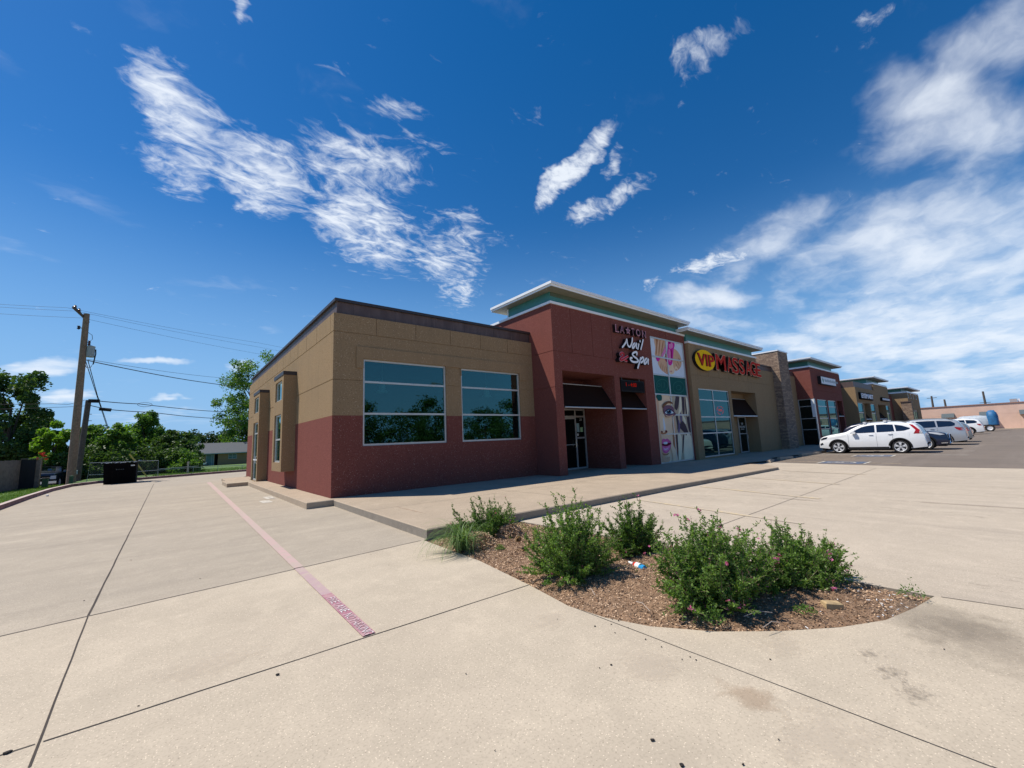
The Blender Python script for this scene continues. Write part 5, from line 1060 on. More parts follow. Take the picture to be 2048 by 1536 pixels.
    def mirror(s, x, z, m=None):
        for sd in (-1, 1):
            mb = MB(); y0 = sd*(s.hw(x,z)-.01); vs = []
            q = [(x-.02,z-.05),(x+.16,z-.05),(x+.17,z+.06),(x+.08,z+.10),(x-.0,z+.07)]
            mb.prism([(a, y0+sd*.06, b) for a, b in q], (0,sd*.14,0), m or s.paint); mb.box(x+.03,x+.12,min(y0,y0+sd*.07),max(y0,y0+sd*.07),z-.05,z-.01,'black_plastic'); mb.build('mirror', s.o, local=True)
    def rails(s, x0, x1, bars=()):
        for sd in (-1, 1):
            mb = MB(); mb.tube([(x, sd*(s.hw(x, lerp_tab(s.top,x)-.03)-.05), lerp_tab(s.top,x)+(.055 if 0 < k < 8 else .01)) for k, x in enumerate([x0+(x1-x0)*i/8 for i in range(9)])], .018, 'grey_plastic', 6); mb.build('roof_rail', s.o, local=True)
        for x in bars:
            mb = MB(); z = lerp_tab(s.top,x)+.085; y = s.hw(x, z-.13)-.02; mb.bar((x,-y,z),(x,y,z),.07,.03,'rim_alloy')
            for sd in (-1,1): mb.box(x-.06,x+.06,sd*y-.05,sd*y+.05,z-.06,z+.025,'rim_alloy')
            mb.build('roof_bar', s.o, local=True)
    def seams(s, xs, z0, handles=()):
        mb = MB()
        for x in xs:
            for sd in (-1, 1):
                zt = lerp_tab(s.belt, x)
                for k in range(6):
                    za, zb_ = z0+(zt-z0)*k/6, z0+(zt-z0)*(k+1)/6; mb.poly([(x-.004,sd*(s.hw(x,za)+.004),za),(x+.004,sd*(s.hw(x,za)+.004),za),(x+.004,sd*(s.hw(x,zb_)+.004),zb_),(x-.004,sd*(s.hw(x,zb_)+.004),zb_)], 'grey_plastic')
        mb.build('door_seams', s.o, local=True)
        for x, z in handles:
            for sd in (-1, 1):
                h = MB(); h.bar((x-.09,sd*(s.hw(x,z)+.022),z),(x+.09,sd*(s.hw(x,z)+.022),z),.03,.028,s.paint); h.build('door_handle', s.o, local=True)
PI = math.pi
# white crossover, nose to the shops
top = [(0,.50),(.02,.70),(.07,.86),(.20,.95),(.50,1.03),(.85,1.09),(1.15,1.14),(1.32,1.19),(1.60,1.36),(1.90,1.52),(2.15,1.60),(2.55,1.65),(3.0,1.655),(3.5,1.63),(3.9,1.58),(4.2,1.50),(4.33,1.36),(4.45,1.12),(4.50,.98),(4.54,.80),(4.55,.5)]
belt = [(0,.85),(1.3,1.06),(4.55,1.16)]
c = Car('parked_car', (30.47,7.50,0), -PI/2, top, .91, belt, (.93,3.55), .345, 'paint_white', label='white crossover with dark roof bars, parked nearest with its nose to the shops', group='cars parked in front of the shops')
c.body([(1.34,2.1),(4.24,4.46)]); c.wheels()
c.side([(1.52,1.115),(1.75,1.27),(2.05,1.435),(2.30,1.50),(2.60,1.53),(2.60,1.13),(1.9,1.11)], 'window', 'car_glass'); c.side([(2.68,1.13),(2.68,1.535),(3.05,1.54),(3.36,1.51),(3.40,1.15)], 'window', 'car_glass'); c.side([(3.47,1.155),(3.42,1.505),(3.72,1.44),(4.02,1.30),(3.98,1.24),(3.75,1.165)], 'window', 'car_glass')
c.side([(3.99,1.50),(4.13,1.47),(4.36,1.20),(4.22,1.18)], 'tail_light', 'red_lens', .010, n=6); c.side([(4.22,1.20),(4.36,1.21),(4.42,1.0),(4.12,1.0)], 'tail_light', 'red_lens', .0102, n=6); c.side([(4.34,1.01),(4.46,1.01),(4.43,1.14),(4.36,1.15)], 'reversing_light', 'clear_lens', .014)
c.side([(.06,.84),(.20,.90),(.46,.95),(.40,.84),(.12,.76)], 'headlight', 'car_glass', .010); c.side([(.05,.55),(.18,.62),(.22,.52),(.06,.45)], 'fog_light', 'black_plastic', .010)
c.mirror(1.62, 1.12); c.rails(2.0, 3.9, (2.2, 3.05)); c.seams([1.42,2.64,3.30], .36, ((2.42,1.0),(3.22,1.02)))
mb = MB(); mb.box(4.50,4.56,-.3,.3,.78,.92,'paper_white'); mb.build('licence_plate', c.o, local=True)
# dark SUV backed in, nose towards the lane
top2 = [(0,.55),(.03,.80),(.10,.92),(.35,.99),(.80,1.06),(1.25,1.12),(1.42,1.17),(1.75,1.37),(2.10,1.55),(2.5,1.66),(3.1,1.70),(3.7,1.67),(4.2,1.57),(4.5,1.40),(4.66,1.1),(4.72,.8),(4.73,.5)]
c = Car('parked_car', (33.95,2.42,0), PI/2, top2, .93, [(0,.85),(1.4,1.08),(4.73,1.2)], (.93,3.72), .36, 'paint_navy', label='dark navy SUV backed into its bay beside the white crossover', group='cars parked in front of the shops')
c.body([(1.44,2.3),(4.3,4.62)]); c.wheels()
c.side([(1.65,1.13),(2.1,1.45),(2.6,1.56),(2.65,1.14)], 'window', 'car_glass'); c.side([(2.73,1.14),(2.70,1.56),(3.4,1.55),(3.5,1.17)], 'window', 'car_glass'); c.side([(3.58,1.18),(3.5,1.54),(4.2,1.40),(4.1,1.25)], 'window', 'car_glass')
c.side([(.05,.86),(.35,.95),(.75,1.0),(.70,.93),(.30,.82)], 'headlight', 'clear_lens', .010); c.side([(.04,.42),(.30,.40),(.30,.35),(.05,.36)], 'bumper_trim', 'chrome', .012)
mb = MB(); mb.poly([(-.02,-.55,.45),(-.02,.55,.45),(-.02,.42,.85),(-.02,-.42,.85)][::-1], 'black_plastic'); mb.tube([(-.03,-.62,.36),(-.035,-.58,.5),(-.02,-.42,.86),(-.02,.42,.86),(-.035,.58,.5),(-.03,.62,.36),(-.03,-.62,.36)], .022, 'chrome', 6); mb.build('grille', c.o, local=True)
c.mirror(1.72, 1.14); c.seams([1.5,2.69,3.45], .36)
# silver three-row SUV
top3 = [(0,.55),(.03,.80),(.12,.95),(.45,1.04),(.95,1.12),(1.30,1.18),(1.48,1.22),(1.85,1.45),(2.2,1.64),(2.6,1.73),(3.3,1.76),(4.0,1.74),(4.5,1.68),(4.78,1.58),(4.92,1.35),(5.05,1.08),(5.10,.9),(5.12,.5)]
belt3 = [(0,.9),(1.5,1.12),(5.1,1.22)]
c = Car('parked_car', (40.3,7.15,-.02), -PI/2, top3, .97, belt3, (1.0,4.02), .375, 'paint_silver', label='silver three-row SUV with red tail lights, beyond the dark navy SUV', group='cars parked in front of the shops', zroof=1.76)
c.body([(1.5,2.4),(4.80,5.04)]); c.wheels(spokes=6, twin=False)
def big_windows(c, p, parent=None):
    c.side([(1.7,1.18),(2.1,1.47),(2.4,1.60),(2.75,1.64),(2.75,1.19)], 'window', 'car_glass'); c.side([(2.84,1.19),(2.84,1.645),(3.75,1.64),(3.80,1.22)], 'window', 'car_glass'); c.side([(3.88,1.22),(3.84,1.64),(4.5,1.58),(4.68,1.44),(4.66,1.30),(4.5,1.25)], 'window', 'car_glass')
big_windows(c, 0)
c.side([(4.62,1.20),(5.0,1.14),(5.08,.98),(4.82,.98),(4.7,1.06)], 'tail_light', 'red_lens', .012); c.side([(.06,.92),(.5,1.0),(.45,.88),(.1,.80)], 'headlight', 'clear_lens', .01)
c.mirror(1.78, 1.18); c.rails(2.2, 4.6); c.seams([1.6,2.8,3.84], .36, ((2.58,1.08),(3.6,1.1)))
# grey car half hidden behind it
c = Car('parked_car', (45.4,6.45,-.03), -PI/2, [(x*.97, z*.93 if z > .9 else z) for x, z in top], .90, belt, (.92,3.45), .335, 'paint_grey', label='grey car showing only its red tail light behind the silver SUV', group='cars parked in front of the shops', zroof=1.54)
c.body([(1.3,2.1),(4.1,4.3)]); c.wheels(); c.side([(4.0,1.1),(4.33,1.05),(4.38,.85),(4.05,.88)], 'tail_light', 'red_lens', .012); c.side([(1.5,1.10),(2.05,1.38),(2.55,1.43),(2.55,1.10)], 'window', 'car_glass'); c.side([(2.63,1.10),(2.63,1.43),(3.9,1.25),(3.8,1.14)], 'window', 'car_glass')
# far row
def far_car(x, y, rz, paint, label, sc_=1.0, z=0):
    c = Car('parked_car', (x,y,z), rz, top3, .97, belt3, (1.0,4.02), .385, paint, label=label, group='cars parked in front of the shops', zroof=1.76)
    c.body([(1.5,2.4),(4.80,5.04)]); c.wheels(spokes=5, twin=False); big_windows(c, 0); c.side([(4.62,1.20),(5.0,1.14),(5.08,.98),(4.82,.98),(4.7,1.06)], 'tail_light', 'red_lens', .012); c.mirror(1.78, 1.18); return c
far_car(69.5, 7.3, -PI/2, 'paint_white', 'far white SUV parked near the end of the shops', z=-.02)
far_car(73.2, 8.6, -PI/2, 'paint_red', 'dark red car mostly hidden behind the far white SUV', z=-.1)
# trailer with a tarped load, far end
a = PY(1967,868,2.1); TX = 84.0
tr = empty('trailer', (TX, 3.0, -.1), 'flat trailer carrying a grey wrapped load under a blue tarp, far right', 'trailer')
mb = MB(); mb.box(TX,TX+2.2,1.3,5.2,.72,.86,'black_plastic'); mb.box(TX-.03,TX+2.2,3.1,4.4,.3,1.0,'paint_red'); mb.build('deck', tr)
for yy in (2.15,):
    w_ = MB(); w_.lathe([(.28,-.22),(.44,-.22),(.48,-.18),(.48,-.03),(.44,0),(.28,-.01)], (TX-.02,yy,.44), (-1,0,0), 'tyre_rubber', 20); w_ = w_.build('wheel', tr); r_ = MB(); r_.lathe([(.28,-.02),(.2,-.06),(.001,-.06)], (TX-.02,yy,.44), (-1,0,0), 'rim_alloy', 16); r_.build('rim', w_)
def lumpy(name, x0, x1, y0, y1, z0, z1, m, seed, label, cat, par=None):
    rr = random.Random(seed); vs = []; fs = []; nu, nv = 18, 7
    for j in range(nv+1):
        for i in range(nu):
            t_ = 2*PI*i/nu; ph = j/nv*PI*.5; k = math.cos(ph)**.45*(1+rr.uniform(-.05,.05)); ss = lambda v: (abs(v)**.6)*(1 if v > 0 else -1)
            vs.append(((x0+x1)/2+(x1-x0)/2*ss(math.cos(t_))*k, (y0+y1)/2+(y1-y0)/2*ss(math.sin(t_))*k, z0+(z1-z0)*(math.sin(ph)**.7)*(1+rr.uniform(-.04,.04))))
    for j in range(nv):
        for i in range(nu): fs.append((j*nu+i, j*nu+(i+1)%nu, (j+1)*nu+(i+1)%nu, (j+1)*nu+i))
    mb = MB(); mb.mesh(vs, fs, m); o = mb.build(name, smooth=True); tag(o, label, cat); return o
lumpy('wrapped_load', TX+.05, TX+2.1, 1.75, 5.3, .84, 2.15, 'load_grey', 3, 'grey plastic wrapped load lying on the far trailer', 'load'); lumpy('tarp', TX+.0, TX+2.2, 1.25, 2.35, .84, 2.75, 'blue_tarp', 5, 'blue tarp bundle at the tail of the far trailer', 'tarp')
# pickup front seen in the alley on the left
topp = [(0,.62),(.03,1.0),(.1,1.08),(.6,1.12),(1.4,1.16),(1.55,1.2),(2.0,1.45),(2.35,1.52),(3.0,1.54),(3.6,1.52),(3.75,1.4),(3.9,1.12),(5.3,1.1),(5.4,.9),(5.42,.6)]
c = Car('pickup_truck', (-7.0,42.6,-.43), PI/2, topp, .95, [(0,1.0),(1.5,1.12),(5.4,1.1)], (.95,4.2), .38, 'paint_blue_black', label='dark blue pickup truck facing the camera behind the utility pole', zroof=1.54, taper=.14)
c.o['category'] = 'truck'
c.body([(1.55,2.3)]); c.wheels(); c.mirror(1.75,1.15)
mb = MB(); mb.box(-.03,.0,-.55,.55,.62,.95,'black_plastic'); mb.box(-.06,-.0,-.9,.9,.40,.56,'chrome'); mb.box(-.04,-.03,-.6,.6,.76,.80,'chrome'); mb.build('grille', c.o, local=True)
for sd in (-1,1):
    mb = MB(); mb.box(-.035,.02,min(sd*.6,sd*.86),max(sd*.6,sd*.86),.70,.92,'clear_lens'); mb.build('headlight', c.o, local=True)
mb = MB(); mb.box(-.085,-.062,-.15,.15,.44,.54,'paper_white'); mb.build('licence_plate', c.o, local=True)
# ------------------------------------------------------------------ pink building closing the lot on the right
XP = 104.0
def pC(x, y, X=XP): return PX(1808+x/8.533, 740+y/8.533, X)
pk = empty('pink_building', (XP, 0, -.3), 'long low pink block building across the far end of the lot with grey window hoods', 'building')
zt1 = pC(1400,590).z; zb1 = -.35; yL = 16.0; yR = -30.0; zg = (pC(1000,790).z+pC(1800,735).z)/2
mb = MB(); hoods = [(625,865),(1275,1530),(1965,2200),(2620,2870)]; fe = [(0,99,zg-.04,zg+.04,.03,'pink_trim'),(0,99,zt1-.35,zt1-.28,.02,'pink_trim')]
hz1, hz0 = pC(740,745).z, pC(740,815).z; hb = pC(740,900).z
HY = []
for a_, b_ in hoods:
    ya, yb_ = pC(a_+20,800).y, pC(b_,800).y; HY.append((ya, yb_)); fe.append((yL-ya, yL-yb_, .3, hz0+.25, .2, 'dark_void'))
panel(mb, (XP,yL,0), V3((0,-1,0)), Z, NL, yL-yR, zt1, fe, 'pink_wall', v0=zb1)
mb.box(XP+.01, XP+30, yR, yL, zb1, zt1-.01, 'pink_wall'); mb.build('wall', pk)
mb = MB(); mb.box(XP-.1, XP+30, yR-.1, yL+.1, zt1, zt1+.14, 'pink_trim'); mb.build('coping', pk)
for ya, yb_ in HY:
    h = MB(); h.mesh([(XP-1.1,ya,hz0),(XP-1.1,yb_,hz0),(XP-.02,yb_,hz1),(XP-.02,ya,hz1),(XP-.02,ya,hz0),(XP-.02,yb_,hz0)], [(0,1,2,3),(0,3,4),(1,5,2),(0,4,5,1)], 'awning_grey')
    h.build('window_hood', pk)
mb = MB(); mb.box(XP-3, XP-.0, yR, yL, -.36, .04, 'concrete_walk'); mb.build('sidewalk')['kind'] = 'structure'
a = pC(1800,525,110); mb = MB(); mb.box(109, 113, pC(1930,510,109).y, pC(1800,510,109).y, zt1, pC(1850,492,109).z, 'ac_grey'); mb.box(109.2,111,pC(1978,510,109).y,pC(1940,510,109).y,zt1,pC(1950,488,109).z,'white_metal'); tag(mb.build('rooftop_unit'), 'grey rooftop air unit on the pink building', 'air conditioner')
for (x, y, x2, y2), lab in (((468,445,488,630),'leftmost utility pole behind the pink building'),((688,502,716,610),'short utility pole behind the pink building, second from left'),((1345,365,1390,560),'tallest utility pole behind the pink building, right of the others')):
    t_, b_ = pC(x,y,150), pC(x2,y2,150); mb = MB(); mb.tube([(150,b_.y,-1),(150,(t_.y+b_.y)/2,(t_.z)/2),(150,t_.y,t_.z)], [.28,.24,.18], 'wood_pole_dark', 7)
    if 'second' not in lab: mb.bar((150,t_.y-.9,t_.z-.5-(2.2 if x > 1000 else 0)),(150,t_.y+.9,t_.z-.5-(2.2 if x > 1000 else 0)),.12,.12,'wood_pole_dark')
    tag(mb.build('utility_pole', loc=(150,b_.y,-1)), lab, 'pole', 'utility poles behind the pink building')
# ------------------------------------------------------------------ trees and the side yard
def crown_mesh(seed, rx, ry, rz, n, leaf_, m, clumps=40, gap=.55, flat=.0, sub=1.0, low=-1.0):
    """leaf-sized faces gathered in clumps through an uneven crown"""
    rr = random.Random(seed); mb = MB(); vs = []; fs = []
    C_ = []
    for _ in range(clumps):
        while True:
            p = V3((rr.gauss(0,1), rr.gauss(0,1), rr.gauss(0,1))).normalized()*(rr.uniform(.25,1)**.5)
            if p.z > low: break
        C_.append((V3((p.x*rx, p.y*ry, p.z*rz)), rr.uniform(.20,.40)*min(rx,rz)*gap*1.7))
    per = n//clumps
    for c, r in C_:
        for _ in range(per):
            d = V3((rr.gauss(0,1), rr.gauss(0,1), rr.gauss(0,.8))); d = d.normalized()*r*(rr.random()**.45)
            p = c+d; s_ = leaf_*rr.uniform(.6,1.35)
            u = V3((rr.gauss(0,1), rr.gauss(0,1), rr.gauss(0,.6))).normalized(); w = u.cross(V3((rr.gauss(0,1), rr.gauss(0,1), rr.gauss(0,1)))).normalized()
            k = len(vs); vs += [p-u*s_*.5, p+w*s_*.32, p+u*s_*.5, p-w*s_*.32]; fs.append((k,k+1,k+2,k+3))
    mb.mesh(vs, fs, m); return mb, [c for c, _ in C_]
def tree(name, x, y, zb, h, rx, rz, n, leaf_, m, seed, label, group='trees beyond the side yard', clumps=40, gap=.6, tr=.18, ry=None, low=-1.0, limbs=9):
    o = empty(name, (x,y,zb), label, 'tree', group)
    mb, C_ = crown_mesh(seed, rx, ry or rx, rz, n, leaf_, m, clumps, gap, low=low); zc = h-rz
    mb.v = [(a, b, c+zc) for a, b, c in mb.v]; mb.build('crown', o, local=True)
    rr = random.Random(seed+1); t_ = MB(); t_.tube([(0,0,0),(rr.uniform(-.1,.1),0,zc*.4),(rr.uniform(-.2,.2),0,zc*.8),(0,0,zc+rz*.3)], [tr,tr*.8,tr*.6,tr*.2], 'bark', 7)
    for c in C_[:limbs]:
        a = V3((0,0,zc*rr.uniform(.45,.95))); b = c+V3((0,0,zc)); t_.tube([a, a.lerp(b,.5)+V3((0,0,.12*h*.2)), b], [tr*.4,tr*.25,tr*.08], 'bark', 5)
    t_.build('trunk', o, local=True); return o
def atpx(px, Y): return PY(px, 900, Y).x
def tpx(name, px0, px1, ytop, Y, zb, n, leaf_, m, seed, label, rzf=.5, **kw):
    a, b = PY(px0, 900, Y), PY(px1, 900, Y); x = (a.x+b.x)/2; zt_ = PY((px0+px1)/2, ytop, Y).z; h = zt_-zb; return tree(name, x, Y, zb, h, (b.x-a.x)/2, h*rzf, n, leaf_, m, seed, label, **kw)
tpx('tree', -75, 92, 728, 54, -.6, 16000, .26, 'leaf_dark', 11, 'tall dark green tree at the left edge above the enclosure', .50, clumps=60, tr=.25)
tpx('tree', 20, 105, 800, 60, -.7, 9000, .26, 'leaf_dark', 12, 'dark tree between the tall left tree and the utility pole', .48, clumps=30)
tpx('tree', 58, 150, 838, 47, -.5, 15000, .20, 'leaf_bright', 13, 'bright yellow-green tree left of the utility pole', .50, clumps=55, gap=.5)
tpx('tree', 135, 205, 845, 50, -.5, 12000, .20, 'leaf_mid', 14, 'mid green tree right behind the two utility poles', .5, clumps=57, gap=.52)
tpx('tree', 185, 275, 848, 48, -.5, 15000, .20, 'leaf_mid', 15, 'leafy green tree above the dumpster', .5, clumps=76, gap=.52)
tpx('tree', 245, 335, 824, 52, -.6, 15000, .20, 'leaf_mid', 16, 'tallest tree of the row behind the dumpster', .5, clumps=81, gap=.52)
tpx('tree', 305, 390, 858, 49, -.5, 14000, .20, 'leaf_dark', 17, 'dark broad tree left of the grey-roofed house', .5, clumps=68, gap=.52)
tpx('tree', 340, 402, 888, 46, -.4, 7000, .17, 'leaf_dark', 18, 'low dark tree overhanging the fence left of the house', .5, clumps=24)
for i, (a_, b_, yt_) in enumerate(((352,430,862),(400,470,858),(440,520,852),(330,380,868),(485,560,848))):
    tpx('tree', a_, b_, yt_, 118, -2.2, 3500, .5, 'leaf_far', 30+i, ['hazy far tree left of the house ridge','hazy far tree over the middle of the house roof','hazy far tree beside the corner shop wall','far dark tree at the left end of the far treeline','far tree hidden behind the corner shop'][i], .5, clumps=22, tr=.3, group='far treeline behind the house')
tpx('tree', 424, 590, 704, 112, -1.6, 24000, .42, 'leaf_mid', 41, 'tall airy tree rising behind the left end of the corner shop', .50, clumps=150, gap=.34, tr=.4, low=-1.0, limbs=40)
tpx('tree', 440, 525, 800, 116, -1.6, 5000, .42, 'leaf_dark', 42, 'dense dark tree behind the grey roof', .5, clumps=30)
o = tree('tree', -26, 40, 0, 9, 4, 3.6, 4000, .3, 'leaf_dark', 50, 'dark tree out of view on the left', clumps=30); 
for i, (a_, b_, yt_, m_, lb) in enumerate(((140,235,852,'leaf_mid','second-row green tree between the short pole and the dumpster'),(205,300,846,'leaf_bright','second-row lighter green tree above the dumpster lid'),(270,360,846,'leaf_mid','second-row green tree right of the tallest one'),(325,405,868,'leaf_dark','second-row dark tree at the left end of the house roof'))):
    tpx('tree', a_, b_, yt_, 57, -.9, 9000, .22, m_, 70+i, lb, .5, clumps=70, gap=.55)
# dense undergrowth behind the fence line
for i, (a_, b_, yt_, Y_, m_, lb) in enumerate(((58,118,905,45.5,'leaf_mid','low leafy bush right of the orange flower'),(110,165,895,46.5,'leaf_dark','dark bush at the foot of the tall utility pole'),(150,215,885,46.5,'leaf_dark','dark bush right of the short service pole'),(195,270,892,46,'leaf_dark','dark bush directly behind the dumpster'),(250,325,890,47,'leaf_dark','dark bush behind the yellow guy guard'),(305,372,895,46.5,'leaf_dark','dark bush behind the chain-link panel end'),(345,395,905,45,'leaf_mid','leafy bush hanging over the low fence'))):
    a, b = PY(a_,930,Y_), PY(b_,930,Y_); x = (a.x+b.x)/2; h_ = PY((a_+b_)/2,yt_,Y_).z+.6; o = empty('bush', (x,Y_,-.6), lb, 'bush', 'undergrowth behind the side yard')
    mb, _ = crown_mesh(200+i, (b.x-a.x)/2*1.15, 1.4, h_*.6, 6500, .17, m_, 40, .75); mb.v = [(p,q,r+h_*.42) for p,q,r in mb.v]; mb.build('foliage', o, local=True)
    t_ = MB(); t_.tube([(0,0,0),(.05,0,h_*.7)], .05, 'bark', 6); t_.build('stem', o, local=True)
# trees across the street, seen mirrored in the shop windows
src = tree('tree', 14, -38, 0, 8.4, 4.6, 4.1, 7000, .34, 'leaf_dark', 60, 'tree across the street mirrored in the shop glass', 'trees across the street', clumps=44)
for i, (x, y, s_) in enumerate(((22,-40,1.0),(29,-37,.8),(37,-42,1.15),(46,-39,.9),(56,-43,1.2),(66,-40,.85),(78,-44,1.1),(92,-46,1.2),(5,-40,.9),(-8,-38,1.0))):
    c = copy_tree(src); c.location = (x,y,0); c.scale = (s_,s_,s_); c.rotation_euler = (0,0,i*1.1)
lp = empty('street_lamp', (24,-16,0), 'tall twin-arm parking lot lamp mirrored in the shop glass', 'lamp post')
mb = MB(); mb.tube([(24,-16,0),(24,-16,8)], [.1,.06], 'galvanised', 8); mb.build('pole', lp); mb = MB(); mb.tube([(22.6,-16,8.3),(23.4,-16,8.3),(24,-16,7.9),(24.6,-16,8.3),(25.4,-16,8.3)], .05, 'galvanised', 6); mb.box(22.2,22.7,-16.15,-15.85,8.2,8.36,'galvanised'); mb.box(25.3,25.8,-16.15,-15.85,8.2,8.36,'galvanised'); mb.build('lamp_head', lp)
far_car(26, -24, 0, 'paint_white', 'white SUV across the lot, mirrored in the corner shop window')

# utility pole with transformer
def q1(x, y, Y=38.4): return PY(60+x/7.68, 600+y/7.68, Y)
up = empty('utility_pole', (-5.0, 38.4, 0), 'tall brown wooden utility pole with a grey transformer can', 'pole')
t0 = q1(870,215); b0 = PY(141,968,38.4)
mb = MB(); mb.tube([(b0.x,38.4,-.3),(b0.x*.6+t0.x*.4,38.4,t0.z*.4),(t0.x,38.4,t0.z)], [.22,.20,.155], 'wood_pole', 12); mb.build('shaft', up)
a, b = q1(700,165), q1(830,265); mb = MB(); mb.bar(a+V3((0,-.9,0)), b, .10, .13, 'wood_pole_dark'); mb.build('crossarm', up)
for x, y in ((715,140),(775,190)):
    p = q1(x,y)+V3((0,-.5,0)); mb = MB(); mb.lathe([(.001,-.14),(.06,-.14),(.10,-.08),(.05,-.03),(.10,.02),(.05,.07),(.06,.12),(.001,.13)], p, (0,0,1), 'insulator', 10); mb.build('insulator', up)
p = q1(748,418); mb = MB(); mb.lathe([(.001,-.16),(.09,-.1),(.05,0),(.09,.08),(.001,.12)], p, (0,0,1), 'sign_return', 10); mb.tube([p, q1(820,440)], .03, 'black_plastic', 5); mb.build('fuse_cutout', up)
for y in (240,300,340):
    p = q1(905,y); mb = MB(); mb.lathe([(.001,0),(.05,.02),(.05,.12),(.001,.14)], p-V3((.1,0,0)), (1,0,0), 'insulator', 8); mb.build('insulator', up)
c0 = q1(930,795); hh = (q1(930,715).z-q1(930,880).z)/2; rr_ = (q1(1000,790).x-q1(865,790).x)/2
mb = MB(); mb.lathe([(.001,-hh),(rr_*.94,-hh),(rr_,-hh+.05),(rr_,hh-.06),(rr_*1.06,hh-.05),(rr_*1.06,hh),(rr_*.5,hh+.05),(.001,hh+.06)], c0, (0,0,1), 'transformer_grey', 24); tf = mb.build('transformer', up)
mb = MB(); mb.lathe([(.05,0),(.075,.08),(.05,.14),(.08,.2),(.05,.26),(.07,.32),(.001,.38)], c0+V3((-.1,0,hh+.04)), (0,0,1), 'insulator', 8); mb.build('bushing', tf)
mb = MB()
for y in (750,812): mb.tube([q1(800,y), q1(870,y)], .05, 'black_plastic', 5)
mb.build('bracket', up)
mb = MB(); mb.tube([q1(x,y) for x,y in ((1010,760),(1010,830),(985,930),(970,990))], .035, 'wire_black', 5); mb.tube([q1(x,y) for x,y in ((915,650),(960,600),(955,540),(890,495))], .014, 'wire_black', 4); mb.tube([q1(x,y) for x,y in ((975,970),(930,1035),(870,1040),(850,1000))], .018, 'wire_black', 4); mb.build('drop_wires', up)
# second, shorter service pole
s2 = empty('service_pole', (-5.05, 41.0, -.1), 'short dark wooden service pole standing right of the tall utility pole', 'pole')
def q2(x, y, Y=41.0): return PY(x/3.658, 590+y/3.658, Y)
t2, b2p = q2(648,770), PY(153.5,962,41.0)
mb = MB(); mb.tube([(b2p.x,41,-.4),((b2p.x+t2.x)/2,41,t2.z/2),(t2.x,41,t2.z)], [.17,.16,.15], 'wood_pole_dark', 10); mb.build('shaft', s2)
mb = MB(); p = q2(690,777); mb.box(p.x-.28,p.x+.28,40.8,41.1,p.z-.1,p.z+.12,'black_plastic'); mb.build('splice_box', s2)
mb = MB()
for y in (872,920): mb.tube([q2(640,y), q2(672,y)], .02, 'black_plastic', 4)
mb.build('step_peg', s2)
def wire(pts, r, name, lab, grp='overhead wires on the left'):
    P = []
    for (x, y, Y) in pts: P.append(PY(x/3.658, 590+y/3.658, Y))
    Q = []
    for a_, b_ in zip(P, P[1:]):
        for k in range(8): Q.append(a_.lerp(b_, k/8)-V3((0,0,.10*math.sin(PI*k/8)*(b_-a_).length/14)))
    Q.append(P[-1]); mb = MB(); mb.tube(Q, r, 'wire_black', 4, False); tag(mb.build(name), lab, 'wire', grp)
wire([(-400,40,38),(490,93,38.4),(1900,352,45),(2300,420,50)], .0075, 'power_line', 'thin highest power line passing over the utility pole top')
wire([(-400,60,38),(560,118,38.4),(1900,382,45),(2300,450,50)], .0075, 'power_line', 'thin power line just below the highest one')
wire([(-400,110,38),(600,168,38.4),(1900,432,45),(2300,500,50)], .0075, 'power_line', 'third power line, lowest of the top three')
wire([(630,475,38.6),(750,503,38.6),(1620,657,52),(1900,700,58)], .030, 'service_cable', 'thick black cable running right from the transformer to the airy tree')
wire([(640,470,38.6),(1600,605,52),(1900,650,58)], .012, 'service_cable', 'thin wire just above the thick transformer cable')
wire([(715,775,41),(1020,797,44),(1700,858,56),(1850,868,60)], .028, 'telephone_cable', 'telephone cable from the top of the short pole')
wire([(660,808,41),(800,838,42),(1100,857,46),(1620,905,56),(1850,925,60)], .028, 'telephone_cable', 'lower telephone cable with a black splice case')
wire([(-200,800,38),(390,795,39),(500,800,39.5),(620,770,41)], .012, 'telephone_cable', 'thin cable from the left edge to the short pole')
wire([(-200,838,38),(390,822,39),(560,815,39.5),(650,808,41)], .012, 'telephone_cable', 'thin lower cable from the left edge to the short pole')
p = q2(770,836,42.2); mb = MB(); mb.tube([p-V3((.32,0,-.02)), p+V3((.32,0,-.05))], .12, 'black_plastic', 8); tag(mb.build('splice_case'), 'black splice case hanging on the lower telephone cable', 'splice case')
p = q2(1060,802,44.4); mb = MB(); mb.tube([p+V3((math.cos(k*.52)*.45,0,math.sin(k*.52)*.17)) for k in range(13)], .014, 'wire_black', 4); tag(mb.build('cable_loop'), 'spare loop of telephone cable hanging under the line', 'wire')
for dx_ in (0, .12): 
    mb = MB(); a, b = q2(625,480,38.5), q2(770,925,50); mb.tube([a+V3((dx_,0,0)), a.lerp(b,.5)+V3((dx_*.3,0,0)), b+V3((dx_*.5,0,0)), b+(b-a)*.35+V3((dx_*.5,0,0))], .022, 'wire_black', 4); tag(mb.build('guy_wire'), 'guy wire slanting down right of the utility pole', 'wire', 'guy wires of the utility pole')
mb = MB(); g0 = PY(259,908,39.2); g1_ = PY(297,951,39.2); mb.tube([g0, g1_+V3((.05,0,-.3))], .045, 'yellow_paint', 8); tag(mb.build('guy_guard'), 'yellow guy-wire guard leaning behind the dumpster', 'guy guard')
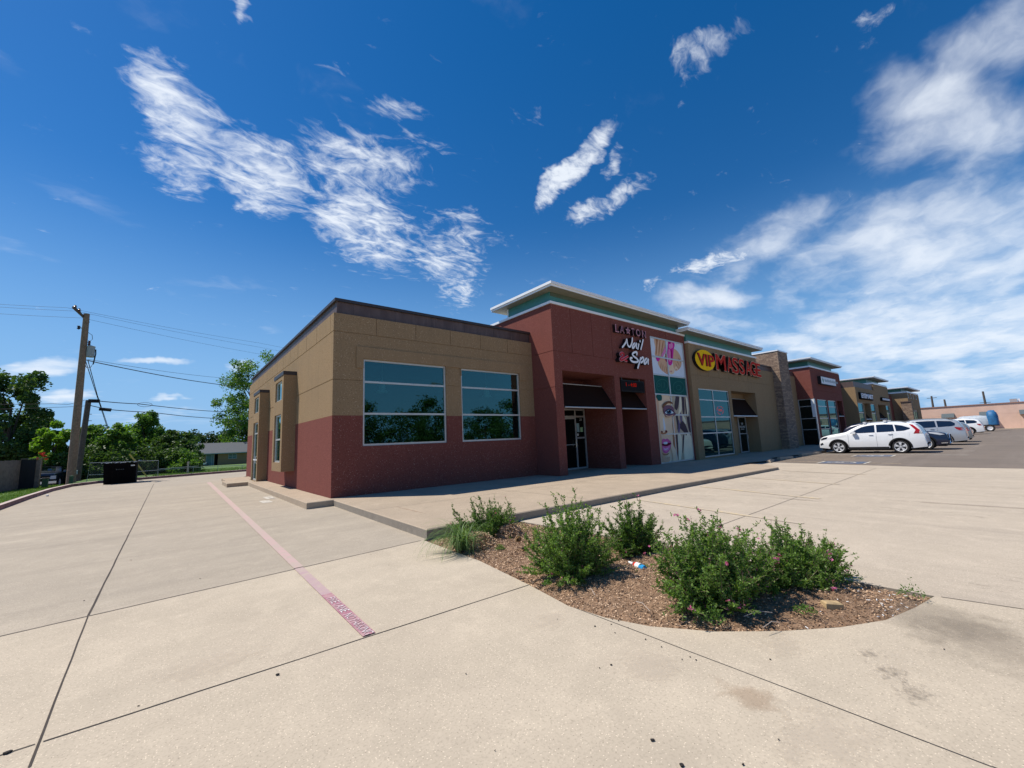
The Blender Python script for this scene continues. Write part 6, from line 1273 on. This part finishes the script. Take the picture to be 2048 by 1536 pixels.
# side-yard enclosure, tarp, boxes
def z6(x, y, Y): return PY(x/6.4, 820+y/6.4, Y)
en = empty('enclosure_fence', (-6.8, 33.5, 0), 'weathered grey board enclosure with a black tarp on its right end', 'fence')
mb = MB(); a, b = z6(-400,640,30), z6(285,650,34); N_ = 26
pa, pb = V3((a.x,a.y,0)), V3((b.x,b.y,0))
for i in range(N_):
    u0, u1 = pa.lerp(pb, i/N_), pa.lerp(pb, (i+.93)/N_); h_ = 1.63+R.uniform(-.015,.015); off = V3((0,.04,0)); mb.hexa([u0+V3((0,0,-.4)),u1+V3((0,0,-.4)),u1+off+V3((0,0,-.4)),u0+off+V3((0,0,-.4)),u0+V3((0,0,h_)),u1+V3((0,0,h_)),u1+off+V3((0,0,h_)),u0+off+V3((0,0,h_))], 'wood_fence')
mb.build('board_panel', en)
mb = MB(); a, b = z6(275,640,34), z6(470,640,34); mb.hexa([(a.x,33.9,-.4),(b.x,33.9,-.4),(b.x,34.1,-.4),(a.x,34.1,-.4),(a.x+.02,33.9,1.66),(b.x,33.9,1.64),(b.x,34.1,1.64),(a.x+.02,34.1,1.66)], 'black_tarp'); mb.build('tarp_panel', en)
mb = MB(); a, b = z6(470,640,34), z6(525,640,34); mb.box(a.x,b.x,33.95,34.15,-.4,1.62,'wood_fence'); mb.box(z6(275,640,34).x,b.x,33.85,34.2,1.665,1.70,'wood_fence'); mb.build('end_post', en)
p = z6(525,600,34.5); fl_, _ = crown_mesh(71, .28,.2,.22, 140, .1, 'orange_flower', 6); fl_.v = [(a+p.x,b+34.5,c+p.z) for a,b,c in fl_.v]; mb = fl_; st_ = MB(); st_.tube([(p.x+.05,34.5,-.1),(p.x+.06,34.5,p.z)], .02, 'twig', 5)
fo = empty('orange_flower', (p.x,34.5,0), 'clump of orange blossom showing above the enclosure end', 'flower'); mb.build('blossom', fo); st_.build('stem', fo)
p = z6(570,960,34.3); mb = MB(); mb.box(p.x-.10,p.x+.12,34.2,34.4,-.1,z6(575,878,34.3).z,'green_box'); mb.box(p.x-.12,p.x+.14,34.18,34.42,z6(575,878,34.3).z+.002,z6(575,868,34.3).z,'wood_fence'); tag(mb.build('green_post'), 'short mossy green post beside the enclosure', 'post')
p = z6(910,900,37.2); mb = MB(); mb.bbox(p.x-.08,p.x+.08,37.1,37.3,-.05,z6(912,840,37.2).z,.02,'green_box'); tag(mb.build('utility_pedestal'), 'small green pedestal between the two wooden poles', 'pedestal')
p = z6(962,800,40.6); mb = MB(); mb.bbox(p.x-.10,p.x+.10,40.5,40.8,p.z-.12,p.z+.14,.02,'grey_box'); tag(mb.build('meter_box'), 'pale grey meter box fixed to the short pole', 'meter box')
# dumpster
def zd(x, y, Y=34.2): return PY(195+x/21.94, 910+y/21.94, Y)
dp = empty('dumpster', (-2.3, 34.6, 0), 'black steel dumpster with a ragged grey plastic lid', 'dumpster')
xl0, xr0, xl1, xr1 = zd(250,1300).x, zd(1660,1230).x, zd(190,420).x, zd(1840,350).x; zt0, zt1_ = zd(190,400).z, zd(1840,320).z
mb = MB(); mb.hexa([(xl0,34.2,.0),(xr0,34.2,.0),(xr0,35.6,.0),(xl0,35.6,.0),(xl1+.08,34.0,zt0),(xr1-.12,34.0,zt1_-.02),(xr1-.12,35.7,zt1_),(xl1+.08,35.7,zt0)], 'dumpster_paint')
for k in range(1,6): 
    x = xl0+(xr0-xl0)*k/6; mb.hexa([(x-.02,34.16,.05),(x+.02,34.16,.05),(x+.02,34.2,.05),(x-.02,34.2,.05),(x-.02+.0,33.97,1.0),(x+.02,33.97,1.0),(x+.02,34.01,1.0),(x-.02,34.01,1.0)], 'dumpster_paint')
mb.build('bin', dp)
mb = MB(); nn = 26
for k in range(nn):
    x0_, x1_ = xl1-.02+(xr1-xl1+.1)*k/nn, xl1-.02+(xr1-xl1+.1)*(k+1)/nn; z_ = zt0+(zt1_-zt0)*k/nn+.02+R.uniform(-.015,.03)+(.06 if k > nn-3 else 0); mb.box(x0_,x1_,33.92,35.8,z_,z_+.03,'grey_plastic' if k%3 else 'load_grey')
mb.build('lid', dp)
text_mesh('WCA', .15, .004, 'grey_box', Matrix(((1,0,0,zd(985,610).x),(0,0,-1,34.06),(0,1,0,zd(985,610,34.05).z),(0,0,0,1))), 'lettering', dp)
p = zd(1555,450,34.0); mb = MB(); mb.box(p.x-.09,p.x+.09,33.985,33.995,p.z-.035,p.z+.035,'paper_white'); mb.build('sticker', dp)
# chain-link gate panel and low fence
def link(mb, x0, x1, y, z0, z1, step=.11, r=.0035):
    L_ = x1-x0; H_ = z1-z0; x = x0-H_
    while x < x1:
        for s_ in (1, -1):
            a_ = (x, z0) if s_ > 0 else (x, z1); t0_ = max(0, x0-x); t1_ = min(H_, x1-x)
            if t1_ > t0_: mb.bar((x+t0_, y, a_[1]+s_*t0_), (x+t1_, y, a_[1]+s_*t1_), r*2, r*2, 'chain_link')
        x += step
pA_, pB_ = PY(180.5,926,38.5), PY(317,921,38.5)
gt = empty('chain_link_gate', (pA_.x,38.5,0), 'galvanised chain-link panel standing behind the dumpster', 'fence')
mb = MB(); za_, zb2 = pA_.z, pB_.z; xa2 = PY(173,963,38.5).x
mb.tube([(xa2,38.5,.0),(pA_.x,38.5,za_),(pB_.x,38.5,zb2),(pB_.x+.02,38.5,.05)], .024, 'galvanised', 6); mb.tube([PY(178,950,38.5), PY(204,949,38.5), PY(318,940,38.5)], .02, 'galvanised', 6); mb.build('frame', gt)
mb = MB(); link(mb, pA_.x+.02, pB_.x-.02, 38.52, .12, min(za_,zb2)-.03); mb.build('mesh', gt)
lf = empty('chain_link_fence', (1.0,41,0), 'low chain-link fence with a top rail along the grass by the corner shop', 'fence')
def z7(x, y, Y=41.0): return PY(370+x/15.36, 860+y/15.36, Y)
mb = MB(); mb.tube([PY(290,942,41), z7(60,1170), z7(1000,1110), z7(1880,1080), z7(2600,1050)], .022, 'galvanised', 6); mb.tube([PY(318,938,41), z7(420,1105)], .022, 'galvanised', 6); mb.build('rail', lf)
for x in (250,1000,1750): 
    p = z7(x,1290); mb = MB(); mb.tube([(p.x,41,-.1),(p.x,41,z7(x,1120 if x < 900 else 1095).z)], .018, 'galvanised', 6); mb.build('post', lf)
mb = MB(); link(mb, z7(-900,1100).x, z7(2600,1100).x, 41.02, .02, .5, .14, .003); mb.build('mesh', lf)
p = z7(100,1000); mb = MB(); mb.bbox(p.x-.06,p.x+.06,40.85,40.97,-.1,z7(100,975).z,.01,'kerb_top'); tag(mb.build('fence_post'), 'thick pale square post at the start of the low fence', 'post')
# house behind
YH = 100.0
def w8(x, y, Y=YH): return PY(370+x/15.36, 860+y/15.36, Y)
hs_ = empty('brick_house', (8, YH, -1), 'low tan brick house with a grey shingle roof and a teal-curtained door', 'house')
ze, zr_ = w8(1000,700).z, w8(1000,395, YH+4).z; xl_, xr_ = w8(330,800).x-.3, w8(1900,800).x+9; zb_ = w8(1040,1095).z-.3
dW = (w8(640,900).x, w8(890,900).x); dD = (w8(905,900).x, w8(1010,900).x); wW = (w8(1330,800).x, w8(1595,800).x, w8(1450,880).z, w8(1450,725).z)
mb = MB(); panel(mb, (xl_,YH,0), U, Z, NF, xr_-xl_, ze, [(dW[0]-xl_,dW[1]-xl_,zb_,ze-.12,.1,None),(dD[0]-xl_,dD[1]-xl_,zb_,ze-.05,.8,'dark_void'),(wW[0]-xl_,wW[1]-xl_,wW[2],wW[3],.08,None)], 'brick_tan', v0=zb_)
mb.poly([(xl_,YH,zb_),(xl_,YH,ze),(xl_,YH+8,ze),(xl_,YH+8,zb_)][::-1], 'brick_tan'); mb.build('wall', hs_)
mb = MB(); e_ = .7; mb.mesh([(xl_-e_,YH-e_,ze-.05),(xr_+e_,YH-e_,ze-.05),(xr_+e_,YH+8+e_,ze-.05),(xl_-e_,YH+8+e_,ze-.05),(xl_-.2,YH+4,zr_),(xr_-3,YH+4,zr_)], [(0,1,5,4),(1,2,5),(2,3,4,5),(3,0,4),(3,2,1,0)], 'roof_shingle'); rf = mb.build('roof', hs_)
mb = MB(); mb.box(xl_-e_,xr_+e_,YH-e_-.03,YH-e_,ze-.2,ze-.04,'house_trim'); mb.build('fascia', rf); mb = MB(); p = w8(1625,590,YH+1.5); mb.tube([p-V3((0,0,.3)), p+V3((0,0,.15))], .12, 'white_metal', 8); mb.build('vent_pipe', rf)
window(hs_, dW[0], dW[1], zb_, ze-.12, YH+.04, [(dW[0]+dW[1])/2+.3], [], .09, 'curtain_teal', 'door', frame='house_trim'); window(hs_, *wW, YH+.03, [(wW[0]+wW[1])/2], [(wW[2]+wW[3])/2], .09, 'curtain_teal', frame='house_trim')
bk_ = MB(); p = w8(570,1060,96); bk_.lathe([(.2,-.03),(.28,0),(.2,.03)], p+V3((-.3,0,-.1)), (0,1,0), 'tyre_rubber', 12); bk_.lathe([(.2,-.03),(.28,0),(.2,.03)], p+V3((.45,0,-.1)), (0,1,0), 'tyre_rubber', 12); bk_.prism([p+V3((-.35,0,-.0)),p+V3((.3,0,.0)),p+V3((.5,0,.35)),p+V3((.2,0,.25)),p+V3((-.2,0,.3))], (0,.3,0), 'paper_white'); tag(bk_.build('motorcycle'), 'small white motorcycle parked beside the house door', 'motorcycle')
# grass blades along the lawn edge by the kerb
gb = MB(); vs = []; fs = []
for _ in range(16000):
    y = R.uniform(12, 36); e = -4.2-(y-10)*.016; x = e-.22-abs(R.gauss(0,1.1)); h_ = R.uniform(.03,.09); a_ = R.uniform(0,6.28); w_ = .006; k = len(vs)
    vs += [(x-math.cos(a_)*w_,y-math.sin(a_)*w_,.085),(x+math.cos(a_)*w_,y+math.sin(a_)*w_,.085),(x+R.uniform(-.03,.03),y+R.uniform(-.03,.03),.09+h_)]; fs.append((k,k+1,k+2))
for _ in range(9000):
    x = R.uniform(-1,9); y = 39.5+R.random()**2*18; z_ = .09-(y-41)*.0156 if y > 41 else .09; h_ = R.uniform(.05,.14); a_ = R.uniform(0,6.28); w_ = .012; k = len(vs)
    if y < 38+(x+2)*.25+.5: continue
    vs += [(x-math.cos(a_)*w_,y-math.sin(a_)*w_,z_),(x+math.cos(a_)*w_,y+math.sin(a_)*w_,z_),(x+R.uniform(-.05,.05),y+R.uniform(-.05,.05),z_+h_)]; fs.append((k,k+1,k+2))
gb.mesh(vs, fs, 'grass_blade'); tag(gb.build('grass'), 'short green grass beside the kerb', 'grass', kind='stuff')
p = PZ(92,993,0); mb = MB(); mb.lathe([(.001,0),(.04,.0),(.05,.07),(.001,.075)], p+V3((0,0,.03)), (1,.4,.2), 'fleck_white', 10); tag(mb.build('litter_cup'), 'crumpled white cup lying at the foot of the left kerb', 'litter')
# ------------------------------------------------------------------ planting bed
def inbed(x, y):
    P = BED+BEDR; c = False
    for i in range(len(P)):
        (x1, y1), (x2, y2) = P[i-1], P[i]
        if (y1 > y) != (y2 > y) and x < (x2-x1)*(y-y1)/(y2-y1)+x1: c = not c
    return c
def bedz(x, y):
    d = min(math.hypot(x-a, y-b) for a, b in BEDF); return -.035+.075*min(1, d/.5)+.02*math.sin(x*5.1+y*2.3)*min(1, d/.4)
BEDF = []
P_ = BED+BEDR
for i in range(len(P_)):
    a, b = V3(P_[i-1]), V3(P_[i]); n = max(1, int((b-a).length/.12))
    for k in range(n): q = a.lerp(b, k/n); BEDF.append((q.x, q.y))
mb = MB(); st_ = .09; nx, ny = 28, 65; gx = lambda i: 2.90+i*.093; gy = lambda j: .62+j*.0885
import bmesh
vid = {}
for i in range(nx+1):
    for j in range(ny+1):
        x, y = gx(i), gy(j); vid[i,j] = len(mb.v); ins = inbed(x, y); mb.v.append((x, y, bedz(x, y)+R.uniform(-.006,.006) if ins else -.045))
for i in range(nx):
    for j in range(ny): mb.f.append((vid[i,j],vid[i+1,j],vid[i+1,j+1],vid[i,j+1])); mb.m.append('mulch_ground')
# soil skirt reaching under the slab edge all round
tag(mb.build('planting_bed'), kind='structure')
mb = MB()
for i in range(len(BEDF)):
    a, b = BEDF[i-1], BEDF[i]; mb.poly([(a[0],a[1],-.15),(b[0],b[1],-.15),(b[0],b[1],.0),(a[0],a[1],.0)], 'concrete_kerb')
tag(mb.build('bed_edging'), kind='structure')
def leafq(vs, fs, p, d, s_, up=None, w=.42):
    d = d.normalized(); q = d.cross(V3((R.gauss(0,1),R.gauss(0,1),R.gauss(0,1)))).normalized(); k = len(vs)
    vs += [p, p+d*s_*.5+q*s_*w*.5, p+d*s_, p+d*s_*.5-q*s_*w*.5]; fs.append((k,k+1,k+2,k+3))
vs, fs, vd, fd = [], [], [], []
cnt = 0
while cnt < 52000:
    x, y = R.uniform(2.9,5.45), R.uniform(.66,6.3)
    if not inbed(x, y): continue
    cnt += 1; dark = (math.sin(x*3.1+1)+math.sin(y*2.3+x)) > .55 and R.random() < .6
    z_ = bedz(x, y)+R.uniform(.0,.014); s_ = R.uniform(.008,.028)*(1.0 if y < 3.5 else 1.25); A, F_ = (vd, fd) if dark else (vs, fs)
    leafq(A, F_, V3((x,y,z_)), V3((R.gauss(0,1),R.gauss(0,1),R.gauss(0,.28))), s_, w=R.uniform(.25,.6))
for hx, hy, hr in ((3.62,5.35,.30),(4.2,5.3,.22)):        # heaps of raked clippings
    for _ in range(2600):
        a_ = R.uniform(0,6.28); r_ = hr*math.sqrt(R.random()); leafq(vs, fs, V3((hx+math.cos(a_)*r_, hy+math.sin(a_)*r_, bedz(hx,hy)+.16*(1-(r_/hr)**2)+R.uniform(0,.03))), V3((R.gauss(0,1),R.gauss(0,1),R.gauss(0,.5))), R.uniform(.015,.045))
m1 = MB(); m1.mesh(vs, fs, 'mulch_chip'); m1.mesh(vd, fd, 'mulch_dark'); tag(m1.build('mulch'), 'brown wood-chip mulch covering the planting bed', 'mulch', kind='stuff')
# shrubs: woody stems fanning out, twigs set with small leaves, pink flowers at the tips
def shrub(px, py, ytop, wpx0, wpx1, n_st, seed, label, flowers, m='leaf_sage', leaf_s=.030, low=1.0):
    rr = random.Random(seed); base = PZ(px, py, .02); d = (base-CP).dot(CF); right = V3((CR.x,CR.y,0)).normalized(); Dh = V3((base.x,base.y,0)).normalized()
    H = PY(px, ytop, base.y).z; sc_ = d/FPX/ max(.2, right.dot(V3((Dh.y,-Dh.x,0)).normalized()))
    xl_, xr_ = (px-wpx0)*d/FPX, (wpx1-px)*d/FPX
    o = empty('flowering_shrub', (base.x, base.y, 0), label, 'shrub', 'pink-flowering shrubs in the planting bed')
    st = MB(); vs, fs, vf, ff, vb, fb = [], [], [], [], [], []; LX = lambda: 1
    for i in range(n_st):
        a_ = rr.uniform(0, 2*PI); rad = rr.random()**.6
        side_ = math.cos(a_)*rad; dep = math.sin(a_)*rad; W_ = xr_ if side_ > 0 else xl_
        tip_h = H*(1.0-.42*rad**1.8)*(rr.uniform(.92,1.08) if rr.random() < .13 else rr.uniform(.50,.84))
        if rr.random() < .38: tip_h *= rr.uniform(.22,.7)
        tip = right*side_*W_+V3((Dh.x,Dh.y,0))*dep*(xl_+xr_)/2*.9; tip.z = tip_h
        b = V3((rr.gauss(0,.06), rr.gauss(0,.06), 0)); mid = b.lerp(tip,.45)+V3((tip.x*.12,tip.y*.12,-tip_h*.02)); pts = [b, mid, tip+V3((rr.gauss(0,.03),rr.gauss(0,.03),0))]
        P = catmull(pts, 5); st.tube(P, [.0055-.0045*k/(len(P)-1) for k in range(len(P))], 'twig', 4, False)
        for k in range(1, len(P)):
            p0, p1 = P[k-1], P[k]; fr = k/(len(P)-1); dd = (p1-p0).normalized()
            # leaves on the main stem
            for _ in range(int(8+12*fr)): leafq(vs, fs, p0.lerp(p1, rr.random()), dd*.5+V3((rr.gauss(0,1),rr.gauss(0,1),rr.gauss(.2,.7))), leaf_s*rr.uniform(.6,1.25))
            if k >= 2:
                for _ in range(2 if k < 9 else 1):
                    q0 = p0.lerp(p1, rr.random()); dr = (dd*.8+V3((rr.gauss(0,.7),rr.gauss(0,.7),rr.gauss(.25,.35)))).normalized(); ln = rr.uniform(.05,.17); q1_ = q0+dr*ln
                    st.tube([q0,q1_], .0014, 'twig', 3, False)
                    for _ in range(17): leafq(vs, fs, q0.lerp(q1_, rr.random()), dr*.6+V3((rr.gauss(0,1),rr.gauss(0,1),rr.gauss(.2,.7))), leaf_s*rr.uniform(.55,1.2))
        if rr.random() < .55:                      # bare flower spike with buds
            e = P[-1]+V3((rr.gauss(0,.02),rr.gauss(0,.02),rr.uniform(.04,.09))); st.tube([P[-1], e], .0013, 'twig', 3, False)
            for _ in range(rr.randint(2,6)): leafq(vb, fb, P[-1].lerp(e, rr.random()), V3((rr.gauss(0,1),rr.gauss(0,1),rr.gauss(.3,.6))), rr.uniform(.010,.018), w=.6)
    crown_r = []
    nf = 0
    while nf < flowers and vs:
        p = vs[rr.randrange(len(vs))]; c_ = V3((0,0,H*.45)); out = (p-c_)
        if out.length < .26*H+.12: continue
        nf += 1; cpos = p+out.normalized()*.02
        for _ in range(rr.choice((3,4,5))): leafq(vf, ff, cpos, V3((rr.gauss(0,1),rr.gauss(0,1),rr.gauss(0,.6))), rr.uniform(.018,.032), w=.9)
    mbb = MB(); mbb.mesh(vs, fs, m); mbb.build('foliage', o, local=True); st.build('stems', o, local=True)
    if vf or vb:
        mf = MB(); mf.mesh(vf, ff, 'petal_pink'); mf.mesh(vb, fb, 'bud_maroon'); mf.build('blossoms', o, local=True)
    return o
shrub(985, 1072, 985, 900, 1035, 70, 101, 'small shrub at the back left of the bed against the raised walk', 20, 'leaf_mid', .030)
shrub(1150, 1150, 978, 1050, 1240, 125, 102, 'tall upright shrub left of centre in the bed, few flowers', 22)
shrub(1270, 1105, 995, 1205, 1330, 72, 103, 'slender shrub at the back of the bed behind the fallen bottle', 10, 'leaf_mid')
shrub(1432, 1205, 1012, 1318, 1555, 190, 104, 'largest shrub at the front of the bed dotted with pink flowers', 150)
shrub(1590, 1168, 1042, 1485, 1705, 150, 105, 'wide shrub at the right end of the bed beside the brick', 70)
def weed(px, py, r_, seed, label, m='leaf_mid', n=160, h=1.0):
    rr = random.Random(seed); b = PZ(px, py, .03); vs, fs = [], []
    for _ in range(n):
        a_ = rr.uniform(0,6.28); q = r_*rr.random()**.7; p = V3((math.cos(a_)*q, math.sin(a_)*q, r_*h*rr.random()*(1.1-q/r_))); leafq(vs, fs, p, V3((rr.gauss(0,1),rr.gauss(0,1),rr.gauss(.5,.5))), rr.uniform(.015,.032))
    mb = MB(); mb.mesh(vs, fs, m); o = mb.build('weed'); o.location = b; tag(o, label, 'weed', 'small weeds in the planting bed')
weed(1095, 1168, .05, 1, 'tiny weed on the front edge left of the tall shrub'); weed(1158, 1168, .08, 2, 'low weed under the front of the tall upright shrub'); weed(1426, 1240, .10, 3, 'weed sprouting at the front foot of the largest shrub', 'leaf_mid', 300, 1.6); weed(1825, 1192, .10, 4, 'thin weed near the right tip of the bed', 'leaf_mid', 120, 1.4)
weed(1045, 1062, .14, 5, 'spiky weed sprouting beside the heap of clippings by the walk', 'leaf_bright', 150, 1.6); weed(1120, 1170, .05, 6, 'tiny weed between two others at the front edge'); weed(1000, 1098, .07, 7, 'weed right of the ornamental grass', 'leaf_mid'); weed(1275, 1148, .07, 8, 'low weed just in front of the fallen bottle', 'leaf_mid', 90, .5); weed(1700, 1160, .12, 9, 'sparse sprig at the right side of the wide shrub', 'leaf_sage', 160, 1.4); weed(1610, 1222, .09, 10, 'flat weed patch left of the brick', 'leaf_mid', 150, .5)
mb_, _ = crown_mesh(91, .20,.18,.13, 900, .045, 'dead_leaf', 10); b = PZ(1050,1088,.1); o = mb_.build('dry_clump'); o.location = b; tag(o, 'clump of dry brown leaves between the two left shrubs', 'dead leaves')
# ornamental grass fountain
og = MB(); gbv, gbf = [], []; b = PZ(925, 1098, .02); rr = random.Random(5)
for i in range(300):
    a_ = rr.uniform(0,6.28); L_ = rr.uniform(.30,.80); el = rr.uniform(.75,1.45); w_ = rr.uniform(.003,.006); bend = rr.uniform(.9,1.5)
    if rr.random() < .3: a_ = rr.uniform(2.4,4.2); L_ *= 1.15
    p = b+V3((rr.gauss(0,.05),rr.gauss(0,.05),0)); d = V3((math.cos(a_)*math.cos(el), math.sin(a_)*math.cos(el), math.sin(el))); q = V3((-math.sin(a_),math.cos(a_),0)); k = len(gbv); n = 9
    hd = V3((math.cos(a_),math.sin(a_),0))
    for s_ in range(n+1):
        e = el-bend*2.0*(s_/n)**1.4; ww = w_*(1-(s_/n)**2)+.0006; gbv += [p-q*ww, p+q*ww]; p = p+(hd*math.cos(e)+V3((0,0,1))*math.sin(e))*L_/n
        if p.z < .01: p.z = .01+.01*rr.random()
    for s_ in range(n): gbf.append((k+2*s_,k+2*s_+1,k+2*s_+3,k+2*s_+2))
og.mesh(gbv, gbf, 'leaf_blade'); og = og.build('ornamental_grass', loc=tuple(b)); tag(og, 'fountain of long arching grass spilling over the bed edge by the walk corner', 'grass plant')
# fallen bottle, brick, butts, twigs
a, b = PZ(1258,1124,.045), PZ(1290,1138,.045); ax = (b-a).normalized(); L_ = (b-a).length
bt = empty('plastic_bottle', tuple(a), 'empty plastic drink bottle with white, red and blue wrap lying on the mulch', 'bottle')
q = MB(); q.lathe([(.012,0),(.013,L_*.10),(.017,L_*.22),(.026,L_*.34)], a, ax, 'bottle_white', 16); q.build('neck', bt); q = MB(); q.lathe([(.026,L_*.34),(.035,L_*.46),(.036,L_*.50)], a, ax, 'bottle_red', 16); q.lathe([(.036,L_*.50),(.037,L_*.74)], a, ax, 'bottle_white', 16); q.lathe([(.037,L_*.74),(.038,L_*.82),(.036,L_*.86),(.038,L_*.90),(.035,L_*.99),(.001,L_)], a, ax, 'bottle_blue', 16); q.build('wrap', bt)
b = PZ(1664,1210,.03); q = MB(); q.bbox(-.07,.07,-.038,.038,-.03,.028,.01,'brick_chip'); o = q.build('brick'); o.location = b; o.rotation_euler = (0,.08,-.75); tag(o, 'broken yellowish brick lying at the right end of the bed', 'brick')
q = MB(); vs2 = []
for _ in range(46):
    x, y = R.uniform(3.9,5.2), R.uniform(.72,1.25)
    if not inbed(x, y) or (R.random() < .5 and x < 4.5): continue
    a_ = R.uniform(0,6.28); L_ = R.uniform(.016,.03); z_ = bedz(x,y)+.016; q.tube([(x,y,z_),(x+math.cos(a_)*L_,y+math.sin(a_)*L_,z_+.004)], .0038, 'fleck_white', 5)
tag(q.build('litter'), 'scattered white cigarette ends along the front of the bed', 'litter', kind='stuff')
q = MB()
for px, py, L_, a_ in ((1500,1215,.34,2.4),(1545,1225,.28,2.7),(1420,1205,.22,.3),(1300,1262-40,.2,1.2),(1560,1245,.2,2.9),(1395,1235,.16,.4),(1640,1165,.3,.5),(1190,1190,.15,1.1)):
    b = PZ(px,py,.05); q.tube([b, b+V3((math.cos(a_)*L_*.5,math.sin(a_)*L_*.5,.03)), b+V3((math.cos(a_)*L_,math.sin(a_)*L_,.01))], .003, 'twig_pale', 4)
tag(q.build('fallen_twigs'), 'thin dry twigs lying on the mulch', 'twigs', kind='stuff')
q = MB()
for px, py, s_ in ((1042,1158,.03),(1190,1252,.012),(1225,1238,.010),(1222,1248,.010),(1237,1241,.009),(1256,1255,.009),(1230,1265,.008),(1291,1278,.012),(1323,1293,.009),(1380,1313,.010),(1222,1329,.012),(1364,1318,.008),(1392,1319,.009),(1305,1480,.016),(1364,1530,.018),(1557,1478,.008),(1486,1528,.012),(1115,1238,.008),(1540,1318,.010),(1888,1298,.010),(1199,1335,.007),(742,1109,.009),(777,1130,.007),(555,1349,.022),(15,1505,.024),(400,1157,.012),(262,1120,.012),(168,1201,.012),(277,1411,.009),(990,1500,.007),(932,1347,.010),(845,1112,.008)):
    b = PZ(px, py, .006); pts = []; s_ *= .7
    for k in range(7): a_ = k*.9; r_ = s_*R.uniform(.6,1.2); pts.append((b.x+math.cos(a_)*r_, b.y+math.sin(a_)*r_*R.uniform(.5,1), .004))
    q.prism(pts, (0,0,s_*.4), 'fleck_dark')
tag(q.build('debris'), 'dark crumbs and leaf bits scattered on the pavement', 'debris', kind='stuff')
